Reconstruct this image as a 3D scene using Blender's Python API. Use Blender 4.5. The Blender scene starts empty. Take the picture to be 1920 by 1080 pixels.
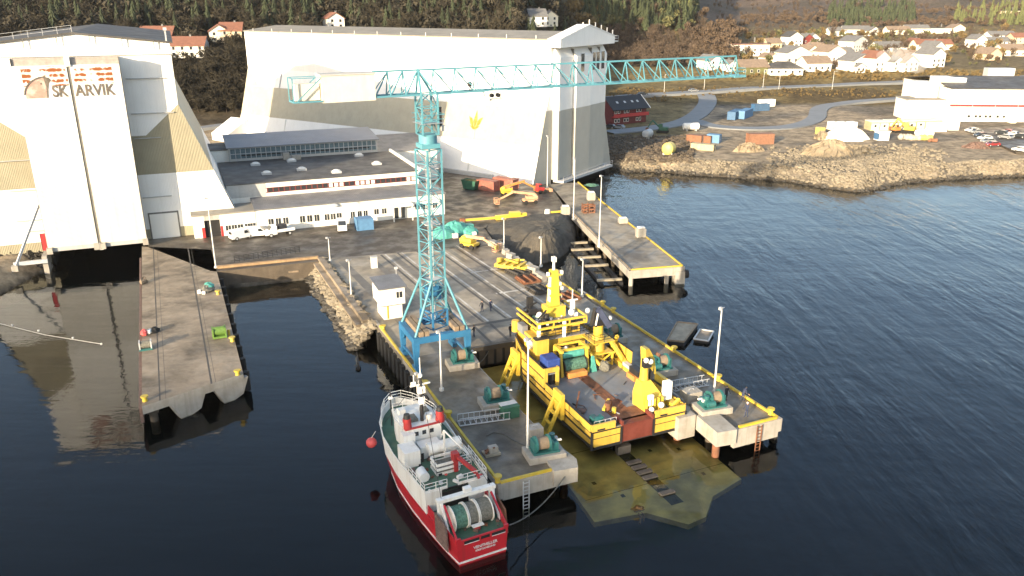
import bpy, math, random
import numpy as np
from mathutils import Vector, Matrix, Euler
random.seed(7)
SC=bpy.context.scene; COL=SC.collection
R=math.radians
# ---------------------------------------------------------------- camera
F=1500.0; TH=math.atan(535/1500.0); CZ=45.0
cam=bpy.data.cameras.new('camera'); camo=bpy.data.objects.new('camera',cam); COL.objects.link(camo)
camo.location=(0,0,CZ); camo.rotation_euler=(math.pi/2-TH,0,0)
cam.sensor_width=36; cam.lens=36*F/1920; cam.clip_start=1; cam.clip_end=20000
SC.camera=camo
# ---------------------------------------------------------------- light
SUN_AZ=R(33); SUN_EL=R(12.5)            # direction the light travels: azimuth right of +Y
w=bpy.data.worlds.new("World"); SC.world=w; w.use_nodes=True
nt=w.node_tree; bg=nt.nodes['Background']
sky=nt.nodes.new('ShaderNodeTexSky'); sky.sky_type='NISHITA'; sky.sun_disc=False
sky.sun_elevation=SUN_EL; sky.sun_rotation=math.pi+SUN_AZ; sky.air_density=1.0; sky.dust_density=2.2; sky.ozone_density=1.0
nt.links.new(sky.outputs[0],bg.inputs[0]); bg.inputs[1].default_value=0.15
sl=bpy.data.lights.new('sun','SUN'); so=bpy.data.objects.new('sun',sl); COL.objects.link(so)
sl.energy=4.6; sl.angle=R(0.55); sl.color=(1.0,0.81,0.56)
d=Vector((math.sin(SUN_AZ)*math.cos(SUN_EL),math.cos(SUN_AZ)*math.cos(SUN_EL),-math.sin(SUN_EL)))
so.rotation_euler=d.to_track_quat('-Z','Y').to_euler(); so.location=(-80,-100,90)
SC.view_settings.view_transform='Standard'; SC.view_settings.look='None'; SC.view_settings.gamma=1
SC.view_settings.exposure=1.5
SC.render.engine='CYCLES'
SC.cycles.max_bounces=6; SC.cycles.diffuse_bounces=2; SC.cycles.glossy_bounces=3; SC.cycles.transmission_bounces=2
# ---------------------------------------------------------------- projection helpers (survey of the photo)
_c,_s=math.cos(TH),math.sin(TH)
def ray(px,py):
    a=(px-960)/F; b=-(py-540)/F
    return (a,_c+b*_s,-_s+b*_c)
def P(px,py,z=3.0):
    r=ray(px,py); t=(z-CZ)/r[2]; return Vector((r[0]*t,r[1]*t,z))
def HZ(x,y,py):
    b=-(py-540)/F; return CZ+(b*y*_c-y*_s)/(_c+b*_s)
class Fr:
    def __init__(s,ox,oy,deg): s.o=(ox,oy); s.a=R(deg)
    def w(s,x,y,z=3.0):
        return Vector((s.o[0]+x*math.cos(s.a)-y*math.sin(s.a), s.o[1]+x*math.sin(s.a)+y*math.cos(s.a), z))
    def l(s,p):
        dx,dy=p[0]-s.o[0],p[1]-s.o[1]; c,n=math.cos(s.a),math.sin(s.a)
        return Vector((dx*c+dy*n,-dx*n+dy*c,p[2]))
DK=Fr(-1.5,63.9,24)                        # dock frame: x across, y inland
LH=Fr(-63.63,147.15,22.3)                  # left hall
LB=Fr(-59.02,145.69,22.3)                  # low buildings
RH=Fr(5.2,193.9,56.2)                      # right hall
# ---------------------------------------------------------------- materials
MATS={}
def mat(name,col,rough=.6,metal=0.,var=.18,scale=1.5,dirt=None,dscale=.4,damt=.5,streak=None,samt=.5,wave=None,bump=0.,bscale=4.,coat=0.,rv=0.,spec=.5):
    m=bpy.data.materials.new(name); m.use_nodes=True; n=m.node_tree.nodes; L=m.node_tree.links
    b=n['Principled BSDF']; b.inputs['Roughness'].default_value=rough; b.inputs['Metallic'].default_value=metal
    b.inputs['Specular IOR Level'].default_value=spec
    if coat: b.inputs['Coat Weight'].default_value=coat; b.inputs['Coat Roughness'].default_value=.05
    tc=n.new('ShaderNodeTexCoord'); obj=tc.outputs['Object']
    def noise(sc,det=5,vec=None,ro=.6):
        t=n.new('ShaderNodeTexNoise'); t.inputs['Scale'].default_value=sc; t.inputs['Detail'].default_value=det; t.inputs['Roughness'].default_value=ro
        L.new(vec or obj,t.inputs['Vector']); return t.outputs['Fac']
    def ramp(fac,p0,p1,c0,c1):
        r=n.new('ShaderNodeValToRGB'); r.color_ramp.elements[0].position=p0; r.color_ramp.elements[1].position=p1
        r.color_ramp.elements[0].color=(*c0,1) if len(c0)==3 else c0; r.color_ramp.elements[1].color=(*c1,1) if len(c1)==3 else c1
        L.new(fac,r.inputs[0]); return r.outputs[0]
    def mix(fac,a,c):
        x=n.new('ShaderNodeMix'); x.data_type='RGBA'
        if isinstance(fac,float): x.inputs[0].default_value=fac
        else: L.new(fac,x.inputs[0])
        for v,i in ((a,6),(c,7)):
            if isinstance(v,tuple): x.inputs[i].default_value=(*v,1)
            else: L.new(v,x.inputs[i])
        return x.outputs[2]
    lo=tuple(max(0,k*(1-var)) for k in col); hi=tuple(min(1,k*(1+var)) for k in col)
    c=ramp(noise(scale),.3,.7,lo,hi)
    if dirt:
        c=mix(ramp(noise(dscale,6),.5-.02,.5+.16,(0,0,0),(damt,)*3),c,dirt)
    if streak:
        mp=n.new('ShaderNodeMapping'); mp.inputs['Scale'].default_value=(1,1,.06); L.new(obj,mp.inputs[0])
        c=mix(ramp(noise(1.3,6,mp.outputs[0],.7),.5,.75,(0,0,0),(samt,)*3),c,streak)
    L.new(c,b.inputs['Base Color'])
    if rv:
        q=ramp(noise(.35,4),.4,.6,(rough,)*3,(max(.05,rough-rv),)*3); L.new(q,b.inputs['Roughness'])
    nrm=None
    if wave:
        ax,sc,st=wave
        wv=n.new('ShaderNodeTexWave'); wv.bands_direction=ax; wv.inputs['Scale'].default_value=sc; L.new(obj,wv.inputs[0])
        bp=n.new('ShaderNodeBump'); bp.inputs['Strength'].default_value=st; bp.inputs['Distance'].default_value=.08
        L.new(wv.outputs['Fac'],bp.inputs['Height']); nrm=bp
    if bump:
        bp=n.new('ShaderNodeBump'); bp.inputs['Strength'].default_value=bump; bp.inputs['Distance'].default_value=.15
        L.new(noise(bscale,6),bp.inputs['Height'])
        if nrm: L.new(nrm.outputs[0],bp.inputs['Normal'])
        nrm=bp
    if nrm: L.new(nrm.outputs[0],b.inputs['Normal'])
    MATS[name]=m; return m
mat('white_clad',(.74,.74,.72),.5,var=.04,scale=.3,streak=(.55,.54,.5),samt=.3,wave=('X',1.2,.25))
mat('white_clad_y',(.74,.74,.73),.5,var=.04,scale=.3,streak=(.58,.57,.54),samt=.3,wave=('Y',.8,.25))
mat('beige_clad',(.29,.265,.185),.6,var=.08,scale=.4,streak=(.25,.22,.15),samt=.45,wave=('X',1.2,.5))
mat('beige_clad_y',(.37,.345,.27),.6,var=.08,scale=.4,streak=(.28,.26,.2),samt=.4,wave=('Y',.8,.5))
mat('door_white',(.74,.735,.70),.5,var=.03,scale=.3,streak=(.6,.57,.5),samt=.25,wave=('Z',1.4,.3))
mat('door_low',(.60,.585,.535),.55,var=.05,scale=.3,streak=(.45,.42,.35),samt=.4,wave=('Z',1.4,.55))
mat('end_white',(.78,.775,.76),.5,var=.04,scale=.3,streak=(.55,.54,.52),samt=.25)
mat('end_beige',(.37,.365,.33),.6,var=.06,scale=.3,streak=(.3,.29,.26),samt=.4,wave=('X',1.4,.3))
mat('seam',(.15,.145,.13),.6)
mat('lintel',(.32,.285,.26),.6,wave=('Z',1.2,.3))
mat('rust_mark',(.24,.075,.012),.8,var=.4,scale=1.2,dirt=(.45,.3,.12),dscale=1.5,damt=.8)
mat('logo_rose',(.36,.22,.18),.7,dirt=(.62,.55,.5),dscale=.8)
mat('logo_grey',(.10,.085,.07),.7,var=.2,dirt=(.22,.18,.14),dscale=1)
mat('logo_gold',(.38,.17,.012),.6,dirt=(.5,.33,.1),dscale=1.5)
mat('roof_dark',(.06,.057,.054),.75,var=.25,scale=.25,dirt=(.13,.125,.115),dscale=.15,rv=.2)
mat('roof_grey',(.135,.137,.145),.6,var=.12,scale=.3,dirt=(.12,.125,.14),dscale=.12,wave=('X',.9,.35),rv=.2)
mat('roof_warm',(.22,.205,.175),.7,var=.15,scale=.3,dirt=(.14,.13,.11),dscale=.2,wave=('Y',.6,.3))
mat('roof_blue',(.17,.185,.215),.5,var=.12,scale=.3,wave=('X',.9,.3))
mat('render_white',(.72,.71,.67),.7,var=.05,scale=.5,streak=(.5,.46,.38),samt=.35)
mat('grey_wall',(.40,.40,.39),.7,var=.1,streak=(.25,.24,.22),samt=.4)
mat('glass',(.03,.035,.04),.08,var=.3,scale=.6,spec=.8)
mat('glass_blue',(.10,.15,.18),.15,var=.35,scale=.8,spec=.8)
mat('dark',(.012,.012,.013),.8)
mat('red_paint',(.36,.03,.03),.5,var=.2)
mat('maroon',(.115,.018,.018),.6,var=.2)
mat('asphalt',(.058,.048,.037),.75,var=.3,scale=.4,dirt=(.13,.115,.09),dscale=.1,damt=.75,rv=.35,bump=.15,bscale=6)
mat('deck_concrete',(.145,.122,.09),.75,var=.4,scale=.6,dirt=(.05,.045,.038),dscale=.13,damt=.9,rv=.45,bump=.12,bscale=5)
mat('deck_pale',(.235,.19,.138),.75,var=.3,scale=.45,dirt=(.075,.06,.042),dscale=.22,damt=.9,rv=.35,bump=.12,bscale=5)
mat('deck_mid',(.265,.23,.175),.75,var=.28,scale=.5,dirt=(.075,.066,.056),dscale=.11,damt=.85,rv=.3,bump=.12,bscale=5)
mat('concrete',(.33,.31,.275),.8,var=.15,scale=.6,streak=(.20,.18,.14),samt=.7,dirt=(.25,.22,.18),dscale=.8,bump=.15,bscale=5)
mat('concrete_dark',(.085,.068,.05),.85,var=.3,scale=.6,streak=(.07,.05,.03),samt=.8,bump=.2,bscale=4)
mat('concrete_sunlit',(.30,.20,.11),.85,var=.3,scale=.8,streak=(.12,.08,.04),samt=.7,bump=.2,bscale=4)  # orange of the low sun on the cope, put into the concrete colour
mat('rail_steel',(.055,.05,.045),.6,metal=.0,var=.3)
mat('pale_line',(.48,.46,.42),.8,var=.25,scale=.5,dirt=(.2,.19,.17),dscale=.6,damt=.8)
mat('yellow_edge',(.50,.36,.03),.6,var=.2,scale=.8,dirt=(.35,.3,.15),dscale=.9)
mat('ship_yellow',(.54,.36,.06),.4,var=.07,scale=.6,streak=(.26,.14,.03),samt=.6,coat=.2)
mat('mach_yellow',(.58,.41,.05),.45,var=.1,dirt=(.35,.24,.05),dscale=1.5,damt=.4)
mat('mach_orange',(.52,.22,.06),.5,var=.2,dirt=(.30,.13,.05),dscale=1.2)
mat('mach_salmon',(.55,.33,.2),.6,var=.2,dirt=(.34,.15,.07),dscale=1.2)
mat('ship_deck',(.165,.182,.205),.7,var=.15,scale=.5,dirt=(.20,.17,.14),dscale=.3,damt=.6,rv=.3)
mat('ship_black',(.018,.018,.02),.55)
mat('rust',(.17,.07,.035),.85,var=.45,scale=1.2,dirt=(.08,.05,.04),dscale=.8)
mat('ramp_red',(.13,.028,.018),.6,var=.3,scale=.7,dirt=(.13,.04,.03),dscale=.7)
mat('white_paint',(.74,.73,.69),.45,var=.06,scale=.8,streak=(.40,.29,.18),samt=.5)
mat('trawler_red',(.46,.02,.03),.35,var=.08,scale=.5,streak=(.2,.035,.03),samt=.65,coat=.2)
mat('trawler_green',(.055,.13,.085),.7,var=.3,scale=.8,dirt=(.13,.15,.1),dscale=.7)
mat('wet_strip',(.085,.075,.06),.45,var=.35,scale=.5,dirt=(.17,.15,.12),dscale=.25,damt=.8)
mat('net_green',(.07,.16,.12),.9,var=.5,scale=5,bump=.7,bscale=9)
mat('net_grey',(.15,.145,.12),.9,var=.4,scale=5,bump=.7,bscale=9)
mat('net_brown',(.14,.09,.075),.9,var=.4,scale=4,bump=.6,bscale=8)
mat('winch_teal',(.02,.115,.115),.45,var=.2,scale=1.2,dirt=(.05,.1,.09),dscale=1.2)
mat('crate_green',(.02,.085,.055),.6,var=.2)
mat('crane_cyan',(.085,.255,.32),.5,var=.12,scale=.6,dirt=(.10,.23,.29),dscale=.8)
mat('crane_blue',(.025,.13,.27),.45,var=.15,scale=.6)
mat('crane_box',(.62,.59,.50),.7,var=.06,streak=(.48,.43,.33),samt=.5)
mat('timber',(.21,.16,.11),.85,var=.3,scale=1.5)
mat('pole_grey',(.55,.55,.53),.5,metal=.0,var=.08)
mat('galv',(.42,.43,.44),.5,var=.12)
mat('rubber',(.012,.012,.012),.85,var=.3)
mat('tarp_turq',(.07,.30,.26),.6,var=.25,scale=1.5,bump=.4,bscale=2)
mat('tarp_blue',(.02,.05,.22),.6,var=.25,bump=.4,bscale=2.5)
mat('box_blue',(.04,.11,.22),.6,var=.12,wave=('X',4,.6))
mat('box_blue2',(.08,.19,.34),.6,var=.12)
mat('box_red',(.33,.11,.08),.65,var=.25,dirt=(.42,.26,.2),dscale=.6,wave=('X',4,.6))
mat('box_orange',(.25,.12,.07),.65,var=.2,wave=('X',4,.6))
mat('box_olive',(.38,.33,.2),.65,var=.2)
mat('van_white',(.78,.78,.77),.3,var=.02,coat=.3)
mat('car_grey',(.22,.23,.24),.3,coat=.4,var=.05)
mat('car_dark',(.03,.035,.04),.3,coat=.4,var=.05)
mat('car_red',(.25,.03,.03),.3,coat=.4,var=.05)
mat('cloth_dark',(.02,.022,.03),.85,var=.3)
mat('cloth_navy',(.03,.04,.08),.85,var=.3)
mat('skin',(.45,.28,.2),.6)
mat('hair',(.04,.03,.02),.7)
mat('helmet',(.75,.73,.7),.4)
mat('rope',(.10,.10,.09),.9,var=.3)
mat('rope_pale',(.45,.44,.4),.9)
mat('float_red',(.55,.08,.08),.5)
mat('wood_raft',(.30,.265,.20),.8,var=.25,scale=1,wave=('X',3,.5))
mat('gravel_dark',(.055,.052,.046),.95,var=.4,scale=.8,dirt=(.16,.13,.09),dscale=.12,damt=.6,bump=.7,bscale=3)
mat('rock',(.195,.168,.125),.9,var=.35,scale=.25,bump=.5,bscale=2)
mat('rock_wet',(.045,.04,.032),.6,var=.4,scale=.6,bump=.5,bscale=2)
mat('sandpile',(.24,.195,.135),.95,var=.2,scale=.3,bump=.5,bscale=1.2)
mat('saltpile',(.72,.69,.62),.9,var=.06,scale=.4,bump=.3,bscale=1)
mat('roadtar',(.17,.18,.19),.7,var=.12,scale=.3)
mat('line_white',(.6,.6,.58),.7)
mat('tile_red',(.19,.085,.055),.8,var=.2,scale=.8)
mat('tile_brown',(.20,.15,.11),.8,var=.2,scale=.8)
mat('tile_grey',(.14,.14,.14),.8,var=.2,scale=.8)
mat('house_cream',(.70,.66,.54),.7,var=.05)
mat('house_red',(.2,.035,.03),.7,var=.15)
mat('house_tan',(.52,.42,.30),.7,var=.1)
mat('twig_shaded',(.036,.031,.02),.95,var=.4,scale=.15)  # mountain shade on the slope put into the twig colour
mat('conifer_shaded',(.028,.038,.018),.95,var=.4,scale=.12)  # conifer green darkened to carry the shade of the slope
mat('conifer',(.042,.055,.024),.9,var=.45,scale=.12)
mat('conifer_sunlit',(.11,.125,.045),.9,var=.35,scale=.12)  # lighter conifer copy, sunlight put into the green
mat('twig_brown',(.085,.062,.045),.95,var=.4,scale=.15)
mat('leaf_ochre',(.15,.105,.04),.9,var=.4,scale=.2)
mat('leaf_rust',(.088,.06,.038),.9,var=.4,scale=.2)
mat('leaf_olive',(.10,.10,.04),.9,var=.4,scale=.2)
mat('bark',(.06,.045,.035),.95,var=.3)
mat('tank_yellow',(.52,.44,.12),.5,var=.15,dirt=(.4,.3,.15),dscale=.6)
# ---------------------------------------------------------------- mesh builder
class MB:
    def __init__(s): s.v=[]; s.f=[]; s.mi=[]; s.names=[]; s.cur=0; s.sm=[]; s.X=None
    def m(s,name):
        if name not in s.names: s.names.append(name)
        s.cur=s.names.index(name); return s
    def add(s,vs,fs,smooth=False):
        o=len(s.v)
        if s.X is not None: vs=[tuple(s.X@Vector(p)) for p in vs]
        s.v+= [tuple(p) for p in vs]
        for f in fs: s.f.append(tuple(i+o for i in f)); s.mi.append(s.cur); s.sm.append(smooth)
        return s
    def quad(s,*p): return s.add(p,[tuple(range(len(p)))])
    def boxz(s,x0,x1,y0,y1,z0,z1):
        v=[(x0,y0,z0),(x1,y0,z0),(x1,y1,z0),(x0,y1,z0),(x0,y0,z1),(x1,y0,z1),(x1,y1,z1),(x0,y1,z1)]
        return s.add(v,[(0,3,2,1),(4,5,6,7),(0,1,5,4),(1,2,6,5),(2,3,7,6),(3,0,4,7)])
    def box(s,c,d,rz=0):
        hx,hy,hz=d[0]/2,d[1]/2,d[2]/2; q=[]
        for z in (-hz,hz):
            for x,y in ((-hx,-hy),(hx,-hy),(hx,hy),(-hx,hy)):
                q.append((c[0]+x*math.cos(rz)-y*math.sin(rz),c[1]+x*math.sin(rz)+y*math.cos(rz),c[2]+z))
        return s.add(q,[(0,3,2,1),(4,5,6,7),(0,1,5,4),(1,2,6,5),(2,3,7,6),(3,0,4,7)])
    def _fr(s,p,q):
        p=Vector(p);q=Vector(q); d=(q-p)
        if d.length<1e-6: d=Vector((0,0,1e-3))
        d.normalize(); up=Vector((0,0,1)) if abs(d.z)<.95 else Vector((0,1,0))
        a=d.cross(up).normalized(); b=a.cross(d).normalized(); return p,q,a,b
    def beam(s,p,q,w,h=None):
        h=h or w; p,q,a,b=s._fr(p,q); v=[]
        for c in (p,q):
            for i,j in ((-1,-1),(1,-1),(1,1),(-1,1)): v.append(c+a*i*w/2+b*j*h/2)
        return s.add(v,[(0,3,2,1),(4,5,6,7),(0,1,5,4),(1,2,6,5),(2,3,7,6),(3,0,4,7)])
    def cyl(s,p,q,r,r2=None,n=10,cap=True,smooth=True):
        r2=r if r2 is None else r2; p,q,a,b=s._fr(p,q); v=[]
        for c,k in ((p,r),(q,r2)):
            for i in range(n):
                t=2*math.pi*i/n; v.append(c+a*k*math.cos(t)+b*k*math.sin(t))
        s.add(v,[(i,(i+1)%n,n+(i+1)%n,n+i) for i in range(n)],smooth)
        if cap:
            s.add(v[:n],[tuple(range(n-1,-1,-1))]); s.add(v[n:],[tuple(range(n))])
        return s
    def tube(s,pts,r,n=5):
        for a,b in zip(pts,pts[1:]): s.cyl(a,b,r,n=n)
        return s
    def prism(s,poly,z0,z1):
        n=len(poly); f0=(lambda x,y:z0) if not callable(z0) else z0; f1=(lambda x,y:z1) if not callable(z1) else z1
        v=[(x,y,f0(x,y)) for x,y in poly]+[(x,y,f1(x,y)) for x,y in poly]
        return s.add(v,[tuple(range(n-1,-1,-1)),tuple(range(n,2*n))]+[(i,(i+1)%n,n+(i+1)%n,n+i) for i in range(n)])
    def extr(s,pts,vec):
        n=len(pts); v=[Vector(p) for p in pts]+[Vector(p)+Vector(vec) for p in pts]
        return s.add(v,[tuple(range(n-1,-1,-1)),tuple(range(n,2*n))]+[(i,(i+1)%n,n+(i+1)%n,n+i) for i in range(n)])
    def ball(s,c,r,nu=10,nv=7,sq=(1,1,1),jit=0,half=False):
        v=[];f=[]
        for j in range(nv+1):
            ph=(math.pi*(.5 if half else 1))*j/nv
            for i in range(nu):
                t=2*math.pi*i/nu; k=r*(1+jit*(random.random()-.5))
                v.append((c[0]+k*sq[0]*math.sin(ph)*math.cos(t),c[1]+k*sq[1]*math.sin(ph)*math.sin(t),c[2]+k*sq[2]*math.cos(ph)))
        for j in range(nv):
            for i in range(nu):
                a=j*nu+i;b=j*nu+(i+1)%nu; f.append((a,a+nu,b+nu,b))
        return s.add(v,f,jit==0)
    def loft(s,rings,cap=True,smooth=False,closed=True):
        n=len(rings[0]); v=[p for r in rings for p in r]; f=[]
        for j in range(len(rings)-1):
            for i in range(n if closed else n-1):
                a=j*n+i;b=j*n+(i+1)%n; f.append((a,b,b+n,a+n))
        s.add(v,f,smooth)
        if cap and closed: s.add(rings[0],[tuple(range(n-1,-1,-1))]); s.add(rings[-1],[tuple(range(n))])
        return s
    def rail(s,pts,h=1.0,r=.03,n=3,step=1.5):
        pts=[Vector(p) for p in pts]
        for k in range(1,n+1): s.tube([p+Vector((0,0,h*k/n)) for p in pts],r,4)
        for a,b in zip(pts,pts[1:]):
            m=max(1,int((b-a).length/step))
            for i in range(m+1): q=a.lerp(b,i/m); s.cyl(q,q+Vector((0,0,h)),r,n=4)
        return s
    def mesh(s,name):
        me=bpy.data.meshes.new(name); me.from_pydata([tuple(p) for p in s.v],[],s.f)
        for k in s.names: me.materials.append(MATS[k])
        me.polygons.foreach_set('material_index',s.mi); me.polygons.foreach_set('use_smooth',s.sm); me.update(); return me
    def build(s,name,parent=None,loc=(0,0,0),rz=0,bev=0):
        o=bpy.data.objects.new(name,s.mesh(name)); COL.objects.link(o); o.location=loc; o.rotation_euler=(0,0,rz)
        if parent: o.parent=parent
        if bev:
            b=o.modifiers.new('b','BEVEL'); b.width=bev; b.segments=2; b.limit_method='ANGLE'
        return o
def tag(o,label,cat,group=None):
    o['label']=label; o['category']=cat
    if group: o['group']=group
    return o
def struct(o,kind='structure'): o['kind']=kind; return o
def thing(name,label,cat,loc=(0,0,0),rz=0,group=None):
    o=bpy.data.objects.new(name,None); COL.objects.link(o); o.location=loc; o.rotation_euler=(0,0,rz); o.empty_display_size=.3
    return tag(o,label,cat,group)
def copy_tree(o,parent=None):
    c=o.copy(); COL.objects.link(c)
    if parent: c.parent=parent
    for ch in o.children: copy_tree(ch,c)
    return c
class Proto:
    """first call hands out the original, later calls copies"""
    def __init__(s,o,group): s.o=o; s.group=group; s.used=False
    def put(s,label,loc,rz=0,scale=None):
        o=s.o if not s.used else copy_tree(s.o); s.used=True
        o.location=loc; o.rotation_euler=(0,0,rz)
        if scale: o.scale=scale if not isinstance(scale,(int,float)) else (scale,)*3
        o['label']=label
        if s.group: o['group']=s.group
        return o
def text(body,size,depth,matname,name,parent,M,bold=False):
    cu=bpy.data.curves.new(name,'FONT'); cu.body=body; cu.size=size; cu.extrude=depth; cu.align_x='CENTER'; cu.align_y='CENTER'
    if bold: cu.offset=size*.018
    t=bpy.data.objects.new(name,cu); COL.objects.link(t)
    dg=bpy.context.evaluated_depsgraph_get(); me=bpy.data.meshes.new_from_object(t.evaluated_get(dg))
    bpy.data.objects.remove(t); me.transform(M); me.materials.clear(); me.materials.append(MATS[matname])
    o=bpy.data.objects.new(name,me); COL.objects.link(o); o.parent=parent; return o
# ================================================================ SETTING
def PW(px,py,z=0): p=P(px,py,z); return (p.x,p.y)
def W2(fr,x,y): p=fr.w(x,y); return (p.x,p.y)
LAND=[PW(-900,690),PW(0,553),PW(92,505),W2(LH,-21.6,-4),W2(LH,-21.6,45),W2(LH,-5.3,45),W2(LH,-5.3,-6),PW(400,512,3),PW(597,491,3),
 W2(DK,1.5,73),W2(DK,1.5,33),W2(DK,30.5,33),W2(DK,30.5,69),PW(905,428,3),PW(1075,393,3),W2(RH,2,-1),W2(RH,7,5),W2(RH,36,5),
 PW(1146,312),PW(1172,323),PW(1240,323),PW(1300,329),PW(1365,333),PW(1480,341),PW(1540,352),PW(1608,361),PW(1650,355),PW(1700,343),PW(1800,336),PW(1920,331),PW(2300,328),PW(2900,330),
 (2500,3000),(-2500,3000),(-2500,200)]
_A=np.array(LAND); _B=np.roll(_A,-1,axis=0)
def sdist(x,y):
    x=np.asarray(x,float); y=np.asarray(y,float); d2=np.full(x.shape,1e18); ins=np.zeros(x.shape,bool)
    for (ax,ay),(bx,by) in zip(_A,_B):
        ex,ey=bx-ax,by-ay; t=np.clip(((x-ax)*ex+(y-ay)*ey)/(ex*ex+ey*ey+1e-9),0,1)
        d2=np.minimum(d2,(x-ax-t*ex)**2+(y-ay-t*ey)**2)
        c=(ay>y)!=(by>y)
        with np.errstate(divide='ignore',invalid='ignore'): xi=ax+(y-ay)*ex/(ey if ey!=0 else 1e-9)
        ins^= c&(x<xi)
    return np.where(ins,1,-1)*np.sqrt(d2)
def vnoise(x,y,sc,seed=0):
    x=np.asarray(x)/sc; y=np.asarray(y)/sc
    def h(i,j):
        s=np.sin(i*127.1+j*311.7+seed*74.7)*43758.5453; return s-np.floor(s)
    i=np.floor(x);j=np.floor(y);f=x-i;g=y-j;f=f*f*(3-2*f);g=g*g*(3-2*g)
    return (h(i,j)*(1-f)+h(i+1,j)*f)*(1-g)+(h(i,j+1)*(1-f)+h(i+1,j+1)*f)*g
def fbm(x,y,sc,seed=0): return vnoise(x,y,sc,seed)*.5+vnoise(x,y,sc/2.1,seed+1)*.3+vnoise(x,y,sc/4.3,seed+2)*.2
_YR=[0,200,255,345,362,376,392,398,425,550,800,1000,1300,1800,2600]; _HR=[3,3,3.4,4.6,6.2,8,8.2,8.6,12.5,14,19,30,85,190,430]
_YL=[0,200,262,272,280,335,350,450,600,900,2600];_HL=[2.6,2.6,4.5,6,7,25,27,55,112,240,560]
def hgt(x,y,full=True):
    x=np.asarray(x,float); y=np.asarray(y,float); yy=np.maximum(y,30.)
    q=960+1592*x/yy
    hr=np.interp(yy,_YR,_HR); hl=np.interp(yy,_YL,_HL)
    t=np.clip((q-960)/170,0,1); t=t*t*(3-2*t)
    h=hl*(1-t)+hr*t
    # wooded knoll behind the right hall, valley notch, right-hand spur
    h=h+np.exp(-((x-78)/62)**2-((y-668)/85)**2)*62
    notch=np.exp(-((q-1385)/70)**2)*np.clip((yy-800)/900,0,1); h=h*(1-.55*notch)
    h=h+np.exp(-((x-560)/90)**2-((y-850)/120)**2)*22
    big=np.clip((yy-300)/500,0,1)
    h=h+(fbm(x,y,90,3)-.5)*14*big+(fbm(x,y,420,5)-.5)*160*np.clip((yy-900)/900,0,1)
    rough=np.clip((yy-398)/20,0,1)*np.clip(1-(yy-398)/80,0,1)
    h=h+(fbm(x,y,9,8)-.5)*1.6*rough
    d=sdist(x,y)
    shore=np.where(d<0,np.maximum(-5,d*.75),d*.62+(fbm(x,y,5,2)-.5)*1.2*np.clip(d,0,1))
    return np.minimum(h,shore)
def hg(x,y): return float(hgt(np.array([x]),np.array([y]))[0])
def G(px,py):
    r=ray(px,py); t=np.concatenate([np.arange(120,1200,1.0),np.arange(1200,4000,5.0)])
    X,Y,Z=r[0]*t,r[1]*t,CZ+r[2]*t
    k=np.nonzero(Z<hgt(X,Y))[0]; i=k[0] if len(k) else len(t)-1
    return Vector((X[i],Y[i],float(hgt(X[i:i+1],Y[i:i+1])[0])))
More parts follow.
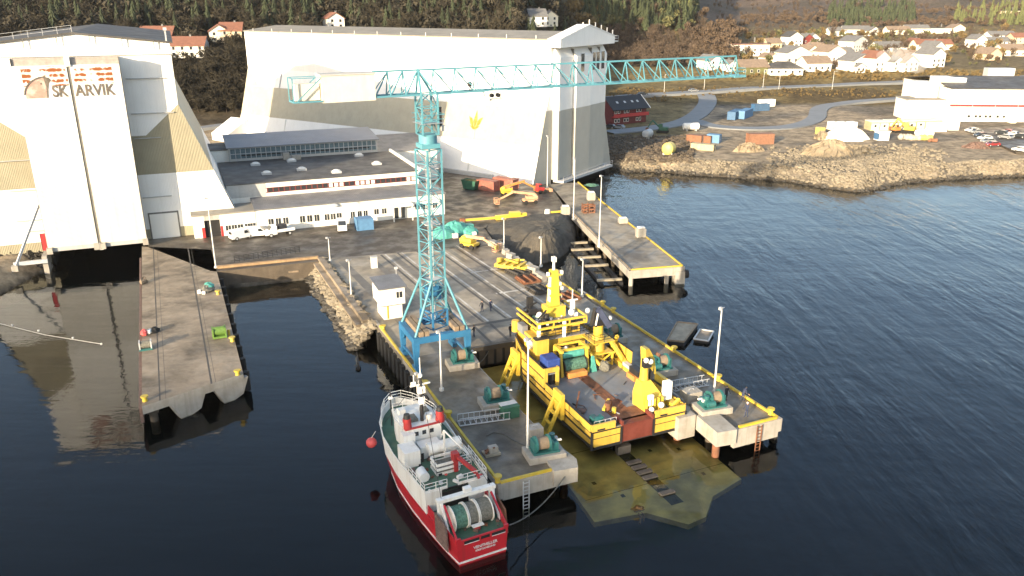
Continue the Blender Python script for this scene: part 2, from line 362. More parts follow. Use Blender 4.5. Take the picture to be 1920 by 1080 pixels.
def build_terrain():
    ys=np.concatenate([np.linspace(60,180,50),np.linspace(181,300,130),np.linspace(301,460,110),np.geomspace(462,2600,130)])
    qs=np.concatenate([np.linspace(-500,1100,180),np.linspace(1103,1960,300),np.linspace(1970,2500,40)])
    Y,Q=np.meshgrid(ys,qs,indexing='ij'); X=(Q-960)*Y/1592
    Z=hgt(X,Y); d=sdist(X,Y)
    n,m=Z.shape
    v=np.stack([X,Y,Z],-1).reshape(-1,3)
    idx=np.arange(n*m).reshape(n,m)
    f=np.stack([idx[:-1,:-1],idx[:-1,1:],idx[1:,1:],idx[1:,:-1]],-1).reshape(-1,4)
    keep=(Z.reshape(-1)[f]>-4.5).any(1); f=f[keep]
    me=bpy.data.meshes.new('terrain'); me.from_pydata(v.tolist(),[],f.tolist())
    # ground kinds (soil, grass, scrub, heath) as a colour attribute
    def C(*c): return np.array(c)
    col=np.zeros((n,m,3))
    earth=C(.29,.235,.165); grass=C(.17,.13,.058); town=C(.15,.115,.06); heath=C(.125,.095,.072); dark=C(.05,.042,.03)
    def lerp(a,b,t): return a+(b-a)*t[...,None]
    S=lambda a,b,x: np.clip((x-a)/(b-a),0,1)
    nz=fbm(X,Y,30,11); nz2=fbm(X,Y,120,12)
    col[:]=earth
    col=lerp(col,C(.115,.105,.09),S(.5,.62,nz)*.8)
    g1=S(340,352,Y+(nz-.5)*20); knob=S(1120,1150,Q)*(1-S(1290,1330,Q))*S(255,270,Y); g1=np.maximum(g1,knob*.9)
    col=lerp(col,grass+0*col,g1); col=lerp(col,C(.09,.065,.03)+0*col,g1*S(.5,.65,nz))
    col=lerp(col,town+0*col,S(415,440,Y)); col=lerp(col,heath+0*col,S(760,950,Y)); 
    col=lerp(col,C(.085,.07,.052)+0*col,S(760,950,Y)*S(.48,.62,nz2))
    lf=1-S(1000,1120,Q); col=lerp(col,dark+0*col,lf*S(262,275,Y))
    wet=1-S(.2,1.4,d+ (nz-.5)*1.0); col=lerp(col,C(.04,.034,.026)+0*col,wet)
    a=me.color_attributes.new('ground','FLOAT_COLOR','POINT')
    a.data.foreach_set('color',np.concatenate([col.reshape(-1,3),np.ones((n*m,1))],1).ravel())
    mt=bpy.data.materials.new('terrain'); mt.use_nodes=True; N=mt.node_tree.nodes; L=mt.node_tree.links; b=N['Principled BSDF']; b.inputs['Roughness'].default_value=.95; b.inputs['Specular IOR Level'].default_value=.15
    at=N.new('ShaderNodeAttribute'); at.attribute_name='ground'
    tc=N.new('ShaderNodeTexCoord')
    t1=N.new('ShaderNodeTexNoise'); t1.inputs['Scale'].default_value=.35; t1.inputs['Detail'].default_value=8; t1.inputs['Roughness'].default_value=.7; L.new(tc.outputs['Object'],t1.inputs[0])
    rp=N.new('ShaderNodeValToRGB'); rp.color_ramp.elements[0].position=.35; rp.color_ramp.elements[1].position=.68; rp.color_ramp.elements[0].color=(.45,.45,.45,1); rp.color_ramp.elements[1].color=(1.5,1.5,1.5,1); L.new(t1.outputs[0],rp.inputs[0])
    mx=N.new('ShaderNodeMix'); mx.data_type='RGBA'; mx.blend_type='MULTIPLY'; mx.inputs[0].default_value=1; L.new(at.outputs['Color'],mx.inputs[6]); L.new(rp.outputs[0],mx.inputs[7]); L.new(mx.outputs[2],b.inputs['Base Color'])
    bp=N.new('ShaderNodeBump'); bp.inputs['Strength'].default_value=.6; bp.inputs['Distance'].default_value=.6; L.new(t1.outputs[0],bp.inputs['Height']); L.new(bp.outputs[0],b.inputs['Normal'])
    me.materials.append(mt); me.polygons.foreach_set('use_smooth',[True]*len(me.polygons))
    o=bpy.data.objects.new('terrain',me); COL.objects.link(o); struct(o)
build_terrain()
def build_water():
    mt=bpy.data.materials.new('water'); mt.use_nodes=True; N=mt.node_tree.nodes; L=mt.node_tree.links; b=N['Principled BSDF']
    N.remove(b)
    fr=N.new('ShaderNodeFresnel'); fr.inputs['IOR'].default_value=1.30; gl=N.new('ShaderNodeBsdfGlossy'); gl.inputs['Roughness'].default_value=.02; gl.inputs['Color'].default_value=(.92,.95,1,1)
    tr=N.new('ShaderNodeBsdfTransparent'); tr.inputs['Color'].default_value=(.92,.89,.70,1); mxs=N.new('ShaderNodeMixShader')
    L.new(fr.outputs[0],mxs.inputs[0]); L.new(tr.outputs[0],mxs.inputs[1]); L.new(gl.outputs[0],mxs.inputs[2]); L.new(mxs.outputs[0],N['Material Output'].inputs['Surface'])
    tc=N.new('ShaderNodeTexCoord'); sx=N.new('ShaderNodeSeparateXYZ'); L.new(tc.outputs['Object'],sx.inputs[0])
    def noise(sc,det,rot,stretch,dist=0):
        mp=N.new('ShaderNodeMapping'); mp.inputs['Rotation'].default_value=(0,0,rot); mp.inputs['Scale'].default_value=(stretch[0],stretch[1],1); L.new(tc.outputs['Object'],mp.inputs[0])
        t=N.new('ShaderNodeTexNoise'); t.inputs['Scale'].default_value=sc; t.inputs['Detail'].default_value=det; t.inputs['Distortion'].default_value=dist; L.new(mp.outputs[0],t.inputs[0]); return t.outputs[0]
    def mth(op,a,b_=None,clamp=False):
        m=N.new('ShaderNodeMath'); m.operation=op; m.use_clamp=clamp
        for i,v in enumerate((a,b_)):
            if v is None: continue
            if isinstance(v,(int,float)): m.inputs[i].default_value=v
            else: L.new(v,m.inputs[i])
        return m.outputs[0]
    # open water on the right is ruffled, the basins on the left lie calm
    e=mth('ADD',sx.outputs[0],mth('MULTIPLY',sx.outputs[1],.22)); 
    opn=mth('MULTIPLY',mth('ADD',e,-24),1/30,True)
    patch=noise(.03,3,.3,(1,1)); opn=mth('MULTIPLY',opn,mth('MULTIPLY',mth('ADD',patch,-.22),2.6,True))
    swell=noise(.30,3,R(6),(1,.16),.6); rip=noise(.75,4,R(14),(1,.3),.4); fine=noise(1.3,3,R(-12),(1,.5))
    calm=mth('ADD',mth('MULTIPLY',noise(.45,3,R(8),(.3,1)),.045),mth('MULTIPLY',fine,.006))
    wind=mth('ADD',mth('ADD',mth('MULTIPLY',swell,.25),mth('MULTIPLY',rip,.11)),mth('MULTIPLY',fine,.05))
    hh=mth('ADD',mth('MULTIPLY',wind,mth('ADD',mth('MULTIPLY',opn,.95),.05)),calm)
    bp=N.new('ShaderNodeBump'); bp.inputs['Strength'].default_value=1; bp.inputs['Distance'].default_value=1.0; L.new(hh,bp.inputs['Height']); L.new(bp.outputs[0],gl.inputs['Normal']); L.new(bp.outputs[0],fr.inputs['Normal'])
    MATS['water']=mt
    MB().m('water').quad((-1500,-300,0),(1500,-300,0),(1500,900,0),(-1500,900,0)).build('water')
    struct(bpy.data.objects['water'])
    mat('seabed',(.004,.007,.010),.9,var=.2,scale=.05,spec=0)
    struct(MB().m('seabed').quad((-1500,-300,-1.6),(1500,-300,-1.6),(1500,900,-1.6),(-1500,900,-1.6)).build('seabed'))
build_water()
# unseen hill added behind the camera, skyline shaped to shade the near basin
def shade_hill():
    dx,dy=math.sin(SUN_AZ),math.cos(SUN_AZ)
    prof=[(-330,62),(-150,70),(-92,60),(-78,66),(-68,90),(-60,97),(-36,95),(-28,74),(-20,58),(30,40),(160,10)]
    b=MB().m('twig_brown'); s0=-330; rings=[]
    for wv,sb in prof:
        z=(sb-s0)*math.tan(SUN_EL); r=[]
        for ds,k in ((-160,0),(-70,.6),(-20,.93),(0,1),(25,.9),(70,.5),(130,0)):
            s=s0+ds; r.append((s*dx+wv*dy, s*dy-wv*dx, z*k-2 if k else -2))
        rings.append(r)
    b.loft(rings,cap=False,closed=False,smooth=True); struct(b.build('hill'))
shade_hill()
# ---- shipyard ground
def flat(name,poly,z,mname,z0=-4,side=None):
    b=MB(); n=len(poly)
    b.m(mname).add([(x,y,z) for x,y in poly],[tuple(range(n))])
    b.m(side or mname).add([(x,y,z0) for x,y in poly]+[(x,y,z) for x,y in poly],[(i,(i+1)%n,n+(i+1)%n,n+i) for i in range(n)])
    return struct(b.build(name))
flat('yard_asphalt',[W2(LH,-5.3,-5.5),PW(395,508,3),PW(405,509,3),PW(597,490,3),W2(DK,-1.4,76),W2(DK,30.2,71.2),PW(908,427,3),PW(1068,390,3),PW(1030,345,3),W2(RH,-1,1),W2(RH,20,115),W2(LH,20,75),W2(LH,-5.3,60)],3.0,'asphalt',side='concrete_dark')
# ---- roads on the far shore
def ribbon(name,pts,width,mname,line=None,lift=.3):
    P3=[G(*p) for p in pts]
    # resample
    out=[]
    for a,c in zip(P3,P3[1:]):
        k=max(1,int((c-a).length/3))
        out+=[a.lerp(c,i/k) for i in range(k)]
    out.append(P3[-1])
    for _ in range(12): out=[out[0]]+[(out[i-1]+out[i]*2+out[i+1])/4 for i in range(1,len(out)-1)]+[out[-1]]
    b=MB().m(mname); L=[];Rr=[]
    for i,p in enumerate(out):
        t=(out[min(i+1,len(out)-1)]-out[max(i-1,0)]); t.z=0; t.normalize(); n=Vector((-t.y,t.x,0))
        z=max(hg(p.x,p.y),hg(p.x+n.x*width/2,p.y+n.y*width/2),hg(p.x-n.x*width/2,p.y-n.y*width/2))+lift
        L.append(Vector((p.x,p.y,z))+n*width/2); Rr.append(Vector((p.x,p.y,z))-n*width/2)
    for i in range(len(out)-1): b.quad(L[i],Rr[i],Rr[i+1],L[i+1])
    for S in (L,Rr):
        for i in range(len(out)-1): b.quad(S[i],S[i+1],S[i+1]-Vector((0,0,1.5)),S[i]-Vector((0,0,1.5)))
    struct(b.build(name)); return out
ribbon('main_road',[(1050,193),(1132,185),(1230,179),(1320,174),(1420,167),(1500,163),(1600,159),(1690,156),(1800,150),(1990,142)],7.5,'roadtar')
ribbon('access_road',[(1322,177),(1330,186),(1322,203),(1306,219),(1280,232),(1240,240),(1190,246),(1140,250)],7.5,'roadtar')
ribbon('yard_road',[(1302,228),(1330,240),(1400,244),(1470,243),(1520,232),(1536,219),(1530,207),(1545,199),(1600,193),(1690,187)],6.5,'roadtar',lift=.36)
ribbon('hillside_road',[(330,250),(375,243),(410,238),(450,233),(520,226)],5,'roadtar')
# ---- rocks
def rocks_at(name,pts,r0,r1,mname,wetname=None):
    b=MB()
    for p in pts:
        r=random.uniform(r0,r1); b.m(wetname if (wetname and p[2]<.55) else mname)
        nu,nv=random.choice(((5,3),(6,4),(5,4)))
        b.ball((p[0],p[1],p[2]+r*.15),r,nu,nv,(random.uniform(.8,1.5),random.uniform(.8,1.4),random.uniform(.55,.9)),jit=.7)
    o=b.build(name); struct(o,'stuff'); return o
pts=[]
sh=LAND[18:31]
for a,c in zip(sh,sh[1:]):
    Ln=math.hypot(c[0]-a[0],c[1]-a[1]); nx,ny=-(c[1]-a[1])/Ln,(c[0]-a[0])/Ln
    for _ in range(int(Ln*20)):
        t=random.random(); d=random.uniform(-1.2,7.5); x=a[0]+(c[0]-a[0])*t+nx*d; y=a[1]+(c[1]-a[1])*t+ny*d
        pts.append((x,y,hg(x,y)))
rocks_at('shore_boulders',pts,.16,.55,'rock','rock_wet')
pts=[]
for _ in range(1500):      # rock armour beside the lifting dock and left shore
    t=random.random(); d=random.uniform(-2.9,.45); p=DK.w(d-.8,42+t*34); pts.append((p.x,p.y,3.0-(.6-d)*.95+random.uniform(-.2,.2)))
rocks_at('rock_armour',pts,.3,.75,'rock','rock_wet')
pts=[]
for _ in range(900):
    t=random.random(); a=LAND[1];c=LAND[2]; d=random.uniform(-1.5,7); x=a[0]-25+(c[0]+25-a[0])*t; y=a[1]+(c[1]-a[1])*t+d; pts.append((x,y,min(2.8,max(-.3,d*.55))))
rocks_at('left_shore_boulders',pts,.3,.9,'rock_wet')
pts=[]
for _ in range(900):
    px=random.uniform(1138,1300);py=random.uniform(256,306); g=G(px,py); pts.append(tuple(g))
rocks_at('rubble',pts,.25,.95,'concrete_dark')
pts=[]
for _ in range(2600):
    px=random.gauss(1600,75);py=random.gauss(298,12)
    if 272<py<340 and 1440<px<1780: pts.append(tuple(G(px,py)))
rocks_at('shore_rubble',pts,.15,.7,'rock')
def rust_smear():
    mat('rust_smear',(.74,.735,.70),.6,var=.03,wave=('Z',1.4,.3)); m=MATS['rust_smear']; N=m.node_tree.nodes; L=m.node_tree.links; b=N['Principled BSDF']
    base=b.inputs['Base Color'].links[0].from_socket; tc=N.new('ShaderNodeTexCoord')
    def nz(sc,mp,lo,hi):
        p=N.new('ShaderNodeMapping'); p.inputs['Scale'].default_value=mp; L.new(tc.outputs['Object'],p.inputs[0]); t=N.new('ShaderNodeTexNoise'); t.inputs['Scale'].default_value=sc; t.inputs['Detail'].default_value=4; L.new(p.outputs[0],t.inputs[0])
        r=N.new('ShaderNodeMapRange'); r.inputs['From Min'].default_value=lo; r.inputs['From Max'].default_value=hi; L.new(t.outputs[0],r.inputs[0]); return r.outputs[0]
    blot=nz(.42,(1,1,.55),.42,.62); fine=nz(1.6,(1,1,.8),.3,.62)
    w_=N.new('ShaderNodeTexWave'); w_.bands_direction='Z'; w_.inputs['Scale'].default_value=.36; w_.inputs['Distortion'].default_value=.4; L.new(tc.outputs['Object'],w_.inputs[0])
    def mul(a,c):
        q=N.new('ShaderNodeMath'); q.operation='MULTIPLY'; L.new(a,q.inputs[0]); L.new(c,q.inputs[1]); return q.outputs[0]
    f=mul(mul(blot,fine),w_.outputs['Fac'])
    g=N.new('ShaderNodeMath'); g.operation='MULTIPLY'; g.use_clamp=True; g.inputs[1].default_value=5.0; L.new(f,g.inputs[0])
    x=N.new('ShaderNodeMix'); x.data_type='RGBA'; L.new(g.outputs[0],x.inputs[0]); L.new(base,x.inputs[6]); x.inputs[7].default_value=(.22,.06,.008,1); L.new(x.outputs[2],b.inputs['Base Color'])
rust_smear()
# ================================================================ HALLS
# ---- left hall
t=thing('ship_hall','white and beige shipbuilding hall with tall double door carrying a grey bird emblem','building',LH.w(0,0,0),LH.a)
def gable_wall(b,y):
    # white / beige paint fields on the front wall, butted together (y = wall plane)
    def q(m,*p): b.m(m).add([(x,y,z) for x,z in p],[tuple(range(len(p)))])
    zt=36.2
    q('white_clad',(-27,38.3),(-27,27.3),(-21,22.3),(-3,22.3),(3.1,27.6),(3.1,38.3),(-12,40))
    # right beige
    q('beige_clad',(-3,22.3),(-3,15.2),(7.75,15.2),(3.1,27.6)); q('white_clad',(-5.5,15.2),(-5.5,4.9),(11.6,4.9),(7.75,15.2)); q('beige_clad',(-5.5,4.9),(-5.5,2.6),(12.46,2.6),(11.6,4.9))
    q('beige_clad',(-5.5,22.3),(-5.5,15.2),(-3,15.2),(-3,22.3))
    q('beige_clad',(-21,22.3),(-27,27.3),(-31.65,14.2),(-21,14.2)); q('white_clad',(-21,14.2),(-31.65,14.2),(-35.2,4.4),(-21,4.4)); q('beige_clad',(-21,4.4),(-35.2,4.4),(-35.9,2.6),(-21,2.6))
b=MB(); gable_wall(b,0)
for x0,x1 in ((3.1,13),(-27,-37)):
    b.m('white_clad_y').quad((x0,0,38.3),(x0,0,27.6),(x0,62,27.6),(x0,62,38.3))
    b.m('beige_clad_y').quad((x0,0,27.6),(x0+(x1-x0)*.47,0,15.2),(x0+(x1-x0)*.47,62,15.2),(x0,62,27.6))
    b.m('white_clad_y').quad((x0+(x1-x0)*.47,0,15.2),(x1,0,2),(x1,62,2),(x0+(x1-x0)*.47,62,15.2))
b.m('white_clad').add([(-37,62,0),(13,62,0),(3.1,62,27.5),(3.1,62,38.3),(-12,62,40),(-27,62,38.3),(-27,62,27.5)],[(0,1,2,3,4,5,6)])
b.build('wall',t)
b=MB().m('roof_dark'); b.extr([(-27.5,-.5,38.25),(-12,-.5,40.0),(3.6,-.5,38.25),(3.6,-.5,38.5),(-12,-.5,40.3),(-27.5,-.5,38.5)],(0,63,0)); ro=b.build('roof',t)
b=MB().m('galv')
b.rail([(-27.4,-.3,38.5),(-12,-.3,40.3)],1.1,.035,2,2.2)
for x in (-24.5,-19.5,-14.5,-9.5,-4.5,.5): b.m('seam').beam((x,-.6,38.6+(1-abs(x+12)/15)*1.4),(x,-.6,37.1+(1-abs(x+12)/15)*1.4),.12)
b.m('galv').beam((2.6,0,38.3),(2.6,0,40.6),.25).beam((2.6,-.3,40.4),(2.6,-.3,40.9),.6)
b.build('roof_railing',ro)
# slip side walls lined near-black; the hall's inner shade is put into their colour
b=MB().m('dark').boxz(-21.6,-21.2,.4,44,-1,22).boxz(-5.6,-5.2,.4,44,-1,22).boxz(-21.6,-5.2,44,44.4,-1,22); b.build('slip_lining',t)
# eave line
b=MB().m('seam').boxz(-27,3.12,-.09,0,36.28,36.4); b.build('eave_joint',t)
YD=-4.5
for k,(x0,x1) in enumerate(((-21.3,-13.35),(-12.85,-5.35))):
    b=MB()
    b.m('door_white').boxz(x0,x1,YD,YD+1.6,15.2,35.2); b.m('door_low').boxz(x0,x1,YD,YD+1.6,4.3,15.2)
    dl=b.build('hall_door',t); dl['label']='left leaf of the tall hall door with bird emblem' if k==0 else 'right leaf of the tall hall door'
    MB().m('lintel').boxz(x0,x1,YD+.3,YD+1.7,35.2,36.4).build('door_header',dl)
    b=MB().m('grey_wall').boxz(x0,x1,YD-.05,YD+1.5,3.6,4.3); b.m('concrete').boxz(x0-.2,x0+.7,YD-.6,YD+.8,3.3,4.4).boxz(x1-.7,x1+.2,YD-.6,YD+.8,3.3,4.4); b.build('bottom_rail',dl)
    # rust bleed below the header: a stained strip of cladding
    xa,xb,za=(x0+1.2,x1-.1,31.9) if k==0 else (x0+.3,x1-1.2,32.1)
    MB().m('rust_smear').quad((xa,YD-.012,za),(xb,YD-.012,za),(xb,YD-.012,35.1),(xa,YD-.012,35.1)).build('rust_stain',dl)
b=MB().m('seam').boxz(-13.35,-12.85,YD+.15,YD+1.4,3.8,36.3); b.m('door_white').boxz(-13.5,-12.7,YD-.3,YD+.5,35.0,36.8).boxz(-13.2,-12.6,YD-.5,YD+.2,3.2,4.4); b.build('centre_post',t)
b=MB().m('seam').boxz(-5.35,-5.3,YD,YD+1.6,4,36.4).boxz(-21.35,-21.3,YD,YD+1.6,4,36.4); b.m('door_white').boxz(-21.2,-5.4,YD+1.7,-.02,33.8,36.2); b.build('door_track',t)
# emblem: quarter disc with beak + lettering
EM=lambda x,z: (-16.75+(x+14.9)*.74, 30+(z-27.2)*.78)
pts=[EM(*p) for p in [(-19.3,27.2)]+[(-14.9-4.6*math.cos(a),27.2+4.2*math.sin(a)) for a in [R(k) for k in (14,28,42,56,70,84)]]+[(-14.9,31.5),(-14.7,30.2),(-15.1,28.9),(-15.0,27.2)]]
b=MB().m('logo_rose').extr([(x,YD-.03,z) for x,z in pts],(0,.03,0))
rim=[EM(-14.9-4.75*math.cos(R(a)),27.2+4.4*math.sin(R(a))) for a in range(10,96,8)]
b.m('logo_grey')
for p,q in zip(rim,rim[1:]): b.beam((p[0],YD-.05,p[1]),(q[0],YD-.05,q[1]),.1,.22)
b.extr([(x,YD-.06,z) for x,z in [EM(*p) for p in ((-15.3,31.6),(-14.2,31.4),(-13.8,30.9),(-14.3,30.3),(-14.7,29.0),(-14.95,27.2),(-15.2,27.2),(-15.0,29.6))]],(0,.06,0))
e=EM(-15.9,30.2); b.ball((e[0],YD-.02,e[1]),.17,8,5,(1,.3,1)); b.build('bird_emblem',t)
def ltr(body,cx,cz,size,depth,mname,name,parent,y,sx=1.0,bold=True):
    return text(body,size,depth,mname,name,parent,Matrix.Translation((cx,y,cz))@Matrix.Rotation(math.pi/2,4,'X')@Matrix.Diagonal((sx,1,1,1)),bold)
ltr('SK',-14.95,30.95,2.65,.04,'logo_grey','lettering',t,YD-.06,.78)
ltr('ARVIK',-9.65,30.95,2.65,.04,'logo_grey','lettering',t,YD-.06,.82)
# side door, ledges, stay, red post
b=MB().m('seam').boxz(-4.75,.55,-.08,0,2.9,8.0); b.m('door_white').boxz(-4.5,.3,-.16,-.08,3.0,7.7); b.build('roller_door',t)
b=MB().m('grey_wall')
for x0,x1,z in ((-4.9,1.6,32.4),(-4.9,2.2,26.3),(-5,-.6,21.9),(-5.2,-.2,11.0),(-27,-21.3,19.3),(-26,-21.3,14.0),(-26,-21.3,8.6),(-25,-21.3,6.6)): MB().m('grey_wall').boxz(x0,x1,-.35,0,z-.12,z).build('wall_ledge',t)
MB().m('galv').beam((-21.2,YD+1,12.5),(-26.3,-7,2.2),.35).m('concrete').box((-26.4,-7.1,2.0),(1,1,1)).build('door_stay',t)
MB().m('red_paint').boxz(-22.2,-21.4,-4.3,-3.9,3.9,6.9).build('red_panel',t)
MB().m('concrete').boxz(-22.4,-21.6,-5.6,-1,-1,3.2).build('slip_wall',t)
MB().m('galv').boxz(-26.6,-21.4,-6.8,-6.2,2.3,2.9).build('bottom_guide',t)
# ---- right hall
LR=112
t=thing('ship_hall','long white hall with beige band and gold emblem on its sunlit side','building',RH.w(0,0,0),RH.a)
def xs(z): return min(7.5,(z-3)/22.5*7.5)
b=MB()
zs=[1.5,11.6,20.3,25.5,36.6]
for z0,z1,m in ((1.5,11.6,'white_clad_y'),(11.6,20.3,'beige_clad_y'),(20.3,25.5,'white_clad_y'),(25.5,36.6,'white_clad_y')):
    ye=LR if m!='beige_clad_y' else LR
    b.m(m).quad((xs(z0),0,z0),(xs(z1),0,z1),(xs(z1),ye,z1),(xs(z0),ye,z0))
    b.m('white_clad').quad((41-xs(z0),0,z0),(41-xs(z1),0,z1),(41-xs(z1),ye,z1),(41-xs(z0),ye,z0))
# end walls: buttress triangles stay white/beige, main plane
def ew(m,*p): b.m(m).add([(x,0,z) for x,z in p],[tuple(range(len(p)))])
for s in (0,1):
    X=(lambda x:x) if not s else (lambda x:41-x)
    ew('end_white',(X(7.5),25.5),(X(xs(20)),20),(X(8.5),20),(X(8.5),25.5)); ew('end_beige',(X(xs(20)),20),(X(xs(12)),12),(X(8.5),12),(X(8.5),20)); ew('end_beige',(X(xs(12)),12),(X(xs(1.5)),1.5),(X(8.5),1.5),(X(8.5),12))
ew('end_white',(7.5,25.5),(8.5,25.5),(8.5,34),(32.5,34),(32.5,25.5),(33.5,25.5),(33.5,36.6),(20.5,37.8),(7.5,36.6))
b.m('white_clad').add([(xs(1.5),LR,1.5),(41-xs(1.5),LR,1.5),(33.5,LR,25.5),(33.5,LR,36.6),(20.5,LR,37.8),(7.5,LR,36.6),(7.5,LR,25.5)],[(0,1,2,3,4,5,6)])
b.build('wall',t)
# beige wedge climbing to the shoulder at the far end
b=MB().m('beige_clad_y').quad((xs(20.35)-.05,LR-6.5,20.35),(xs(24.5)-.05,LR-1.2,24.5),(xs(24.5)-.05,LR,24.5),(xs(20.35)-.05,LR,20.35)); b.build('beige_wedge',t)
b=MB().m('roof_warm'); b.extr([(7,0,36.55),(20.5,0,37.9),(34,0,36.55),(34,0,36.8),(20.5,0,38.2),(7,0,36.8)],(0,LR,0)); ro=b.build('roof',t)
b=MB().m('pole_grey')
for i in range(13): y=4+i*8.6; b.beam((7.1,y,36.3),(7.1,y,37.6),.16)
b.build('eave_post',ro)
# gable cap overhanging the end
b=MB().m('end_white'); b.extr([(6.6,-3.2,34.9),(34.6,-3.2,34.9),(34.6,-3.2,36.7),(20.5,-3.2,39.7),(6.6,-3.2,36.7)],(0,3.5,0)); 
b.m('end_white').extr([(6.5,-3.3,36.75),(20.5,-3.3,39.75),(34.7,-3.3,36.75),(34.7,-3.3,36.9),(20.5,-3.3,39.95),(6.5,-3.3,36.9)],(0,3.7,0))
cp=b.build('gable_cap',t)
b=MB().m('pole_grey')
for i in range(9): x=8+i*3.2; z=36.8+(1-abs(x-20.5)/14)*3.0; b.beam((x,-3,z),(x,-3,z+1.3),.22)
b.boxz(34.7,37.2,-3,-.5,35.2,35.5); b.rail([(34.9,-3,35.5),(37.1,-3,35.5),(37.1,-.6,35.5)],1.2,.05,2,1.2); b.build('cap_post',cp)
# sliding door leaves with sloped housings
def leaf(x0,x1,y,top,wins=()):
    b=MB(); b.m('end_white').boxz(x0,x1,y,0,19.8,top); b.m('end_beige').boxz(x0,x1,y,0,2.6,19.8)
    b.m('end_white').add([(x0,y,top),(x1,y,top),(x1,-.2,top+2.4),(x0,-.2,top+2.4)],[(0,1,2,3)])
    b.add([(x0,y,top),(x0,-.2,top+2.4),(x0,0,top)],[(0,1,2)]); b.add([(x1,y,top),(x1,-.2,top+2.4),(x1,0,top)],[(0,2,1)])
    o=b.build('door_leaf',t)
    for wx0,wx1 in wins: 
        w_=MB().m('glass').boxz(wx0,wx1,y-.05,y,28.6,33); w_.build('door_window',o)
    return o
leaf(8.6,9.6,-1.9,32.6); leaf(9.6,16.2,-1.35,32.4); leaf(16.45,24.4,-2.2,32.4,((18.6,20.2),)); leaf(24.6,29.6,-1.95,32.4,((25.2,26.6),(27.2,28.8))); leaf(29.8,33.4,-1.7,32.4,((30.4,32),))
b=MB().m('seam').boxz(16.2,16.45,-1.3,0,2.6,34.2).boxz(24.4,24.6,-1.9,0,2.6,34.2).boxz(29.6,29.8,-1.5,0,2.6,34.2).boxz(9.55,9.65,-1.1,-1,2.6,32); b.build('door_seam',t)
b=MB().m('galv').boxz(9,36,-3.4,-.3,1.9,2.5); b.rail([(9,-3.4,2.5),(36,-3.4,2.5)],1.1,.05,2,2); b.m('dark').boxz(9,38,0,.4,-1,2.2); b.build('end_walkway',t)
MB().m('dark').boxz(7,36,2,26,-2,1.5).build('under_void',t)
# gold emblem on the side wall: a tulip of pointed petals + pole
def on(y,z,o=.08): return Vector((xs(z)-o,y,z))
b=MB().m('logo_gold')
for pet in (((-.15,14.4),(.15,14.4),(.55,16.6),(0,18.9),(-.55,16.6)),((-.3,14.4),(-1.5,15.5),(-2.2,17.3),(-1.2,16.9),(-.6,16.2)),((.3,14.4),(1.5,15.5),(2.2,17.3),(1.2,16.9),(.6,16.2)),((-.5,14.2),(.5,14.2),(1.6,15.1),(.2,14.9),(-.2,14.9),(-1.6,15.1))):
    b.add([on(20.5-x,z,.1) for x,z in pet],[tuple(range(len(pet)))]); b.add([on(20.5-x,z,.09) for x,z in pet],[tuple(range(len(pet)-1,-1,-1))])
b.build('gold_emblem',t)
MB().m('pole_grey').beam(on(20.3,3.2,.15),on(20.3,13.8,.15),.18).build('emblem_stem',t)
MB().m('pole_grey').beam((2.8,91,11.5),(.6,91,4),.3).build('downpipe',t)
b=MB().m('galv').beam(on(96,36.4,.2),on(96,25.5,.2),.25).beam(on(96,25.5,.2),on(96,20.3,.2),.2); b.build('downpipe',t)
b=MB().m('galv').boxz(-.6,.1,12,34,2.9,4.0); b.build('base_grille',t)
# side box at the far end
MB().m('white_clad').prism([(-6,108),(2,108),(2,116),(-6,116)],2,lambda x,y: 9.5+ (x)*.5).build('lean_to',t)
# ---- low buildings between the halls
t=thing('garage','low white garage wing with dark open bay and grey felt roof','building',LB.w(0,0,0),LB.a)
b=MB().m('render_white').boxz(0,1.1,0,6.6,2.5,7.3).boxz(1.1,3.9,0,.0001,6.3,7.3).boxz(3.9,10.4,0,6.6,2.5,7.3).boxz(1.1,3.9,.0,.3,6.3,7.3).boxz(-.9,0,.2,6.6,2.5,7.3)
b.build('wall',t); MB().m('dark').boxz(1.1,3.9,.4,6,2.9,6.3).build('open_bay',t)
MB().m('roof_warm').prism([(-1.1,-.3),(10.5,-.3),(10.5,6.7),(-1.1,6.7)],7.3,7.55).build('roof',t)
MB().m('red_paint').boxz(.55,1.1,-.06,0,3,5).boxz(3.9,4.3,-.06,0,3,5).build('red_jamb',t)
def winrow(xs_,z0,z1,y,parent,wd=.95,frame='white_paint',gl='glass'):
    for x in xs_:
        f=MB().m(frame).boxz(x-.08,x+wd+.08,y-.05,y,z0-.1,z1+.1).build('window',parent); MB().m(gl).boxz(x,x+wd,y-.08,y-.05,z0,z1).m(frame).boxz(x+wd*.5-.03,x+wd*.5+.03,y-.1,y-.08,z0,z1).build('pane',f)
winrow((4.8,5.9,7.0,),4.0,5.0,0,t); winrow((8.3,9.3),4.0,5.0,0,t)
t=thing('office_wing','long low white office wing with rows of dark windows facing the yard','building',LB.w(10.5,0,0),LB.a)
b=MB().m('render_white').boxz(0,38,0,7.6,2.5,7.6); b.build('wall',t)
MB().m('roof_grey').add([(-.2,-.4,7.7),(38.2,-.4,7.7),(38.2,7.6,8.3),(-.2,7.6,8.3),(-.2,-.4,7.45),(38.2,-.4,7.45),(38.2,7.6,8.05),(-.2,7.6,8.05)],[(0,1,2,3),(7,6,5,4),(0,4,5,1),(1,5,6,2),(2,6,7,3),(3,7,4,0)]).build('roof',t)
winrow((2.2,3.6,5.0),4.2,5.5,0,t); winrow((8.2,9.6,11.0),4.2,5.5,0,t); winrow((13,14.2,15.4),4.2,5.4,0,t); winrow((18.2,19.6,20.8),4.2,5.4,0,t,.8); winrow((23,24.6),4.4,5.5,0,t,.9); winrow((31.6,32.8,34,35.4),4.6,5.7,0,t)
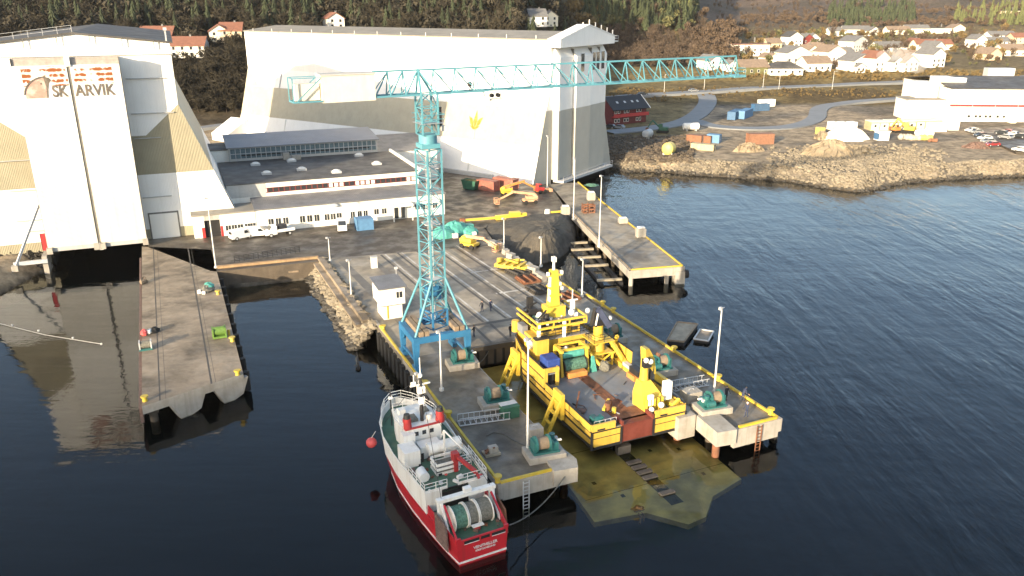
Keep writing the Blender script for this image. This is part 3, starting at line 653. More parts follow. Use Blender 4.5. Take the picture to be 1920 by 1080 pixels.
b=MB().m('galv').cyl((14.6,-.1,7.0),(14.6,-.1,7.01),.1); b.ball((15,-.3,6.9),1.0,10,5,(1.1,.5,.6),half=True); b.build('vent_hood',t)
b=MB().m('render_white').boxz(26.3,30.6,-2.4,0,6.0,6.5); b.m('white_paint').beam((26.5,-2.2,3),(26.5,-2.2,6),.2).beam((30.4,-2.2,3),(30.4,-2.2,6),.2); b.m('glass').boxz(27,28,-.05,0,3.1,5.6).boxz(28.6,29.4,-.05,0,3.1,5.6); b.build('entrance_porch',t)
t=thing('workshop','flat roofed workshop with dark felt roof, rooflights and a strip of red framed windows','building',LB.w(10.5,7.7,0),LB.a)
b=MB().m('render_white').boxz(-4.4,34.8,0,25.5,2.5,11.0); b.m('grey_wall').boxz(-4.4,3,-.06,0,8.4,11.0); b.build('wall',t)
b=MB().m('roof_dark').prism([(-4.6,-.2),(34.7,-.2),(34.7,25.5),(-4.6,25.5)],11.0,lambda x,y:11.15+min(y,25.5-y)*.02); ro=b.build('roof',t)
MB().m('white_paint').boxz(34.75,35.2,-.25,25.5,10.8,11.7).build('parapet',t)
b=MB().m('glass').boxz(3.2,34,-.04,0,9.1,9.9).m('maroon')
for i in range(28): b.boxz(3.2+i*1.1,3.45+i*1.1,-.09,-.04,9.05,9.95)
b.boxz(3,34.2,-.1,-.04,9.9,10.02).boxz(3,34.2,-.1,-.04,8.98,9.1)
b.m('white_paint')
for i in (11,12,13,16,17,18,19,26,27): b.boxz(3.5+i*1.1,4.25+i*1.1,-.11,-.04,9.12,9.88)
b.build('window_strip',t)
for x,y in ((3,19),(11,20.5),(26.5,21.5),(28,9.8),(4.2,8),(11.6,9.5),(18,4)):
    s_=MB().m('galv').boxz(x-1,x+1,y-.7,y+.7,11.1,11.55); s_.m('white_paint').ball((x,y,11.5),.9,10,4,(1,.7,.5),half=True); s_.build('rooflight',ro)
MB().m('concrete').boxz(9.6,11,23,24.3,11.2,12.7).boxz(11.4,13.4,22,23.3,11.2,12.2).build('chimney',ro)
t=thing('glazed_hall','narrow hall with pale blue metal roof and a long glazed front behind the workshop','building',LB.w(10.5,33.4,0),LB.a)
b=MB().m('grey_wall').boxz(-2,32,0,11,2.5,14.2); b.m('render_white').boxz(-8,-2,1,11,2.5,13.6); b.m('roof_dark').boxz(-8.2,-2,.8,11,13.6,13.8); b.build('wall',t)
b=MB().m('glass_blue').boxz(-1.6,31.6,-.05,0,11.7,13.9).m('galv')
for i in range(31): b.boxz(-1.7+i*1.11,-1.58+i*1.11,-.12,-.05,11.7,13.9)
b.boxz(-1.7,31.7,-.12,-.05,12.7,12.82).m('dark').boxz(.5,30,-.09,-.05,12.2,12.5); b.build('window_strip',t)
MB().m('roof_blue').add([(-2.4,-.6,14.3),(32.4,-.6,14.3),(32.4,11.3,15.6),(-2.4,11.3,15.6),(-2.4,-.6,14.1),(32.4,-.6,14.1),(32.4,11.3,15.4),(-2.4,11.3,15.4)],[(0,1,2,3),(7,6,5,4),(0,4,5,1),(1,5,6,2),(2,6,7,3),(3,7,4,0)]).build('roof',t)
t=thing('store_building','grey roofed pale store between the glazed hall and the long hall','building',LB.w(44,36,0),LB.a)
MB().m('render_white').prism([(-1,-2),(13.5,-2),(13.5,14),(-1,14)],2.5,10.8).build('wall',t)
b=MB().m('roof_grey').add([(-1.2,-2.3,10.8),(13.8,-2.3,10.8),(13.8,14,12.6),(-1.2,14,12.6)],[(0,1,2,3)]); b.build('roof',t)
# ================================================================ DOCKS AND PIERS
def XB(fr,x=0,y=0,z=0): return Matrix.Translation(fr.w(x,y,z))@Matrix.Rotation(fr.a,4,'Z')
# ---- lifting dock: landward deck, two arms on piles, bulkhead
t=thing('ship_lift_dock','concrete lifting dock with two arms round a basin and yellow edge kerbs','dock',DK.w(0,0,0),DK.a)
b=MB(); b.m('deck_mid').boxz(0,31.6,30,44,1.6,3.0).m('deck_mid').add([(-1.2,44,3),(31.6,44,3),(30.4,71,3),(-1.4,76,3)],[(0,1,2,3)])
b.m('concrete').add([(-1.2,44,-1),(-1.4,76,-1),(-1.4,76,3),(-1.2,44,3)],[(0,1,2,3)]).add([(31.6,44,-1),(30.4,71,-1),(30.4,71,3),(31.6,44,3)],[(3,2,1,0)]).m('concrete_dark').boxz(.3,31.3,30.3,44,-3,1.6)
b.build('deck',t)
b=MB().m('concrete_dark').boxz(8.2,25,29.55,30,.3,2.4).m('rubber')
for i in range(14): b.boxz(8.6+i*1.2,8.9+i*1.2,29.4,29.55,.2,2.3)
b.m('rail_steel').boxz(8.2,25,29.5,29.95,2.4,2.98); b.build('bulkhead',t)
for x0,x1,u0 in ((0,7.9,-.6),(25,32.4,-1.3)):
    MB().m('deck_concrete').boxz(x0+.45,x1,u0+.45,30,2.0,3.0).build('arm_deck',t)
    b=MB().m('concrete')
    if x0==0: b.boxz(0,.45,u0,44,1.5,3.03).boxz(.45,7.9,u0,u0+.45,1.3,3.03).boxz(7.5,8.0,2,30,1.6,2.98)
    else: b.boxz(x1,x1+.4,u0,44,1.5,3.03).boxz(x0+1.5,x1,u0,u0+.45,.9,3.03).boxz(x0-.1,x0+.4,1.5,30,1.6,2.98)
    b.build('edge_beam',t)
    for u in (2.2,9,16,23,29):
        for x in (x0+1.1,x1-1.0):
            p=MB().m('concrete').boxz(x-.7,x+.7,u-.7,u+.7,1.1,2.0).m('concrete_dark').cyl((x,u,-3),(x,u,1.1),.42,n=10).build('pile',t)
# concrete corbel at the arm ends
b=MB().m('concrete').prism([(5.6,-.9),(8.0,-1.2),(8.6,.2),(8.2,3.2),(6.0,3.2)],1.7,3.3); b.build('corbel',t)
b=MB().m('concrete').prism([(24.2,-1.3),(26.5,-1.6),(27,2.4),(24.5,2.6)],1.6,3.3).boxz(22.2,24.4,2.6,5.2,.8,3.4); b.build('corbel',t)
for x,y in ((8,1.5),(24.8,-.6),(23.2,4)): MB().m('rust').cyl((x,y,-2),(x,y,1.8),.4,n=10).build('pile',t)
# yellow kerb pipes
b=MB().m('yellow_edge').boxz(.1,.35,-.1,41.5,3.02,3.28).boxz(.35,5.6,-.42,-.2,3.02,3.28); b.build('kerb',t)
b=MB().m('yellow_edge').boxz(32.2,32.45,-1,41,3.02,3.28).boxz(27.2,32.2,-1.15,-.9,3.02,3.28).boxz(31.3,31.5,41,52,3.02,3.24); b.build('kerb',t)
for x,u in ((.2,0),(.2,13.5),(.2,21.5),(.3,40),(32.3,0),(32.3,9),(32.3,18),(32.3,33),(32.3,36)):
    MB().m('yellow_edge').cyl((x,u,3.0),(x,u,3.6),.28,.2,n=10).cyl((x,u,3.6),(x,u,3.75),.4,n=10).build('bollard',t)
b=MB().m('rubber')
for i in range(22):
    u=1+i*1.85; b.boxz(-.5,-.02,u,u+.95,-.6,2.5)
b.build('fender',t)
b=MB().m('rubber')
for i in range(20): u=-.5+i*2.1; b.boxz(32.85,33.25,u,u+.9,-.5,2.2)
b.build('fender',t)
# wall on top of the rock armour, transfer rails
MB().m('deck_pale').boxz(-1.55,-.55,44,76,2.6,3.35).boxz(-2.5,-1.55,44,76,2.4,2.75).build('parapet',t)
b=MB().m('wet_strip')
for x0,w_ in ((3,1.8),(8.2,1.3),(12.0,1.5),(18.3,1.7),(22.3,1.2),(26,2.2)): b.add([(x0,37.3,3.003),(x0+w_,37.3,3.003),(x0+w_*.7-1.6,73,3.003),(x0-1.6,73,3.003)],[(0,1,2,3)])
b.build('wet_track',t)
b=MB()
for x in (11.0,14.0,17.5,21.0,24.5):
    b.m('rail_steel').add([(x-.35,37.3,3.006),(x+.05,37.3,3.006),(x-1.6,74,3.006),(x-2.0,74,3.006)],[(0,1,2,3)])
    b.m('pale_line').add([(x+.45,37.3,3.005),(x+.75,37.3,3.005),(x-.9,74,3.005),(x-1.2,74,3.005)],[(0,1,2,3)])
b.m('rail_steel').add([(8,36.3,3.008),(27,36.3,3.008),(27,37.1,3.008),(8,37.1,3.008)],[(0,1,2,3)])
for x in (12.2,14.6,18.8,21): b.add([(x-.3,30.2,3.007),(x+.1,30.2,3.007),(x+.1,36.2,3.007),(x-.3,36.2,3.007)],[(0,1,2,3)])
b.build('rail_track',t)
b=MB().m('pale_line')
for u,x0,x1 in ((47,20,31),(58,20,30)): b.add([(x0,u,3.004),(x1,u,3.004),(x1,u+.5,3.004),(x0,u+.5,3.004)],[(0,1,2,3)])
b.build('joint',t)
for x,y in ((2.7,-.9),(29.6,-1.5)):
    l=MB().m('galv' if x<10 else 'rust')
    for s in (-.3,.3): l.beam((x+s,y,-1),(x+s,y,3),.09)
    for k in range(10): l.beam((x-.3,y,-.8+k*.4),(x+.3,y,-.8+k*.4),.06)
    l.build('ladder',t)
# ---- awash lift platform
mm=mat('lift_plate',(.50,.39,.15),.5,var=.3,scale=.35,dirt=(.2,.15,.05),dscale=.16,damt=.8,spec=.55,bump=.04,bscale=2)
t=thing('lift_platform','olive yellow steel lift platform just awash under the yellow ship','platform',DK.w(0,0,0),DK.a)
b=MB().m('lift_plate').prism([(8.3,29.3),(24.9,29.3),(25.0,4.2),(24.6,-5.1),(20.1,-6.4),(17.5,-8.8),(15.3,-9.1),(12.7,-6.0),(7.6,-5.3),(8.3,2.4)],-.6,-.07); b.build('deck_plate',t)
mat('lift_dark',(.05,.045,.02),.06,var=.4)
b=MB().m('lift_dark').add([(15.6,-6,-.063),(17,-6,-.063),(17,29,-.063),(15.6,29,-.063)],[(0,1,2,3)])
for x,y in ((10.5,0),(21.5,-3),(12,-3),(19,3),(10,6),(22,2)): b.add([(x,y,-.063),(x+.4,y,-.063),(x+.4,y+.5,-.063),(x,y+.5,-.063)],[(0,1,2,3)])
for y in (-2,6,14,22): b.add([(8.5,y,-.066),(24.7,y,-.066),(24.7,y+.07,-.066),(8.5,y+.07,-.066)],[(0,1,2,3)])
b.build('keel_track',t)
for u in (-4.2,-1.2,-.2,.8,1.8,4,8,12,17,22,27):
    MB().m('rail_steel').boxz(15.5,17.1,u-.28,u+.28,-.07,.16 if u<3 else .9).build('keel_block',t)
mat('weed',(.15,.075,.018),.7,var=.5,scale=2)
# ---- left pier
PLc=[P(266,462),P(266,762),P(456,700),P(396,468)]
FL=Fr(PLc[1].x,PLc[1].y,22.9)
q=[FL.l(p) for p in PLc]
t=thing('pier','long narrow concrete pier left of the basin with stained deck and black fenders','pier',FL.w(0,0,0),FL.a)
poly=[(p.x,p.y) for p in q]     # 0 inland left,1 end left,2 end right,3 inland right
MB().m('deck_pale').prism([poly[1],poly[2],poly[3],poly[0]],2.1,3.0).build('deck',t)
b=MB().m('rail_steel')
for f0,w_ in ((.16,.16),(.22,.05),(.66,.22),(.71,.05)):
    def lp(k,f): a=poly[1] if k==0 else poly[0]; c=poly[2] if k==0 else poly[3]; return (a[0]+(c[0]-a[0])*f,a[1]+(c[1]-a[1])*f)
    a,c,d_,e=lp(0,f0),lp(0,f0+w_/12),lp(1,f0+w_/12),lp(1,f0); b.add([(*a,3.005),(*c,3.005),(*d_,3.005),(*e,3.005)],[(0,1,2,3)])
b.build('rail_track',t)
ev=(poly[2][0]-poly[1][0],poly[2][1]-poly[1][1])
def ep(f,off=0): return (poly[1][0]+ev[0]*f,poly[1][1]+ev[1]*f+off)
b=MB().m('concrete')
MBm=b
for f in (.42,.86):
    x,y=ep(f,-.02); dx,dy=ev[0]/11.7,ev[1]/11.7
    MB().m('concrete').extr([(x-2.2*dx,y-2.2*dy,2.4),(x+2.2*dx,y+2.2*dy,2.4),(x+1.4*dx,y+1.4*dy,.4),(x+.2*dx,y+.2*dy,-.1),(x-1.0*dx,y-1.0*dy,-.1)],(-.4,.9,0)).build('pile_cap',t)
MB().m('concrete').extr([(*ep(0,-.06),2.0),(*ep(1,-.06),2.0),(*ep(1,-.06),2.98),(*ep(0,-.06),2.98)],(0,.3,0)).build('edge_beam',t)
for k in range(9):
    y=1.5+k*7.2
    for x in (.9,5.2,9.6):
        MB().m('concrete_dark').boxz(x-.6,x+.6,y+x*.6-.6,y+x*.6+.6,1.2,2.1).cyl((x,y+x*.6,-3),(x,y+x*.6,1.2),.45,n=8).build('pile',t)
for k in range(13):
    f=.02+k*.075; a=poly[2];c=poly[3]; x,y=a[0]+(c[0]-a[0])*f,a[1]+(c[1]-a[1])*f
    MB().m('rubber').cyl((x+.35,y,.2),(x+.35,y,2.7),.42,n=8).build('fender',t)
b=MB().m('net_brown'); a=poly[1];c=poly[0]; b.extr([(a[0]-.35,a[1],1.0),(a[0]-.02,a[1],1.0),(a[0]-.02,a[1],2.8),(a[0]-.35,a[1],2.8)],(c[0]-a[0],(c[1]-a[1])*.9,0)); b.build('side_fender',t)
for px,py in ((272,752),(446,703),(409,552),(436,640)):
    l=FL.l(P(px,py)); MB().m('yellow_edge').cyl((l.x,l.y,3),(l.x,l.y,3.5),.3,.22,n=8).cyl((l.x,l.y,3.5),(l.x,l.y,3.65),.42,n=8).build('bollard',t)
MB().m('dark').boxz(.4,11,6,54,-2.5,.2).build('shadow_beam',t) if False else None
# ---- right pier
FP=Fr(P(1180,510).x,P(1180,510).y,9.9)
pr=[FP.l(P(*a)) for a in ((1180,508),(1284,500),(1129,377),(1086,342),(1030,345),(1058,386))]
poly=[(p.x,p.y) for p in pr]
t=thing('pier','narrow concrete pier with yellow kerb and tyre fenders right of the gravel mound','pier',FP.w(0,0,0),FP.a)
MB().m('deck_mid').prism(poly,2.2,3.0).build('deck',t)
MB().m('concrete').extr([(poly[0][0],poly[0][1]-.05,1.6),(poly[1][0],poly[1][1]-.05,1.6),(poly[1][0],poly[1][1]-.05,3.02),(poly[0][0],poly[0][1]-.05,3.02)],(0,.4,0)).build('edge_beam',t)
MB().m('concrete').extr([(poly[0][0]-.04,poly[0][1],1.7),(poly[0][0]+.3,poly[0][1],1.7),(poly[0][0]+.3,poly[0][1],3.02),(poly[0][0]-.04,poly[0][1],3.02)],(poly[5][0]-poly[0][0],poly[5][1]-poly[0][1],0)).build('edge_beam',t)
b=MB().m('yellow_edge')
def kerb(b,a,c,z=3.12): b.beam((a[0],a[1],z),(c[0],c[1],z),.22)
kerb(b,(poly[0][0]+.4,poly[0][1]+.3),(poly[1][0]-.3,poly[1][1]+.3)); b.build('kerb',t)
b=MB().m('yellow_edge'); kerb(b,(poly[1][0]-.3,poly[1][1]+.3),(poly[2][0]-.3,poly[2][1])); kerb(b,(poly[2][0]-.3,poly[2][1]),(poly[3][0]-.3,poly[3][1])); b.build('kerb',t)
b=MB().m('deck_pale'); kerb(b,(poly[0][0]+.4,poly[0][1]+.3),(poly[5][0]+.3,poly[5][1])); b.build('kerb',t)
b=MB().m('concrete').boxz(poly[1][0]-1.6,poly[1][0]+.1,poly[1][1]-.25,poly[1][1]+1.6,-.5,2.2); b.build('corner_block',t)
for k in range(9):
    y=1.6+k*5.2
    MB().m('concrete_dark').beam((.2,y,1.9),(9.2,y+.2,1.9),.7,.6).build('cross_beam',t)
    for x in (.9,7.2): MB().m('concrete_dark' if k else 'concrete').cyl((x,y,-3),(x,y,1.7),.4,n=8).build('pile',t)
for k in range(22):
    f=k/22; a,c=(poly[1],poly[2]); x,y=a[0]+(c[0]-a[0])*f,a[1]+(c[1]-a[1])*f
    MB().m('rubber').cyl((x+.05,y,1.7),(x+.6,y,1.7),.75,n=9).build('tyre_fender',t)
# dark moored pontoon frame beneath the pier
t=thing('pontoon','dark moored pontoon with pale cross beams beside the inner edge of the right pier','pontoon',FP.w(-4.2,2,0),FP.a)
MB().m('dark').boxz(0,.5,0,26,-.2,.5).boxz(3.4,3.9,0,26,-.2,.5).build('float',t)
for y in (1,9,14,19,23.5): MB().m('wood_raft').boxz(-.3,4,y,y+.55,.5,.85).build('cross_beam',t)
# ---- gravel mound
def mound(name,label,cat,outline,center,mname,rings=9,jit=.25,pw=.6,mat2=None):
    b=MB().m(mname); n=len(outline); O=[Vector(p) for p in outline]; 
    # subdivide outline
    Q=[]
    for i in range(n):
        a,c=O[i],O[(i+1)%n]; 
        for k in range(5): Q.append(a.lerp(c,k/5))
    for _ in range(2): Q=[(Q[i-1]+Q[i]*2+Q[(i+1)%len(Q)])/4 for i in range(len(Q))]
    c=Vector(center); R_=[]
    for j in range(rings):
        f=j/rings; ring=[]
        for i,p in enumerate(Q):
            v=p.lerp(c,f); v.z=p.z+(c.z-p.z)*(1-(1-f)**(1/pw*1.2))
            v+=Vector((random.uniform(-1,1),random.uniform(-1,1),random.uniform(-.5,.8)))*jit*(0 if j==0 else 1); ring.append(tuple(v))
        R_.append(ring)
    b.loft(R_,cap=False,smooth=False); b.add(R_[-1],[tuple(range(len(Q)))])
    # skirt
    b.loft([[(p.x,p.y,p.z-3) for p in Q],R_[0]],cap=False)
    o=b.build(name); return tag(o,label,cat)
OUT=[(905,424,3),(945,414,3.1),(985,404,3.1),(1063,396,3),(1080,428,.3),(1078,462,-.2),(1050,488,-.3),(1010,500,-.3),(975,492,.2),(940,464,2.4)]
mound('gravel_mound','dark rounded gravel mound filling the gap between dock and right pier','mound',[tuple(P(*a)) for a in OUT],tuple(P(1030,428,4.6)),'gravel_dark',jit=.16)
# ---- concrete block row along the dock edge by the mound
b0=MB().m('concrete').extr([(-.8,-.55,0),(.8,-.55,0),(.7,.5,0),(-.75,.6,0)],(.05,.05,.95)); o=tag(b0.build('concrete_block'),'','block')
pb=Proto(o,'row of rough concrete blocks along the dock edge')
for i,(px,py) in enumerate(((925,461),(936,466),(948,476),(958,484),(968,490),(979,497),(990,503),(1000,511),(1008,519),(1016,526))):
    pb.put('rough pale concrete block in the row between dock rails and gravel mound',P(px,py,3.0),R(-60)+random.uniform(-.3,.3),random.uniform(.75,1.2))
# bollard blocks on right pier
o=MB().m('concrete').extr([(-.9,-.7,0),(.9,-.7,0),(.9,.7,0),(-.9,.7,0)],(0,0,1.7)).m('white_paint').boxz(-.7,.7,-.5,.5,1.7,2.0).build('mooring_block',bev=.12); tag(o,'','block')
pb=Proto(o,'white mooring blocks on the right pier')
for (px,py),lb in zip(((1108,375),(1060,402),(1201,444),(1168,418)),('white mooring block at the yellow edge near the landward end of the right pier','white mooring block on the inner corner beside the tall lamp post of the right pier','large white mooring block at the yellow edge halfway down the right pier','low pale mooring block at the yellow edge between the two larger ones')):
    pb.put(lb,P(px,py),R(10),(1,1,.6) if px==1168 else 1)
# ---- quay parapet
t=thing('quay_fence','black steel guard rail with mesh standing on the quay edge beside the vans','railing',(0,0,0))
A=P(440,492);B=P(562,473)
b=MB().m('ship_black').rail([A,B],1.1,.05,4,.8); b.build('guard_rail',t)
t=thing('quay_beam','sunlit orange streaked concrete cope beam along the quay in front of the office wing','wall',(0,0,0))
A=P(408,503);B=P(597,484); MB().m('concrete_sunlit').beam(A+Vector((0,0,.15)),B+Vector((0,0,.15)),.7,.5).build('cope',t)
MB().m('timber').beam(P(408,521,1.6),P(560,508,1.6),.4,.3).build('waling',t)
# ================================================================ TOWER CRANE
CX=DK.w(3.9,28.7,0)
t=thing('tower_crane','turquoise lattice tower crane on a blue portal straddling the left dock arm','crane',CX,DK.a)
HX,HY=3.3,2.75
ZP=7.4
prt=MB().m('crane_blue')
for s in (-1,1):
    prt.boxz(-HX-.35,HX+.35,s*HY-.35,s*HY+.35,ZP-.8,ZP); prt.boxz(s*HX-.35,s*HX+.35,-HY+.35,HY-.35,ZP-.78,ZP-.02)
prt=prt.build('portal_frame',t)
for sx in (-1,1):
    for sy in (-1,1):
        b=MB().m('crane_blue').loft([[(sx*HX+i*.38,sy*HY+j*.38,ZP-.8) for i,j in ((-1,-1),(1,-1),(1,1),(-1,1))],[(sx*HX+i*.24,sy*HY+j*.24,3.5) for i,j in ((-1,-1),(1,-1),(1,1),(-1,1))]])
        b.boxz(sx*HX-.3,sx*HX+.3,sy*HY-.9,sy*HY+.9,3.1,3.6); b.beam((sx*HX,sy*HY,5),(sx*(HX-.0),sy*(HY-1.5),ZP-.7),.18)
        l=b.build('leg',t); MB().m('dark').cyl((sx*HX-.2,sy*HY-.5,3.25),(sx*HX+.2,sy*HY-.5,3.25),.27,n=10).cyl((sx*HX-.2,sy*HY+.5,3.25),(sx*HX+.2,sy*HY+.5,3.25),.27,n=10).build('wheel',l)
for s in (-HX,HX): MB().m('crane_blue').beam((s,-HY,4.2),(s,HY,4.2),.25).build('sill_beam',t)
for x in (-2.6,-1.9,1.9,2.6): MB().m('timber').box((x,0,ZP+.3),(.55,5.9,.6)).build('ballast_beam',t)
M1=1.02; rot=R(22)
def lattice(b,z0,z1,h,step,leg,br,rz=0,mats=('crane_cyan',)):
    def c(i,z,hh=None):
        k=hh or h; x,y=((-k,-k),(k,-k),(k,k),(-k,k))[i%4]; return (x*math.cos(rz)-y*math.sin(rz),x*math.sin(rz)+y*math.cos(rz),z)
    for i in range(4): b.beam(c(i,z0),c(i,z1),leg)
    n=max(1,round((z1-z0)/step)); dz=(z1-z0)/n
    for k in range(n):
        a=z0+k*dz; 
        for i in range(4):
            b.beam(c(i,a),c(i+1,a),br)
            if (k+i)%2: b.beam(c(i,a),c(i+1,a+dz),br)
            else: b.beam(c(i+1,a),c(i,a+dz),br)
    for i in range(4): b.beam(c(i,z1),c(i+1,z1),br*1.3)
b=MB().m('crane_blue'); lattice(b,ZP,ZP+2.2,1.15,1.1,.22,.11,rot); b.m('crane_cyan'); lattice(b,ZP+2.2,ZP+6.2,1.08,1.3,.2,.09,rot); b.build('mast_base',t)
b=MB().m('crane_cyan'); lattice(b,ZP+6.2,29.2,1.05,1.55,.19,.085,rot); b.build('mast',t)
b=MB().m('galv'); 
for s in (-.25,.25): b.beam((s,.35,ZP),(s,.35,29),.07)
for k in range(60): b.beam((-.25,.35,ZP+.3+k*.36),(.25,.35,ZP+.3+k*.36),.04)
b.build('mast_ladder',t)
for z in (13.4,20.4,27): MB().m('galv').boxz(-.9,.9,-.9,.9,z,z+.1).build('rest_platform',t)
MB().m('crane_blue').cyl((-.6,.1,11.8),(.6,.1,11.8),.65,n=14).boxz(-.9,-.6,-.5,.7,10.9,12.6).boxz(.6,.9,-.5,.7,10.9,12.6).build('cable_drum',t)
for sx in (-1,1):
    for sy in (-1,1):
        x,y=sx*1.05,sy*1.05; x,y=x*math.cos(rot)-y*math.sin(rot),x*math.sin(rot)+y*math.cos(rot)
        b=MB().m('crane_cyan').cyl((sx*HX,sy*HY,ZP),(x,y,ZP+6.3),.16,n=8); b.build('brace',t)
MB().m('crane_cyan').boxz(-1.1,1.1,-1.1,1.1,29.4,29.9).cyl((0,0,29.9),(0,0,30.9),1.05,n=16).build('slewing_ring',t)
# upper works turn with the jib
ja=R(28)-DK.a; CJ,SJ=math.cos(ja),math.sin(ja)
def J(x,y,z): return (x*CJ-y*SJ,x*SJ+y*CJ,z)
ZB,ZT=35.4,38.0
b=MB().m('crane_cyan'); lattice(b,30.9,ZB,.95,1.5,.2,.1,ja); hd=b.build('tower_head',t)
b=MB().m('crane_cyan')
for y0,z0,z1 in ((-1.4,32.2,33.2),(1.4,32.2,33.2)): 
    b.beam(J(-1.3,y0,z1),J(1.6,y0,z1),.07); b.beam(J(-1.3,y0,z0+.5),J(1.6,y0,z0+.5),.06)
b.beam(J(1.6,-1.4,33.2),J(1.6,1.4,33.2),.07); b.m('galv').add([J(-1.3,-1.4,32.2),J(1.6,-1.4,32.2),J(1.6,1.4,32.2),J(-1.3,1.4,32.2)],[(0,1,2,3)])
b.m('ship_black').beam(J(1.7,.3,31.5),J(1.7,.3,33.8),.35).m('pole_grey').beam(J(1.8,-.4,31.2),J(1.8,-.4,31.8),.5); b.build('machinery_platform',hd)
def jibtruss(b,x0,x1,n,zb,zt,wy=.75,ch=.2,br=.11,flip=False):
    """two lower chords, one upper chord"""
    for s in (-1,1): b.beam(J(x0,s*wy,zb(x0)),J(x1,s*wy,zb(x1)),ch)
    b.beam(J(x0,0,zt(x0)),J(x1,0,zt(x1)),ch)
    d=(x1-x0)/n
    for k in range(n+1):
        x=x0+k*d
        b.beam(J(x,-wy,zb(x)),J(x,wy,zb(x)),br)
        for s in (-1,1): b.beam(J(x,s*wy,zb(x)),J(x,0,zt(x)),br)
        if k<n:
            xa,xb=(x,x+d) if not flip else (x+d,x)
            for s in (-1,1): b.beam(J(xa,0,zt(xa)),J(xb,s*wy,zb(xb)),br)
            b.beam(J(x,-wy,zb(x)),J(x+d,wy,zb(x+d)),br*.8)
rise=lambda x: .004*max(0,x)
b=MB().m('crane_cyan'); jibtruss(b,.9,45.4,17,lambda x:ZB+rise(x),lambda x:ZT+rise(x)); jb=b.build('jib',t)
MB().m('crane_cyan').boxz(-.1,.1,-.1,.1,0,.1).build('jib_tip',jb) if False else None
b=MB().m('crane_cyan'); q=[J(44.6,-1,ZB+.3),J(46.6,-1,ZB+.3),J(46.6,1,ZB+.3),J(44.6,1,ZB+.3)]
b.extr(q,(0,0,-.3)); b.rail([J(44.8,-.9,ZB+.3),J(46.5,-.9,ZB+.3),J(46.5,.9,ZB+.3)],.9,.04,2,1); b.build('jib_end_frame',jb)
b=MB().m('crane_cyan'); jibtruss(b,-6.2,-.9,3,lambda x:ZB,lambda x:ZT,.75,.2,.12,True)
b.beam(J(-.9,0,ZT),J(.9,.75,ZB),.2); b.beam(J(-.9,0,ZT),J(.9,-.75,ZB),.2); b.beam(J(-.9,.75,ZB),J(-.9,0,ZT+.1),.2); b.beam(J(-.9,-.75,ZB),J(-.9,0,ZT+.1),.2); b.beam(J(-.9,0,ZT),J(.9,0,ZT),.18); b.build('counter_jib',t)
b=MB().m('crane_box').extr([J(-12.0,-.95,ZB-.3),J(-6.2,-.95,ZB-.3),J(-6.2,.95,ZB-.3),J(-12,.95,ZB-.3)],(0,0,2.75)); b.m('grey_wall').extr([J(-12.1,-1.05,ZB+2.45),J(-6.1,-1.05,ZB+2.45),J(-6.1,1.05,ZB+2.45),J(-12.1,1.05,ZB+2.45)],(0,0,.15)); b.build('counterweight',t)
b=MB().m('crane_cyan')
for s in (-.95,.95):
    b.beam(J(-15,s,ZB-.1),J(-12,s,ZB-.1),.16); b.beam(J(-15,s,ZT-.3),J(-12,s,ZT-.3),.08); b.beam(J(-15,s,ZB-.1),J(-15,s,ZT-.3),.1); b.beam(J(-14.6,s,ZB),J(-12.1,s,ZT-.4),.1)
b.beam(J(-15,-.95,ZT-.3),J(-15,.95,ZT-.3),.08); b.beam(J(-15,-.95,ZB-.1),J(-15,.95,ZB-.1),.14); b.m('crane_box').extr([J(-14.7,-.5,ZB),J(-12.1,-.5,ZB),J(-12.1,.5,ZB),J(-14.7,.5,ZB)],(0,0,1.7)); b.build('winch_cage',t)
b=MB().m('pole_grey'); 
for s in (-1,1): b.beam(J(7.4,s*.8,ZB-.05),J(9.8,s*.8,ZB-.05),.2); b.beam(J(7.4,s*.8,ZB-.1),J(7.7,s*.4,ZB-1.1),.12); b.beam(J(9.8,s*.8,ZB-.1),J(9.5,s*.4,ZB-1.1),.12)
b.boxz(0,0,0,0,0,0) if False else None
b.beam(J(7.6,0,ZB-1.1),J(9.6,0,ZB-1.1),.7,.3); b.m('ship_black').cyl(J(8.2,-.2,ZB-.6),J(8.2,.2,ZB-.6),.25).cyl(J(9,-.2,ZB-.6),J(9,.2,ZB-.6),.25); b.build('trolley',t)
MB().m('ship_black').ball(J(5.4,0,ZB+.8),.3,8,6).beam(J(5.4,0,ZB),J(5.4,0,ZB+.7),.08).build('anemometer',jb)
# ================================================================ CONTROL HUT
hp=DK.w(2.6,45.2,3.0)
t=thing('control_hut','two storey white control hut with oversailing upper room and grey roof','hut',hp,DK.a)
MB().m('render_white').boxz(-1.5,2.0,-2.0,2.6,0,2.7).build('lower_wall',t)
MB().m('white_clad').boxz(-2.1,2.5,-2.4,3.2,2.7,5.9).build('upper_wall',t)
MB().m('seam').boxz(-2.15,2.55,-2.45,3.25,2.6,2.72).build('floor_edge',t)
MB().m('roof_grey').add([(-2.5,-2.8,6.0),(2.9,-2.8,6.0),(2.9,3.6,6.45),(-2.5,3.6,6.45),(-2.5,-2.8,5.8),(2.9,-2.8,5.8),(2.9,3.6,6.2),(-2.5,3.6,6.2)],[(0,1,2,3),(7,6,5,4),(0,4,5,1),(1,5,6,2),(2,6,7,3),(3,7,4,0)]).build('roof',t)
MB().m('glass').boxz(.9,2.0,-2.46,-2.4,3.9,5.0).m('white_paint').boxz(1.4,1.47,-2.5,-2.46,3.9,5.0).build('window',t); MB().m('glass').boxz(2.5,2.56,-1.9,.4,4.0,5.1).build('window',t); t.scale=(.76,.76,.8)
MB().m('yellow_edge').boxz(-.9,-.6,-2.06,-2.0,.1,2.5).build('yellow_panel',t)
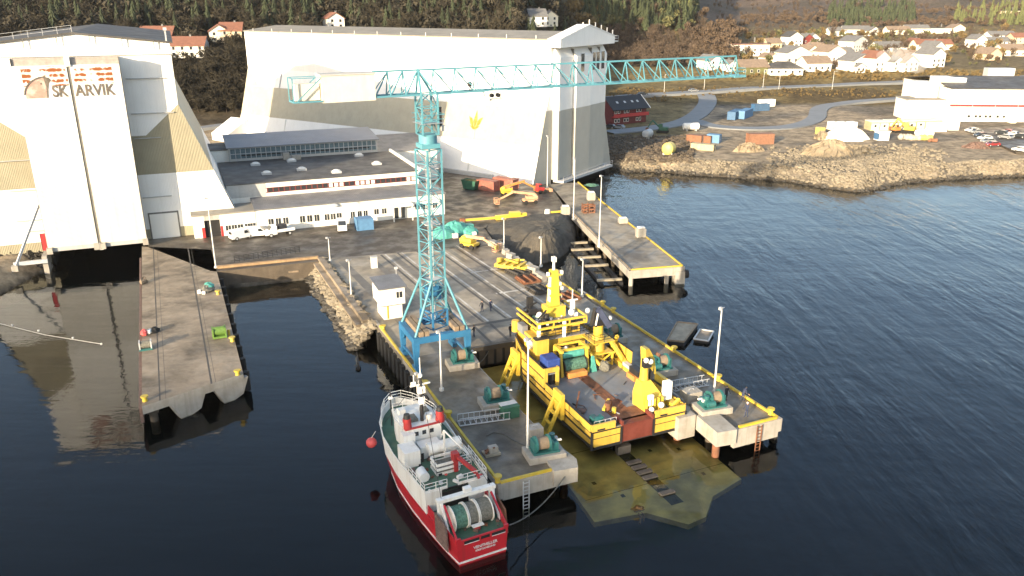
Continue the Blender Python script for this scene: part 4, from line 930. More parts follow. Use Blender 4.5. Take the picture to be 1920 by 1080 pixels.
MB().m('galv').beam((2.6,3.2,6.2),(2.6,3.2,7.6),.1).boxz(2.3,2.9,3.0,3.4,7.4,7.8).build('floodlight',t)
o=MB().m('galv').boxz(-.5,.5,-.4,.4,0,1.9).m('white_paint').boxz(-.44,.44,-.43,-.4,.1,1.8).m('grey_wall').boxz(-.55,.55,-.45,.45,1.9,1.98).build('switch_cabinet',None,P(702,502,3),DK.a); tag(o,'pale grey electrical cabinet standing alone on the rail deck','cabinet')
# ================================================================ LIGHT POLES
def pole(h):
    r=thing('light_pole','','lamp post')
    MB().m('pole_grey').cyl((0,0,0),(0,0,h),.13,.07,n=8).cyl((0,0,0),(0,0,.3),.3,.28,n=8).build('post',r)
    MB().m('galv').beam((-.4,0,h),(.4,0,h),.08).boxz(-.45,-.12,-.18,.1,h-.1,h+.2).build('lamp_head',r)
    return r
pg='grey light poles around the docks'
for (px,py,ty,lb) in ((405,502,372,'tall light pole at the root of the left pier beside the garage'),(1337,754,578,'tall white light pole near the tip of the right dock arm'),(1075,412,297,'light pole standing at the inner corner of the right pier'),(1123,463,330,'light pole on the inner edge halfway along the right pier'),(1026,352,255,'light pole in front of the foot of the long white hall'),
    (619,490,446,'short light pole at the quay corner end of the parapet'),(659,557,488,'short light pole on the parapet just left of the control hut'),(989,852,636,'slim white pole in front of the yellow ship on the left dock arm'),(828,732,622,'slim pole on the left dock arm under the crane portal'),(945,470,410,'slim light pole on the dock edge at the left of the gravel mound'),(1014,500,445,'light pole rising in front of the gravel mound'),(1091,556,486,'dark slim light pole at the right edge of the dock by the ship mast'),(786,745,700,'thin dark pole at the dock edge by the trawler bow')):
    p=P(px,py,3.0); h=HZ(p.x,p.y,ty)-3.0
    r=pole(h); r.location=p; r.rotation_euler=(0,0,DK.a+R(15)); r['label']=lb; r['group']=pg
# ================================================================ WINCHES ON PLINTHS
def winch():
    r=thing('lift_winch','','winch')
    MB().m('concrete').prism([(-1.9,-1.25),(1.9,-1.25),(1.9,1.25),(-1.9,1.25)],0,.75).build('plinth',r,bev=.06)
    b=MB().m('winch_teal').boxz(-1.35,1.35,-.85,.85,.75,.95); b.boxz(-1.25,-1.05,-.7,.6,.95,2.0).boxz(.5,.7,-.7,.6,.95,2.0); b.build('bed_frame',r)
    b=MB().m('winch_teal').cyl((-1.05,-.1,1.6),(-.85,-.1,1.6),.82,n=16).cyl((.3,-.1,1.6),(.5,-.1,1.6),.82,n=16).m('timber').cyl((-.85,-.1,1.6),(.3,-.1,1.6),.62,n=16); b.build('drum',r)
    b=MB().m('winch_teal').boxz(.7,1.3,-.6,.4,.95,1.7).cyl((1.0,-.1,1.5),(1.0,.75,1.5),.36,n=12).cyl((.2,.8,1.35),(1.1,.8,1.35),.34,n=12); b.m('galv').boxz(1.2,1.5,.2,.5,1.5,1.8); b.build('gearbox',r)
    MB().m('winch_teal').cyl((.95,.4,1.5),(.95,.4,2.2),.3,n=10).m('white_paint').boxz(1.25,1.75,-.2,0,1.6,1.75).build('motor',r)
    return r
pw=Proto(winch(),'teal rope winches on concrete plinths along both dock arms')
for v,u,dr,lb in ((6.1,2.3,0,'teal winch on the plinth at the outer end of the left dock arm'),(6.0,14,0,'teal winch halfway along the left dock arm with the green crate'),(6.1,25,0,'teal winch under the crane at the inner end of the left dock arm'),(26.9,3.2,180,'teal winch with pale drum near the tip of the right dock arm'),(27.0,13.5,180,'teal winch on the right dock arm beside the stern crane of the ship'),(26.7,24.3,180,'teal winch on the right dock arm beside the navy ship crane')):
    pw.put(lb,DK.w(v,u,3.0),DK.a+R(dr)+R(-6))
t=thing('crate','dark green steel crate with lid beside the middle winch','crate',DK.w(6.3,11.2,3),DK.a)
MB().m('crate_green').prism([(-.9,-.7),(.9,-.7),(.9,.7),(-.9,.7)],0,1.3).build('body',t); MB().m('galv').boxz(-.95,.95,-.1,.75,1.3,1.4).m('crate_green').boxz(-.95,.95,-.75,-.1,1.3,1.4).build('lid',t)
for v,u,s,lb in ((6.9,6.1,(1.5,1.2,1.2),'grey concrete block beside the sloping strut near the outer left winch'),(26.3,6.2,(1.9,1.6,1.3),'grey concrete cube beside the lamp post on the right dock arm'),(24.0,7.0,(2.2,2.6,.6),'low concrete slab at the inner edge of the right dock arm')):
    o=MB().m('concrete').box((0,0,s[2]/2),s).m('galv').tube([(-.3,0,s[2]),(-.3,0,s[2]+.15),(.3,0,s[2]+.15),(.3,0,s[2])],.04).build('concrete_block',None,DK.w(v,u,3.0),DK.a,bev=.05); tag(o,lb,'block')
def grating(L_,lb,v,u,rz):
    r=thing('gangway',lb,'gangway',DK.w(v,u,3.0),DK.a+rz)
    b=MB().m('galv')
    for s in (-.55,.55): b.beam((-L_/2,s,.1),(L_/2,s,.1),.1); b.beam((-L_/2,s,.9),(L_/2,s,.9),.07)
    for i in range(int(L_/.6)+1):
        x=-L_/2+i*.6; b.beam((x,-.55,.1),(x,.55,.1),.06)
        for s in (-.55,.55): b.beam((x,s,.1),(x,s,.9),.05)
    b.build('frame',r)
grating(5.5,'aluminium gangway lying on the left dock arm beside the trawler',3.4,11.3,R(-8)); grating(4.5,'aluminium gangway lying on the right dock arm behind the stern crane',28.2,9.0,R(-4))
o=MB().m('rope').tube([tuple(DK.w(5.4+.5*math.cos(a*.7),3.6+.42*math.sin(a*.7),3.03+a*.004)) for a in range(28)]+[tuple(DK.w(*q,3.05)) for q in ((5.3,4.6),(4.6,6.2),(4.2,7.8),(3.4,8.6),(2.4,8.2))],.05,5).build('hose'); tag(o,'coiled black hose lying on the left dock arm','hose')
t=thing('pallet','wooden pallet of rusty fittings by the yellow kerb near the trawler crane','pallet',DK.w(1.6,4.9,3),DK.a)
MB().m('wood_raft').boxz(-.8,.8,-.6,.6,0,.2).build('deck',t); MB().m('concrete').boxz(-.3,.6,-.35,.3,.2,.8).m('rust').beam((-.7,-.3,.35),(-.1,.3,.5),.2).beam((-.6,.3,.3),(.2,-.4,.85),.12).build('load',t)
# steel grids stored on the deck beside the ship's bow
for i,(px,py,lb) in enumerate(((990,527,'rusty steel cradle grid lying on the deck beside the concrete blocks'),(1010,545,'dark steel cradle grid lying between the ship mast and the dock rails'),(1062,560,'steel cradle grid lying at the right dock edge beyond the ship mast'),(972,512,'rusty steel cradle grid just below the yellow floats'))):
    r=thing('cradle_grid',lb,'steel grid',P(px,py,3.0),DK.a+R(4*i)); b=MB().m('rust' if i%2==0 else 'rail_steel')
    for k in range(7): b.beam((-1.6,-1.6+k*.53,.25),(1.6,-1.6+k*.53,.25),.16,.3)
    for k in (-1.3,0,1.3): b.beam((k,-1.7,.5),(k,1.7,.5),.22,.25)
    b.build('bars',r)
# ================================================================ YELLOW SHIP on the lift
YS=DK.w(17.7,3.2,0)
t=thing('supply_vessel','yellow working vessel standing on the lift platform with grey cargo deck and two cranes','ship',YS,DK.a)
ST=[(0,5.75,5.3,1.75),(3,5.8,5.5,1.4),(10,5.8,5.6,1.1),(17,5.7,5.3,1.0),(21,4.6,3.9,1.0),(24,2.7,1.9,1.2),(26.3,.25,.15,1.8)]
def hull(b,z0,z1,grow=.0,y0=0,y1=99,hb='deck'):
    rings=[]
    pts=[s for s in ST if y0<=s[0]<=y1]
    for y,hd,hk,zk in pts:
        def hw(z): f=max(0,min(1,(z-zk)/(3.6-zk))); return hk+(hd-hk)*f**.6
        a0=max(z0,zk); rings.append([(-hw(a0)-grow,y,a0),(-hw(z1)-grow,y,z1),(hw(z1)+grow,y,z1),(hw(a0)+grow,y,a0)])
    b.loft(rings); return b
b=MB().m('ship_black'); hull(b,1,2.0,-.05); b.m('ship_yellow'); hull(b,2.0,3.75); b.build('hull',t)
b=MB().m('ship_black')
for z in (2.02,3.0,3.74):
    for (a,c) in zip(ST,ST[1:]):
        for s in (-1,1): b.beam((s*(a[1]+.03),a[0],z),(s*(c[1]+.03),c[0],z),.10,.12)
for x in (-5.76,-2.25,1.7,5.76): b.boxz(x-.12,x+.12,-.1,0,1.75,3.75)
for x0,x1 in ((-5.75,-2.3),(1.8,5.75)): b.boxz(x0,x1,-.07,0,3.66,3.76).boxz(x0,x1,-.05,0,2.95,3.0).boxz(x0,x1,-.06,0,1.7,1.82)
b.build('fender_strip',t)
b=MB().m('ship_deck').boxz(-5.6,5.6,.1,15.5,3.75,3.80); b.m('rust').boxz(-.95,.35,3.2,14,3.8,3.83)
b.build('deck',t)
r=random.Random(5); b=MB().m('rust')
for _ in range(14): x=r.uniform(-.9,.3); y=r.uniform(3.2,13); b.boxz(x,x+.1,y,y+r.uniform(.6,2),3.83,3.86)
b.build('chain_runner',t)
# stern bulwarks, ramp
for x0,x1 in ((-5.7,-2.35),(1.9,5.7)):
    b=MB().m('ship_yellow').boxz(x0,x1 if x0>0 else x1-.6,0.0,.22,3.78,4.55).m('ship_black').boxz(x0,x1,.22,.8,3.8,3.95); b.boxz(x0+.6,x0+1.5,-.03,0,3.82,4.0); b.build('stern_bulwark',t)
b=MB().m('ramp_red').boxz(-2.13,1.58,-.05,0,1.9,3.78).boxz(-2.13,1.58,0,1.2,3.76,3.84).m('ramp_red').boxz(-2.2,-2.0,-.05,1.4,1.8,4.3).boxz(1.5,1.7,-.05,1.4,1.8,4.3).cyl((-2,.5,3.3),(1.5,.5,3.3),.45,n=12).m('rust').boxz(-2.2,1.7,.9,3.2,3.8,3.84); b.build('stern_ramp',t)
MB().m('rust').cyl((-1.9,3.4,3.8),(-1.9,3.4,4.8),.35,n=8).cyl((-1.3,4.1,3.8),(-1.3,4.1,4.6),.3,n=8).m('mach_yellow').beam((-2.6,3.1,4.2),(-1.2,4.4,4.5),.3).cyl((-1.6,2.6,3.9),(-1.6,2.6,4.5),.25,n=8).build('towing_pins',t)
MB().m('winch_teal').cyl((-4.9,1.3,4.2),(-4.0,1.3,4.2),.5,n=12).boxz(-5.1,-4.9,1,1.7,3.8,4.7).boxz(-4.0,-3.8,1,1.7,3.8,4.7).boxz(-4.7,-4.1,1.8,2.4,3.8,4.4).build('tugger_winch',t)
# low bulwark with stanchions along the cargo deck
for s in (-1,1):
    b=MB().m('ship_yellow').boxz(s*5.8-.06,s*5.8+.06,.2,10.5,3.78,4.6); 
    b.m('ship_black').boxz(s*5.72-.12,s*5.72+.12,.2,10.5,4.6,4.68)
    for k in range(9): b.m('ship_yellow').extr([(s*5.7,.8+k*1.2,3.8),(s*5.2,.8+k*1.2,3.8),(s*5.7,.8+k*1.2,4.5)],(0,.12,0))
    b.build('bulwark',t)
# raised forward sides
b=MB().m('ship_yellow')
for s in (-1,1):
    P_=[(11,5.8),(17,5.7),(21,4.7),(24,2.8),(26.6,.3)]
    for (y0,x0),(y1,x1) in zip(P_,P_[1:]): b.extr([(s*x0,y0,3.74),(s*x1,y1,3.74),(s*(x1+.1),y1,6.2+(.6 if y1>23 else 0)),(s*(x0+.05),y0,6.2+(.6 if y0>23 else 0))],(-s*.14,0,0))
b.boxz(-5.75,-3.9,10.9,11.1,5.6,6.15).boxz(-5.75,-5.35,10.9,11.1,3.8,5.6).boxz(-4.3,-3.9,10.9,11.1,3.8,5.6).boxz(-4.05,-3.9,11.1,15.5,3.8,6.1); b.build('raised_side',t)
b=MB().m('ship_black')
for s in (-1,1):
    P_=[(11,5.8),(17,5.7),(21,4.7),(24,2.8),(26.6,.3)]
    for (y0,x0),(y1,x1) in zip(P_,P_[1:]): b.beam((s*(x0+.05),y0,6.24+(.6 if y0>23 else 0)),(s*(x1+.1),y1,6.24+(.6 if y1>23 else 0)),.16,.1)
    b.beam((s*5.86,11,5.0),(s*5.76,17,5.0),.08)
b.build('side_capping',t)
MB().m('dark').boxz(-5.3,-4.3,11.4,11.5,3.8,5.6).build('doorway',t)
b=MB().m('ship_deck').prism([(-5.6,11.1),(-4.0,11.1),(-4.0,15.5),(5.5,15.5),(5.5,17),(4.5,21),(2.6,24),(.2,26.2),(-.2,26.2),(-2.6,24),(-4.5,21),(-5.5,17)],5.25,5.4); b.build('forecastle_deck',t)
MB().m('tarp_blue').boxz(-5.2,-3.5,11.4,13.4,5.4,6.9).build('tarpaulin',t,bev=.12)
# wheelhouse
b=MB().m('ship_yellow').boxz(-4.3,2.2,16,21.5,5.4,7.4).m('ship_yellow').boxz(-4.9,-3.3,14.8,18.2,5.4,7.9); b.m('ship_deck').boxz(-5.0,2.6,15.6,22,7.4,7.52); b.build('deckhouse',t)
b=MB().m('ship_yellow').boxz(-3.9,1.5,16.4,20.8,7.52,8.1); b.m('glass').boxz(-3.8,1.4,16.5,20.7,8.1,9.0); b.m('ship_yellow')
for x in (-3.9,-2.1,-.2,1.35): b.boxz(x,x+.18,16.38,16.6,8.1,9.0)
for y in (16.4,18.2,19.6,20.6): b.boxz(-3.92,-3.72,y,y+.2,8.1,9.0).boxz(1.34,1.54,y,y+.2,8.1,9.0)
wh=b.build('wheelhouse',t)
MB().m('ship_black').boxz(-4.2,1.8,16,21.2,9.0,9.2).m('ship_deck').boxz(-4.0,1.6,16.2,21,9.2,9.24).build('roof',wh)
b=MB().m('mach_yellow')
for z in (9.05,9.75):
    b.beam((-4.5,15.4,z),(2.0,15.4,z),.26,.22); b.beam((-4.5,15.4,z),(-4.5,21.2,z),.2,.2); b.beam((2.0,15.4,z),(2.0,21.2,z),.2,.2)
for x in (-4.5,-2.4,-.3,2): b.beam((x,15.4,9.05),(x,15.4,9.75),.14)
b.m('white_paint').beam((-4.3,15.5,7.5),(-4.3,15.5,9.7),.35).beam((-.9,15.6,7.5),(-.9,15.6,9.5),.32).m('ship_black').boxz(-5,-3.2,14.9,15.6,7.9,8.1); b.build('roof_railing',wh)
b=MB().m('ship_yellow').boxz(.1,1.6,16.3,17.3,7.5,8.5); b.m('glass').boxz(.4,1.3,16.27,16.3,7.8,8.3); b.build('control_box',t)
b=MB().m('mach_yellow').boxz(-2.1,.3,17.6,19.3,9.24,10.6); b.build('mast_house',t)
b=MB().m('mach_yellow').loft([[(-.9+i*.62,18.6+j*.55,10.6) for i,j in ((-1,-1),(1,-1),(1,1),(-1,1))],[(-.9+i*.42,18.6+j*.4,15) for i,j in ((-1,-1),(1,-1),(1,1),(-1,1))]])
b.m('white_paint').boxz(-1.5,-1.2,18.2,18.9,10.8,12.6).boxz(-1.45,-1.25,18.3,18.8,12.9,14.2).cyl((-.9,18.6,15),(-.9,18.6,16.4),.18,.14,n=8).boxz(-1.1,-.98,18.3,18.9,16,16.6).boxz(-.82,-.7,18.3,18.9,16,16.6)
b.m('mach_yellow').boxz(-1.9,.1,18.2,18.4,14.3,14.5).boxz(-1.7,0,18.2,19,12.9,13.05).boxz(-1.6,-.1,18,18.3,11.8,12)
for x,z in ((-1.8,14.6),(0,14.6),(-.2,13.2),(.05,12.6),(-1.6,13.2),(-.1,11.6)): b.m('white_paint').boxz(x-.14,x+.14,18.1,18.45,z-.15,z+.25)
b.m('ship_black').boxz(-.3,-.18,18.0,18.2,11,11.8).boxz(-.3,-.18,18.0,18.2,12.1,12.4); b.build('mast',t)
b=MB().m('ship_black').boxz(-4.0,-2.5,18.6,19,9.3,10.1).boxz(-3.6,-2.8,20.2,20.5,9.3,11.3).cyl((-2.6,17,9.3),(-2.6,17,10.1),.35,n=10); b.m('white_paint').ball((-3.2,17.6,9.9),.4,8,6).ball((.9,17.2,9.75),.42,8,6).cyl((1.3,17.8,9.3),(1.3,17.8,12.4),.07).boxz(.6,2,17.7,17.9,11,11.15).boxz(1.1,1.5,17.5,18,9.3,11)
b.m('ship_black').beam((-4.2,20,10),(-2.4,20,10.6),.18).beam((-4,16.4,9.9),(-2.9,16.4,10.9),.15).beam((-3.8,19,10),(-3.8,19,11),.1).boxz(-3.9,-2.9,18.8,19.8,10.1,10.25).m('net_green').boxz(-3.9,-3.1,17.4,18.2,9.24,9.7); b.build('roof_gear',t)
b=MB().m('ship_deck').boxz(-5.1,-4.4,18.3,19.8,7.5,8.5).m('white_paint').cyl((-5.2,16.4,6.9),(-4.6,16.4,6.9),.55,n=14).m('dark').cyl((-5.25,16.4,6.9),(-5.2,16.4,6.9),.3,n=10).m('mach_yellow').cyl((-5.2,20.2,7.2),(-5.2,20.2,8.6),.45,n=10).m('mach_orange').boxz(-4.8,-4.4,20.4,20.8,7.5,8.3); b.build('bridge_wing_gear',t)
b=MB().m('ship_black').rail([(-4.9,14.9,8.0),(-3.4,14.9,8.0)],.6,.03,2,1).rail([(2.4,16,5.4),(5,16,5.4),(5,20,5.4)],1.1,.04,3,1).rail([(-3.2,15.6,7.5),(2.4,15.6,7.5),(2.5,21,7.5)],1.0,.035,3,1); b.build('hand_rail',t)
# towing winch in its yellow frame
b=MB().m('mach_orange')
b.m('mach_yellow')
for x in (-2.6,.8):
    b.beam((x,12.6,3.8),(x,13.2,6.9),.3); b.beam((x,14.8,3.8),(x,14.6,7.0),.3); b.beam((x,12.7,6.9),(x,14.7,6.95),.32)
b.beam((-2.6,13.2,6.9),(.8,13.2,6.9),.26); b.beam((-2.6,14.7,7),(.8,14.7,7),.26); wf=b.build('winch_frame',t)
MB().m('tarp_turq').cyl((-2.3,13.6,6.2),(.5,13.6,6.2),.55,n=14).m('net_green').cyl((-2.3,13.2,4.9),(.5,13.2,4.9),.75,n=14).m('ship_black').cyl((-2.4,13.2,4.9),(-2.3,13.2,4.9),.95,n=14).cyl((.5,13.2,4.9),(.6,13.2,4.9),.95,n=14).build('rope_drum',wf)
MB().m('mach_orange').boxz(-2.2,.3,11.7,12.6,3.85,4.5).build('orange_tray',t,bev=.1)
b=MB().m('mach_yellow').beam((.9,14,6.6),(2.6,12.2,4.2),.3).beam((1.1,14,3.8),(1.1,14,6.8),.3).beam((1.1,14,6.7),(2.4,13.6,6.7),.25); b.m('tarp_turq').loft([[(1.5+i*.35,12.6+j*.35,3.85) for i,j in ((-1,-1),(1,-1),(1,1),(-1,1))],[(1.5+i*.12,12.8+j*.12,5.7) for i,j in ((-1,-1),(1,-1),(1,1),(-1,1))]]).m('net_grey').ball((2.7,12.0,4.5),.8,9,6,(.8,1,.8),jit=.25); b.build('davit_gear',t)
# forward (navy) crane on starboard
b=MB().m('ship_yellow').cyl((3.2,14.6,3.8),(3.2,14.6,7.4),1.0,.75,n=14); b.m('mach_yellow').cyl((3.2,14.6,7.4),(3.2,14.6,8.7),.6,n=14).boxz(1.9,4.6,13.2,16,5.4,5.55); 
for x,y in ((2,13.3),(4.5,13.3),(2,15.9),(4.5,15.9)): b.beam((x,y,3.8),(x,y,5.5),.22)
b.beam((2,13.3,3.9),(4.5,13.3,5.4),.15).beam((4.5,13.3,3.9),(2,13.3,5.4),.15)
cr=b.build('deck_crane',t)
b=MB().m('cloth_navy').beam((2.9,14.4,10.9),(4.3,13.9,8.6),.75,.7); b.m('ship_black').beam((2.4,14.6,8.7),(3.0,14.8,10.8),.6).boxz(2.6,3.8,14.2,15.4,8.6,9.4); b.m('white_paint').beam((2.55,14.15,8.9),(2.75,14.05,10.4),.14).m('galv').ball((1.9,15,10.6),.35,8,5).ball((4.4,14,9.6),.3,8,5); b.build('crane_boom',cr)
b=MB().m('ship_black').rail([(1.9,13.2,7.0),(4.6,13.2,7.0),(4.6,16,7),(1.9,16,7),(1.9,13.2,7)],1.0,.03,3,1.2).m('mach_yellow').boxz(1.8,4.7,13.1,16.1,6.9,7.0); b.build('crane_platform',cr)
b=MB().m('mach_yellow').extr([(5.0,13.6,3.8),(5.6,13.6,3.8),(5.6,9.6,3.8),(5.0,9.6,3.8)],(0,0,.6)).beam((4.6,13.8,6.6),(5.4,11.4,4.4),.4).beam((5.4,15.5,4.0),(5.4,13.8,7.2),.35); b.m('mach_orange').boxz(4.4,5.5,8.2,9.8,3.8,4.4); b.build('side_structure',t)
MB().m('rust').boxz(4.6,5.5,6.2,7.6,3.8,4.7).m('ship_black').boxz(4.7,5.6,7.8,9.8,4.4,5.1).m('galv').boxz(4.9,5.5,10,11.6,4.4,4.8).build('deck_gear',t)
# stern crane
b=MB().m('mach_yellow').loft([[(2.9+i,2.6+j,3.8) for i,j in ((-1.35,-1.2),(1.35,-1.2),(1.5,1.1),(-1.5,1.1))],[(2.7+i,2.9+j,5.3) for i,j in ((-1.2,-.9),(1.15,-.9),(1.2,.9),(-1.3,.9))],[(2.4+i,3.3+j,6.7) for i,j in ((-.6,-.5),(.6,-.5),(.6,.5),(-.6,.5))]])
b.cyl((2.4,3.3,6.6),(2.4,3.3,8.3),.5,.42,n=12); 
for k in range(5): b.boxz(1.55+k*.5,1.67+k*.5,1.2,1.5,3.8,5.3)
ck=b.build('stern_crane',t)
b=MB().m('mach_yellow'); 
b.extr([(2.2,3.0,10.4),(2.8,3.2,10.3),(3.7,3.4,8.9),(4.1,3.5,7.0),(3.8,3.4,7.0),(3.1,3.2,8.0),(2.3,3.0,9.2)],(-.15,.75,.1)); b.beam((2.3,3.2,8.2),(2.4,3.4,9.6),.55); b.build('crane_boom',ck)
MB().m('ship_black').boxz(2.0,2.9,2.7,3.3,8.3,9.3).beam((3.2,3.3,6.0),(3.6,3.6,8.2),.35).m('white_paint').ball((2.1,2.6,9.3),.3,8,6).ball((2.75,2.7,9.0),.3,8,6).m('rust').cyl((4.3,3.8,8.9),(4.5,3.8,9.2),.3,n=8).build('floodlights',ck)
MB().m('white_paint').boxz(4.1,5.0,1.6,2.3,4.6,6.7).build('control_cabinet',ck,bev=.05)
MB().m('white_paint').ball((2.0,.9,4.3),.32,8,5).ball((3.2,.9,4.6),.35,8,5).boxz(1.8,2.4,1.2,1.5,4.6,5.8).m('mach_yellow').beam((4.0,.6,4.0),(5.4,.8,4.9),.3).boxz(4.6,5.4,.6,2.4,3.8,4.4).build('stern_fittings',ck)
MB().m('galv').beam((5.9,.6,3.4),(7.2,.4,2.2),.14).m('ship_black').boxz(5.9,7.4,.2,1.6,1.9,2.1).build('fender_frame',t)
MB().m('rust').beam((-4.9,5.0,3.9),(-3.3,7.2,4.6),.16).m('net_brown').ball((-4.8,4.2,4.0),.6,8,5,(1,1,.5),jit=.3).tube([(-4.6,4.6,3.9),(-4,4.2,3.95),(-3.8,5.2,3.9),(-4.3,5.8,3.9)],.05).build('deck_clutter',t)
MB().m('galv').rail([(-5.2,.5,3.85),(-2.6,.5,3.85)],.8,.03,2,.6).build('hand_rail',t)
# keel blocks / props
b=MB().m('rail_steel')
for y in (4,9,14,19): 
    for x in (-3.5,0,3.5): b.boxz(x-.4,x+.4,y-.4,y+.4,.06,1.15)
b.build('support_block',t)
r=random.Random(9)
b=MB()
for _ in range(60):
    x=r.uniform(-4.2,4.8);y=r.uniform(13.5,16); z=5.4 if y>15.5 else 3.8
    b.m(r.choice(('ship_black','ship_black','galv','rust','white_paint','mach_yellow','net_grey'))); s_=r.uniform(.12,.4); b.box((x,y,z+s_/2+r.uniform(0,.9)),(s_*r.uniform(.5,2),s_*r.uniform(.5,2),s_),r.uniform(0,3))
for _ in range(46):
    x=r.uniform(-4.4,4.4);y=r.uniform(16,23.5)
    if abs(x)>4.6-(max(0,y-20))*.75: continue
    z=5.4 if (y>21.6 or x>2.4) else 9.25
    b.m(r.choice(('ship_black','ship_black','galv','white_paint','net_brown'))); s_=r.uniform(.12,.38); b.box((x,y,z+s_/2),(s_*r.uniform(.5,2),s_*r.uniform(.5,2),s_*r.uniform(.6,2)),r.uniform(0,3))
for _ in range(16):
    x=r.uniform(-5,5);y=r.uniform(.8,10); 
    b.m(r.choice(('ship_black','rust','galv','rope'))); a=r.uniform(0,3); L_=r.uniform(.4,1.6); b.beam((x,y,3.87),(x+L_*math.cos(a),y+L_*math.sin(a),3.9),r.uniform(.05,.14))
o=b.build('deck_fittings',t); o['kind']='stuff'
# sloping yellow shore struts, things of their own
def strut():
    r=thing('shore_strut','','strut')
    b=MB().m('mach_yellow')
    for s in (-.75,.75):
        b.beam((0,s,.3),(2.0,s,5.0),.34,.3)
    for k in range(4): f=.12+k*.25; b.beam((2.0*f,-.75,.3+4.7*f),(2.0*f,.75,.3+4.7*f),.3,.25)
    b.build('ladder_frame',r)
    MB().m('mach_yellow').boxz(1.75,2.15,-1.0,1.0,2.5,5.5).build('head_post',r)
    MB().m('galv').boxz(-.4,.4,-1,1,.03,.35).build('foot_plate',r)
    return r
ps=Proto(strut(),'yellow shore struts propping the vessel on the lift')
for v,u,rz,lb in ((9.6,9.8,0,'yellow sloping strut nearest the camera on the left side of the yellow ship'),(9.75,21.6,0,'yellow sloping strut by the bow on the left side of the yellow ship'),(25.8,8.6,180,'yellow sloping strut behind the stern crane on the right side of the ship'),(25.7,20.6,180,'yellow sloping strut behind the navy crane on the right side of the ship')):
    ps.put(lb,DK.w(v,u,0),DK.a+R(rz))
# ================================================================ RED AND WHITE TRAWLER
t=thing('trawler','red and white fishing trawler moored along the left dock arm','fishing boat',DK.w(-3.75,-6.0,0),DK.a+R(3.2))
T=[(0,2.45,2.2,2.35),(2,2.75,2.5,2.3),(5,3.05,2.8,2.25),(9,3.3,3.05,2.3),(13,3.4,3.0,2.5),(16,3.3,2.5,2.8),(18.3,2.75,1.7,3.2),(20,1.8,.8,3.6),(21.2,.7,.2,4.0),(21.6,.06,.03,4.2)]
t.scale=(.97,1,.93)
rings=[]
def hx(s,z): f=max(0,min(1,(z+.6)/(s[3]+.6))); return s[2]+(s[1]-s[2])*f
b=MB()
b.m('trawler_red')
R2=[]
for s in T: R2.append([(-hx(s,-.8),s[0],-.8),(-hx(s,.35),s[0],.35),(-s[1],s[0],s[3]),(s[1],s[0],s[3]),(hx(s,.35),s[0],.35),(hx(s,-.8),s[0],-.8)])
b.loft(R2); hu=b.build('hull',t)
b=MB().m('line_white')
for a,c in zip(T,T[1:]):
    for q in (-1,1): b.beam((q*(hx(a,.35)+.02),a[0],.35),(q*(hx(c,.35)+.02),c[0],.35),.07,.16)
b.boxz(-2.3,2.3,-.04,0,.26,.46); b.build('boot_stripe',hu)
# white upper sides with flare
b=MB().m('white_paint'); top=lambda y: 4.55+max(0,(y-13))*.14
W=[(5.4,3.08),(9,3.3),(13,3.45),(16,3.45),(18.3,3.0),(20.2,2.05),(21.4,.9),(21.9,.08)]
for (y0,x0),(y1,x1) in zip(W,W[1:]):
    def zr(y): return float(np.interp(y,[s[0] for s in T],[s[3] for s in T]))
    def xr(y): return float(np.interp(y,[s[0] for s in T],[s[1] for s in T]))
    for q in (-1,1): b.extr([(q*xr(y0),y0,zr(y0)-.05),(q*xr(y1),y1,zr(y1)-.05),(q*(x1+.05),y1,top(y1)),(q*(x0+.05),y0,top(y0))],(-q*.12,0,0))
b.boxz(-3.05,-1.5,5.4,5.6,2.2,4.5).boxz(1.2,3.05,5.4,5.6,2.2,4.5); b.build('upper_side',t)
MB().m('dark').boxz(-1.5,1.2,5.5,5.6,2.2,4.4).build('deck_opening',t)
poly=[(-3.0,5.5),(3.0,5.5),(3.25,9),(3.4,13),(3.4,16),(2.95,18.3),(2,20.2),(.85,21.3),(-.85,21.3),(-2,20.2),(-2.95,18.3),(-3.4,16),(-3.4,13),(-3.25,9)]
MB().m('trawler_green').prism(poly,4.05,lambda x,y: 4.25+max(0,y-14)*.1).build('upper_deck',t)
MB().m('ship_deck').prism([(-2.6,.15),(2.6,.15),(2.95,5.4),(-2.95,5.4)],1.3,1.35).build('working_deck',t) if False else None
# stern bulwark with freeing ports and lettering
b=MB().m('trawler_red').boxz(-2.45,2.45,-.06,.08,2.35,2.75).boxz(-2.5,-2.1,-.05,.12,2.75,3.0).boxz(2.1,2.5,-.05,.12,2.75,3.0)
for q in (-1,1): b.extr([(q*2.5,.1,2.3),(q*2.95,5.4,2.2),(q*2.95,5.4,3.2),(q*2.55,.1,2.8)],(-q*.1,0,0))
b.beam((-2.4,.1,2.8),(-2.3,3.0,4.6),.16).beam((2.4,.1,2.8),(2.3,3.0,4.6),.16); b.build('stern_bulwark',t)
b=MB().m('dark')
for x0,x1 in ((-1.8,-.35),(-.2,.65),(.85,2.2)): b.boxz(x0,x1,-.075,-.06,2.3,2.6)
b.build('freeing_port',t)
b=MB().m('line_white')
for x0,x1 in ((-1.8,-.35),(.85,2.2)): b.boxz(x0,x1,-.09,-.06,2.24,2.3)
b.build('port_lip',t)
def lett(body,cx,cz,size,n): return text(body,size,.01,'line_white',n,t,Matrix.Translation((cx,-.02,cz))@Matrix.Rotation(math.pi/2,4,'X'),True)
lett('VENTHILLER',.25,1.55,.42,'name_lettering'); lett('KRISTIANSUND',.25,1.17,.28,'port_lettering')
MB().m('trawler_green').prism([(-2.4,.1),(2.4,.1),(2.9,5.4),(-2.9,5.4)],2.31,2.36).build('stern_deck',t)
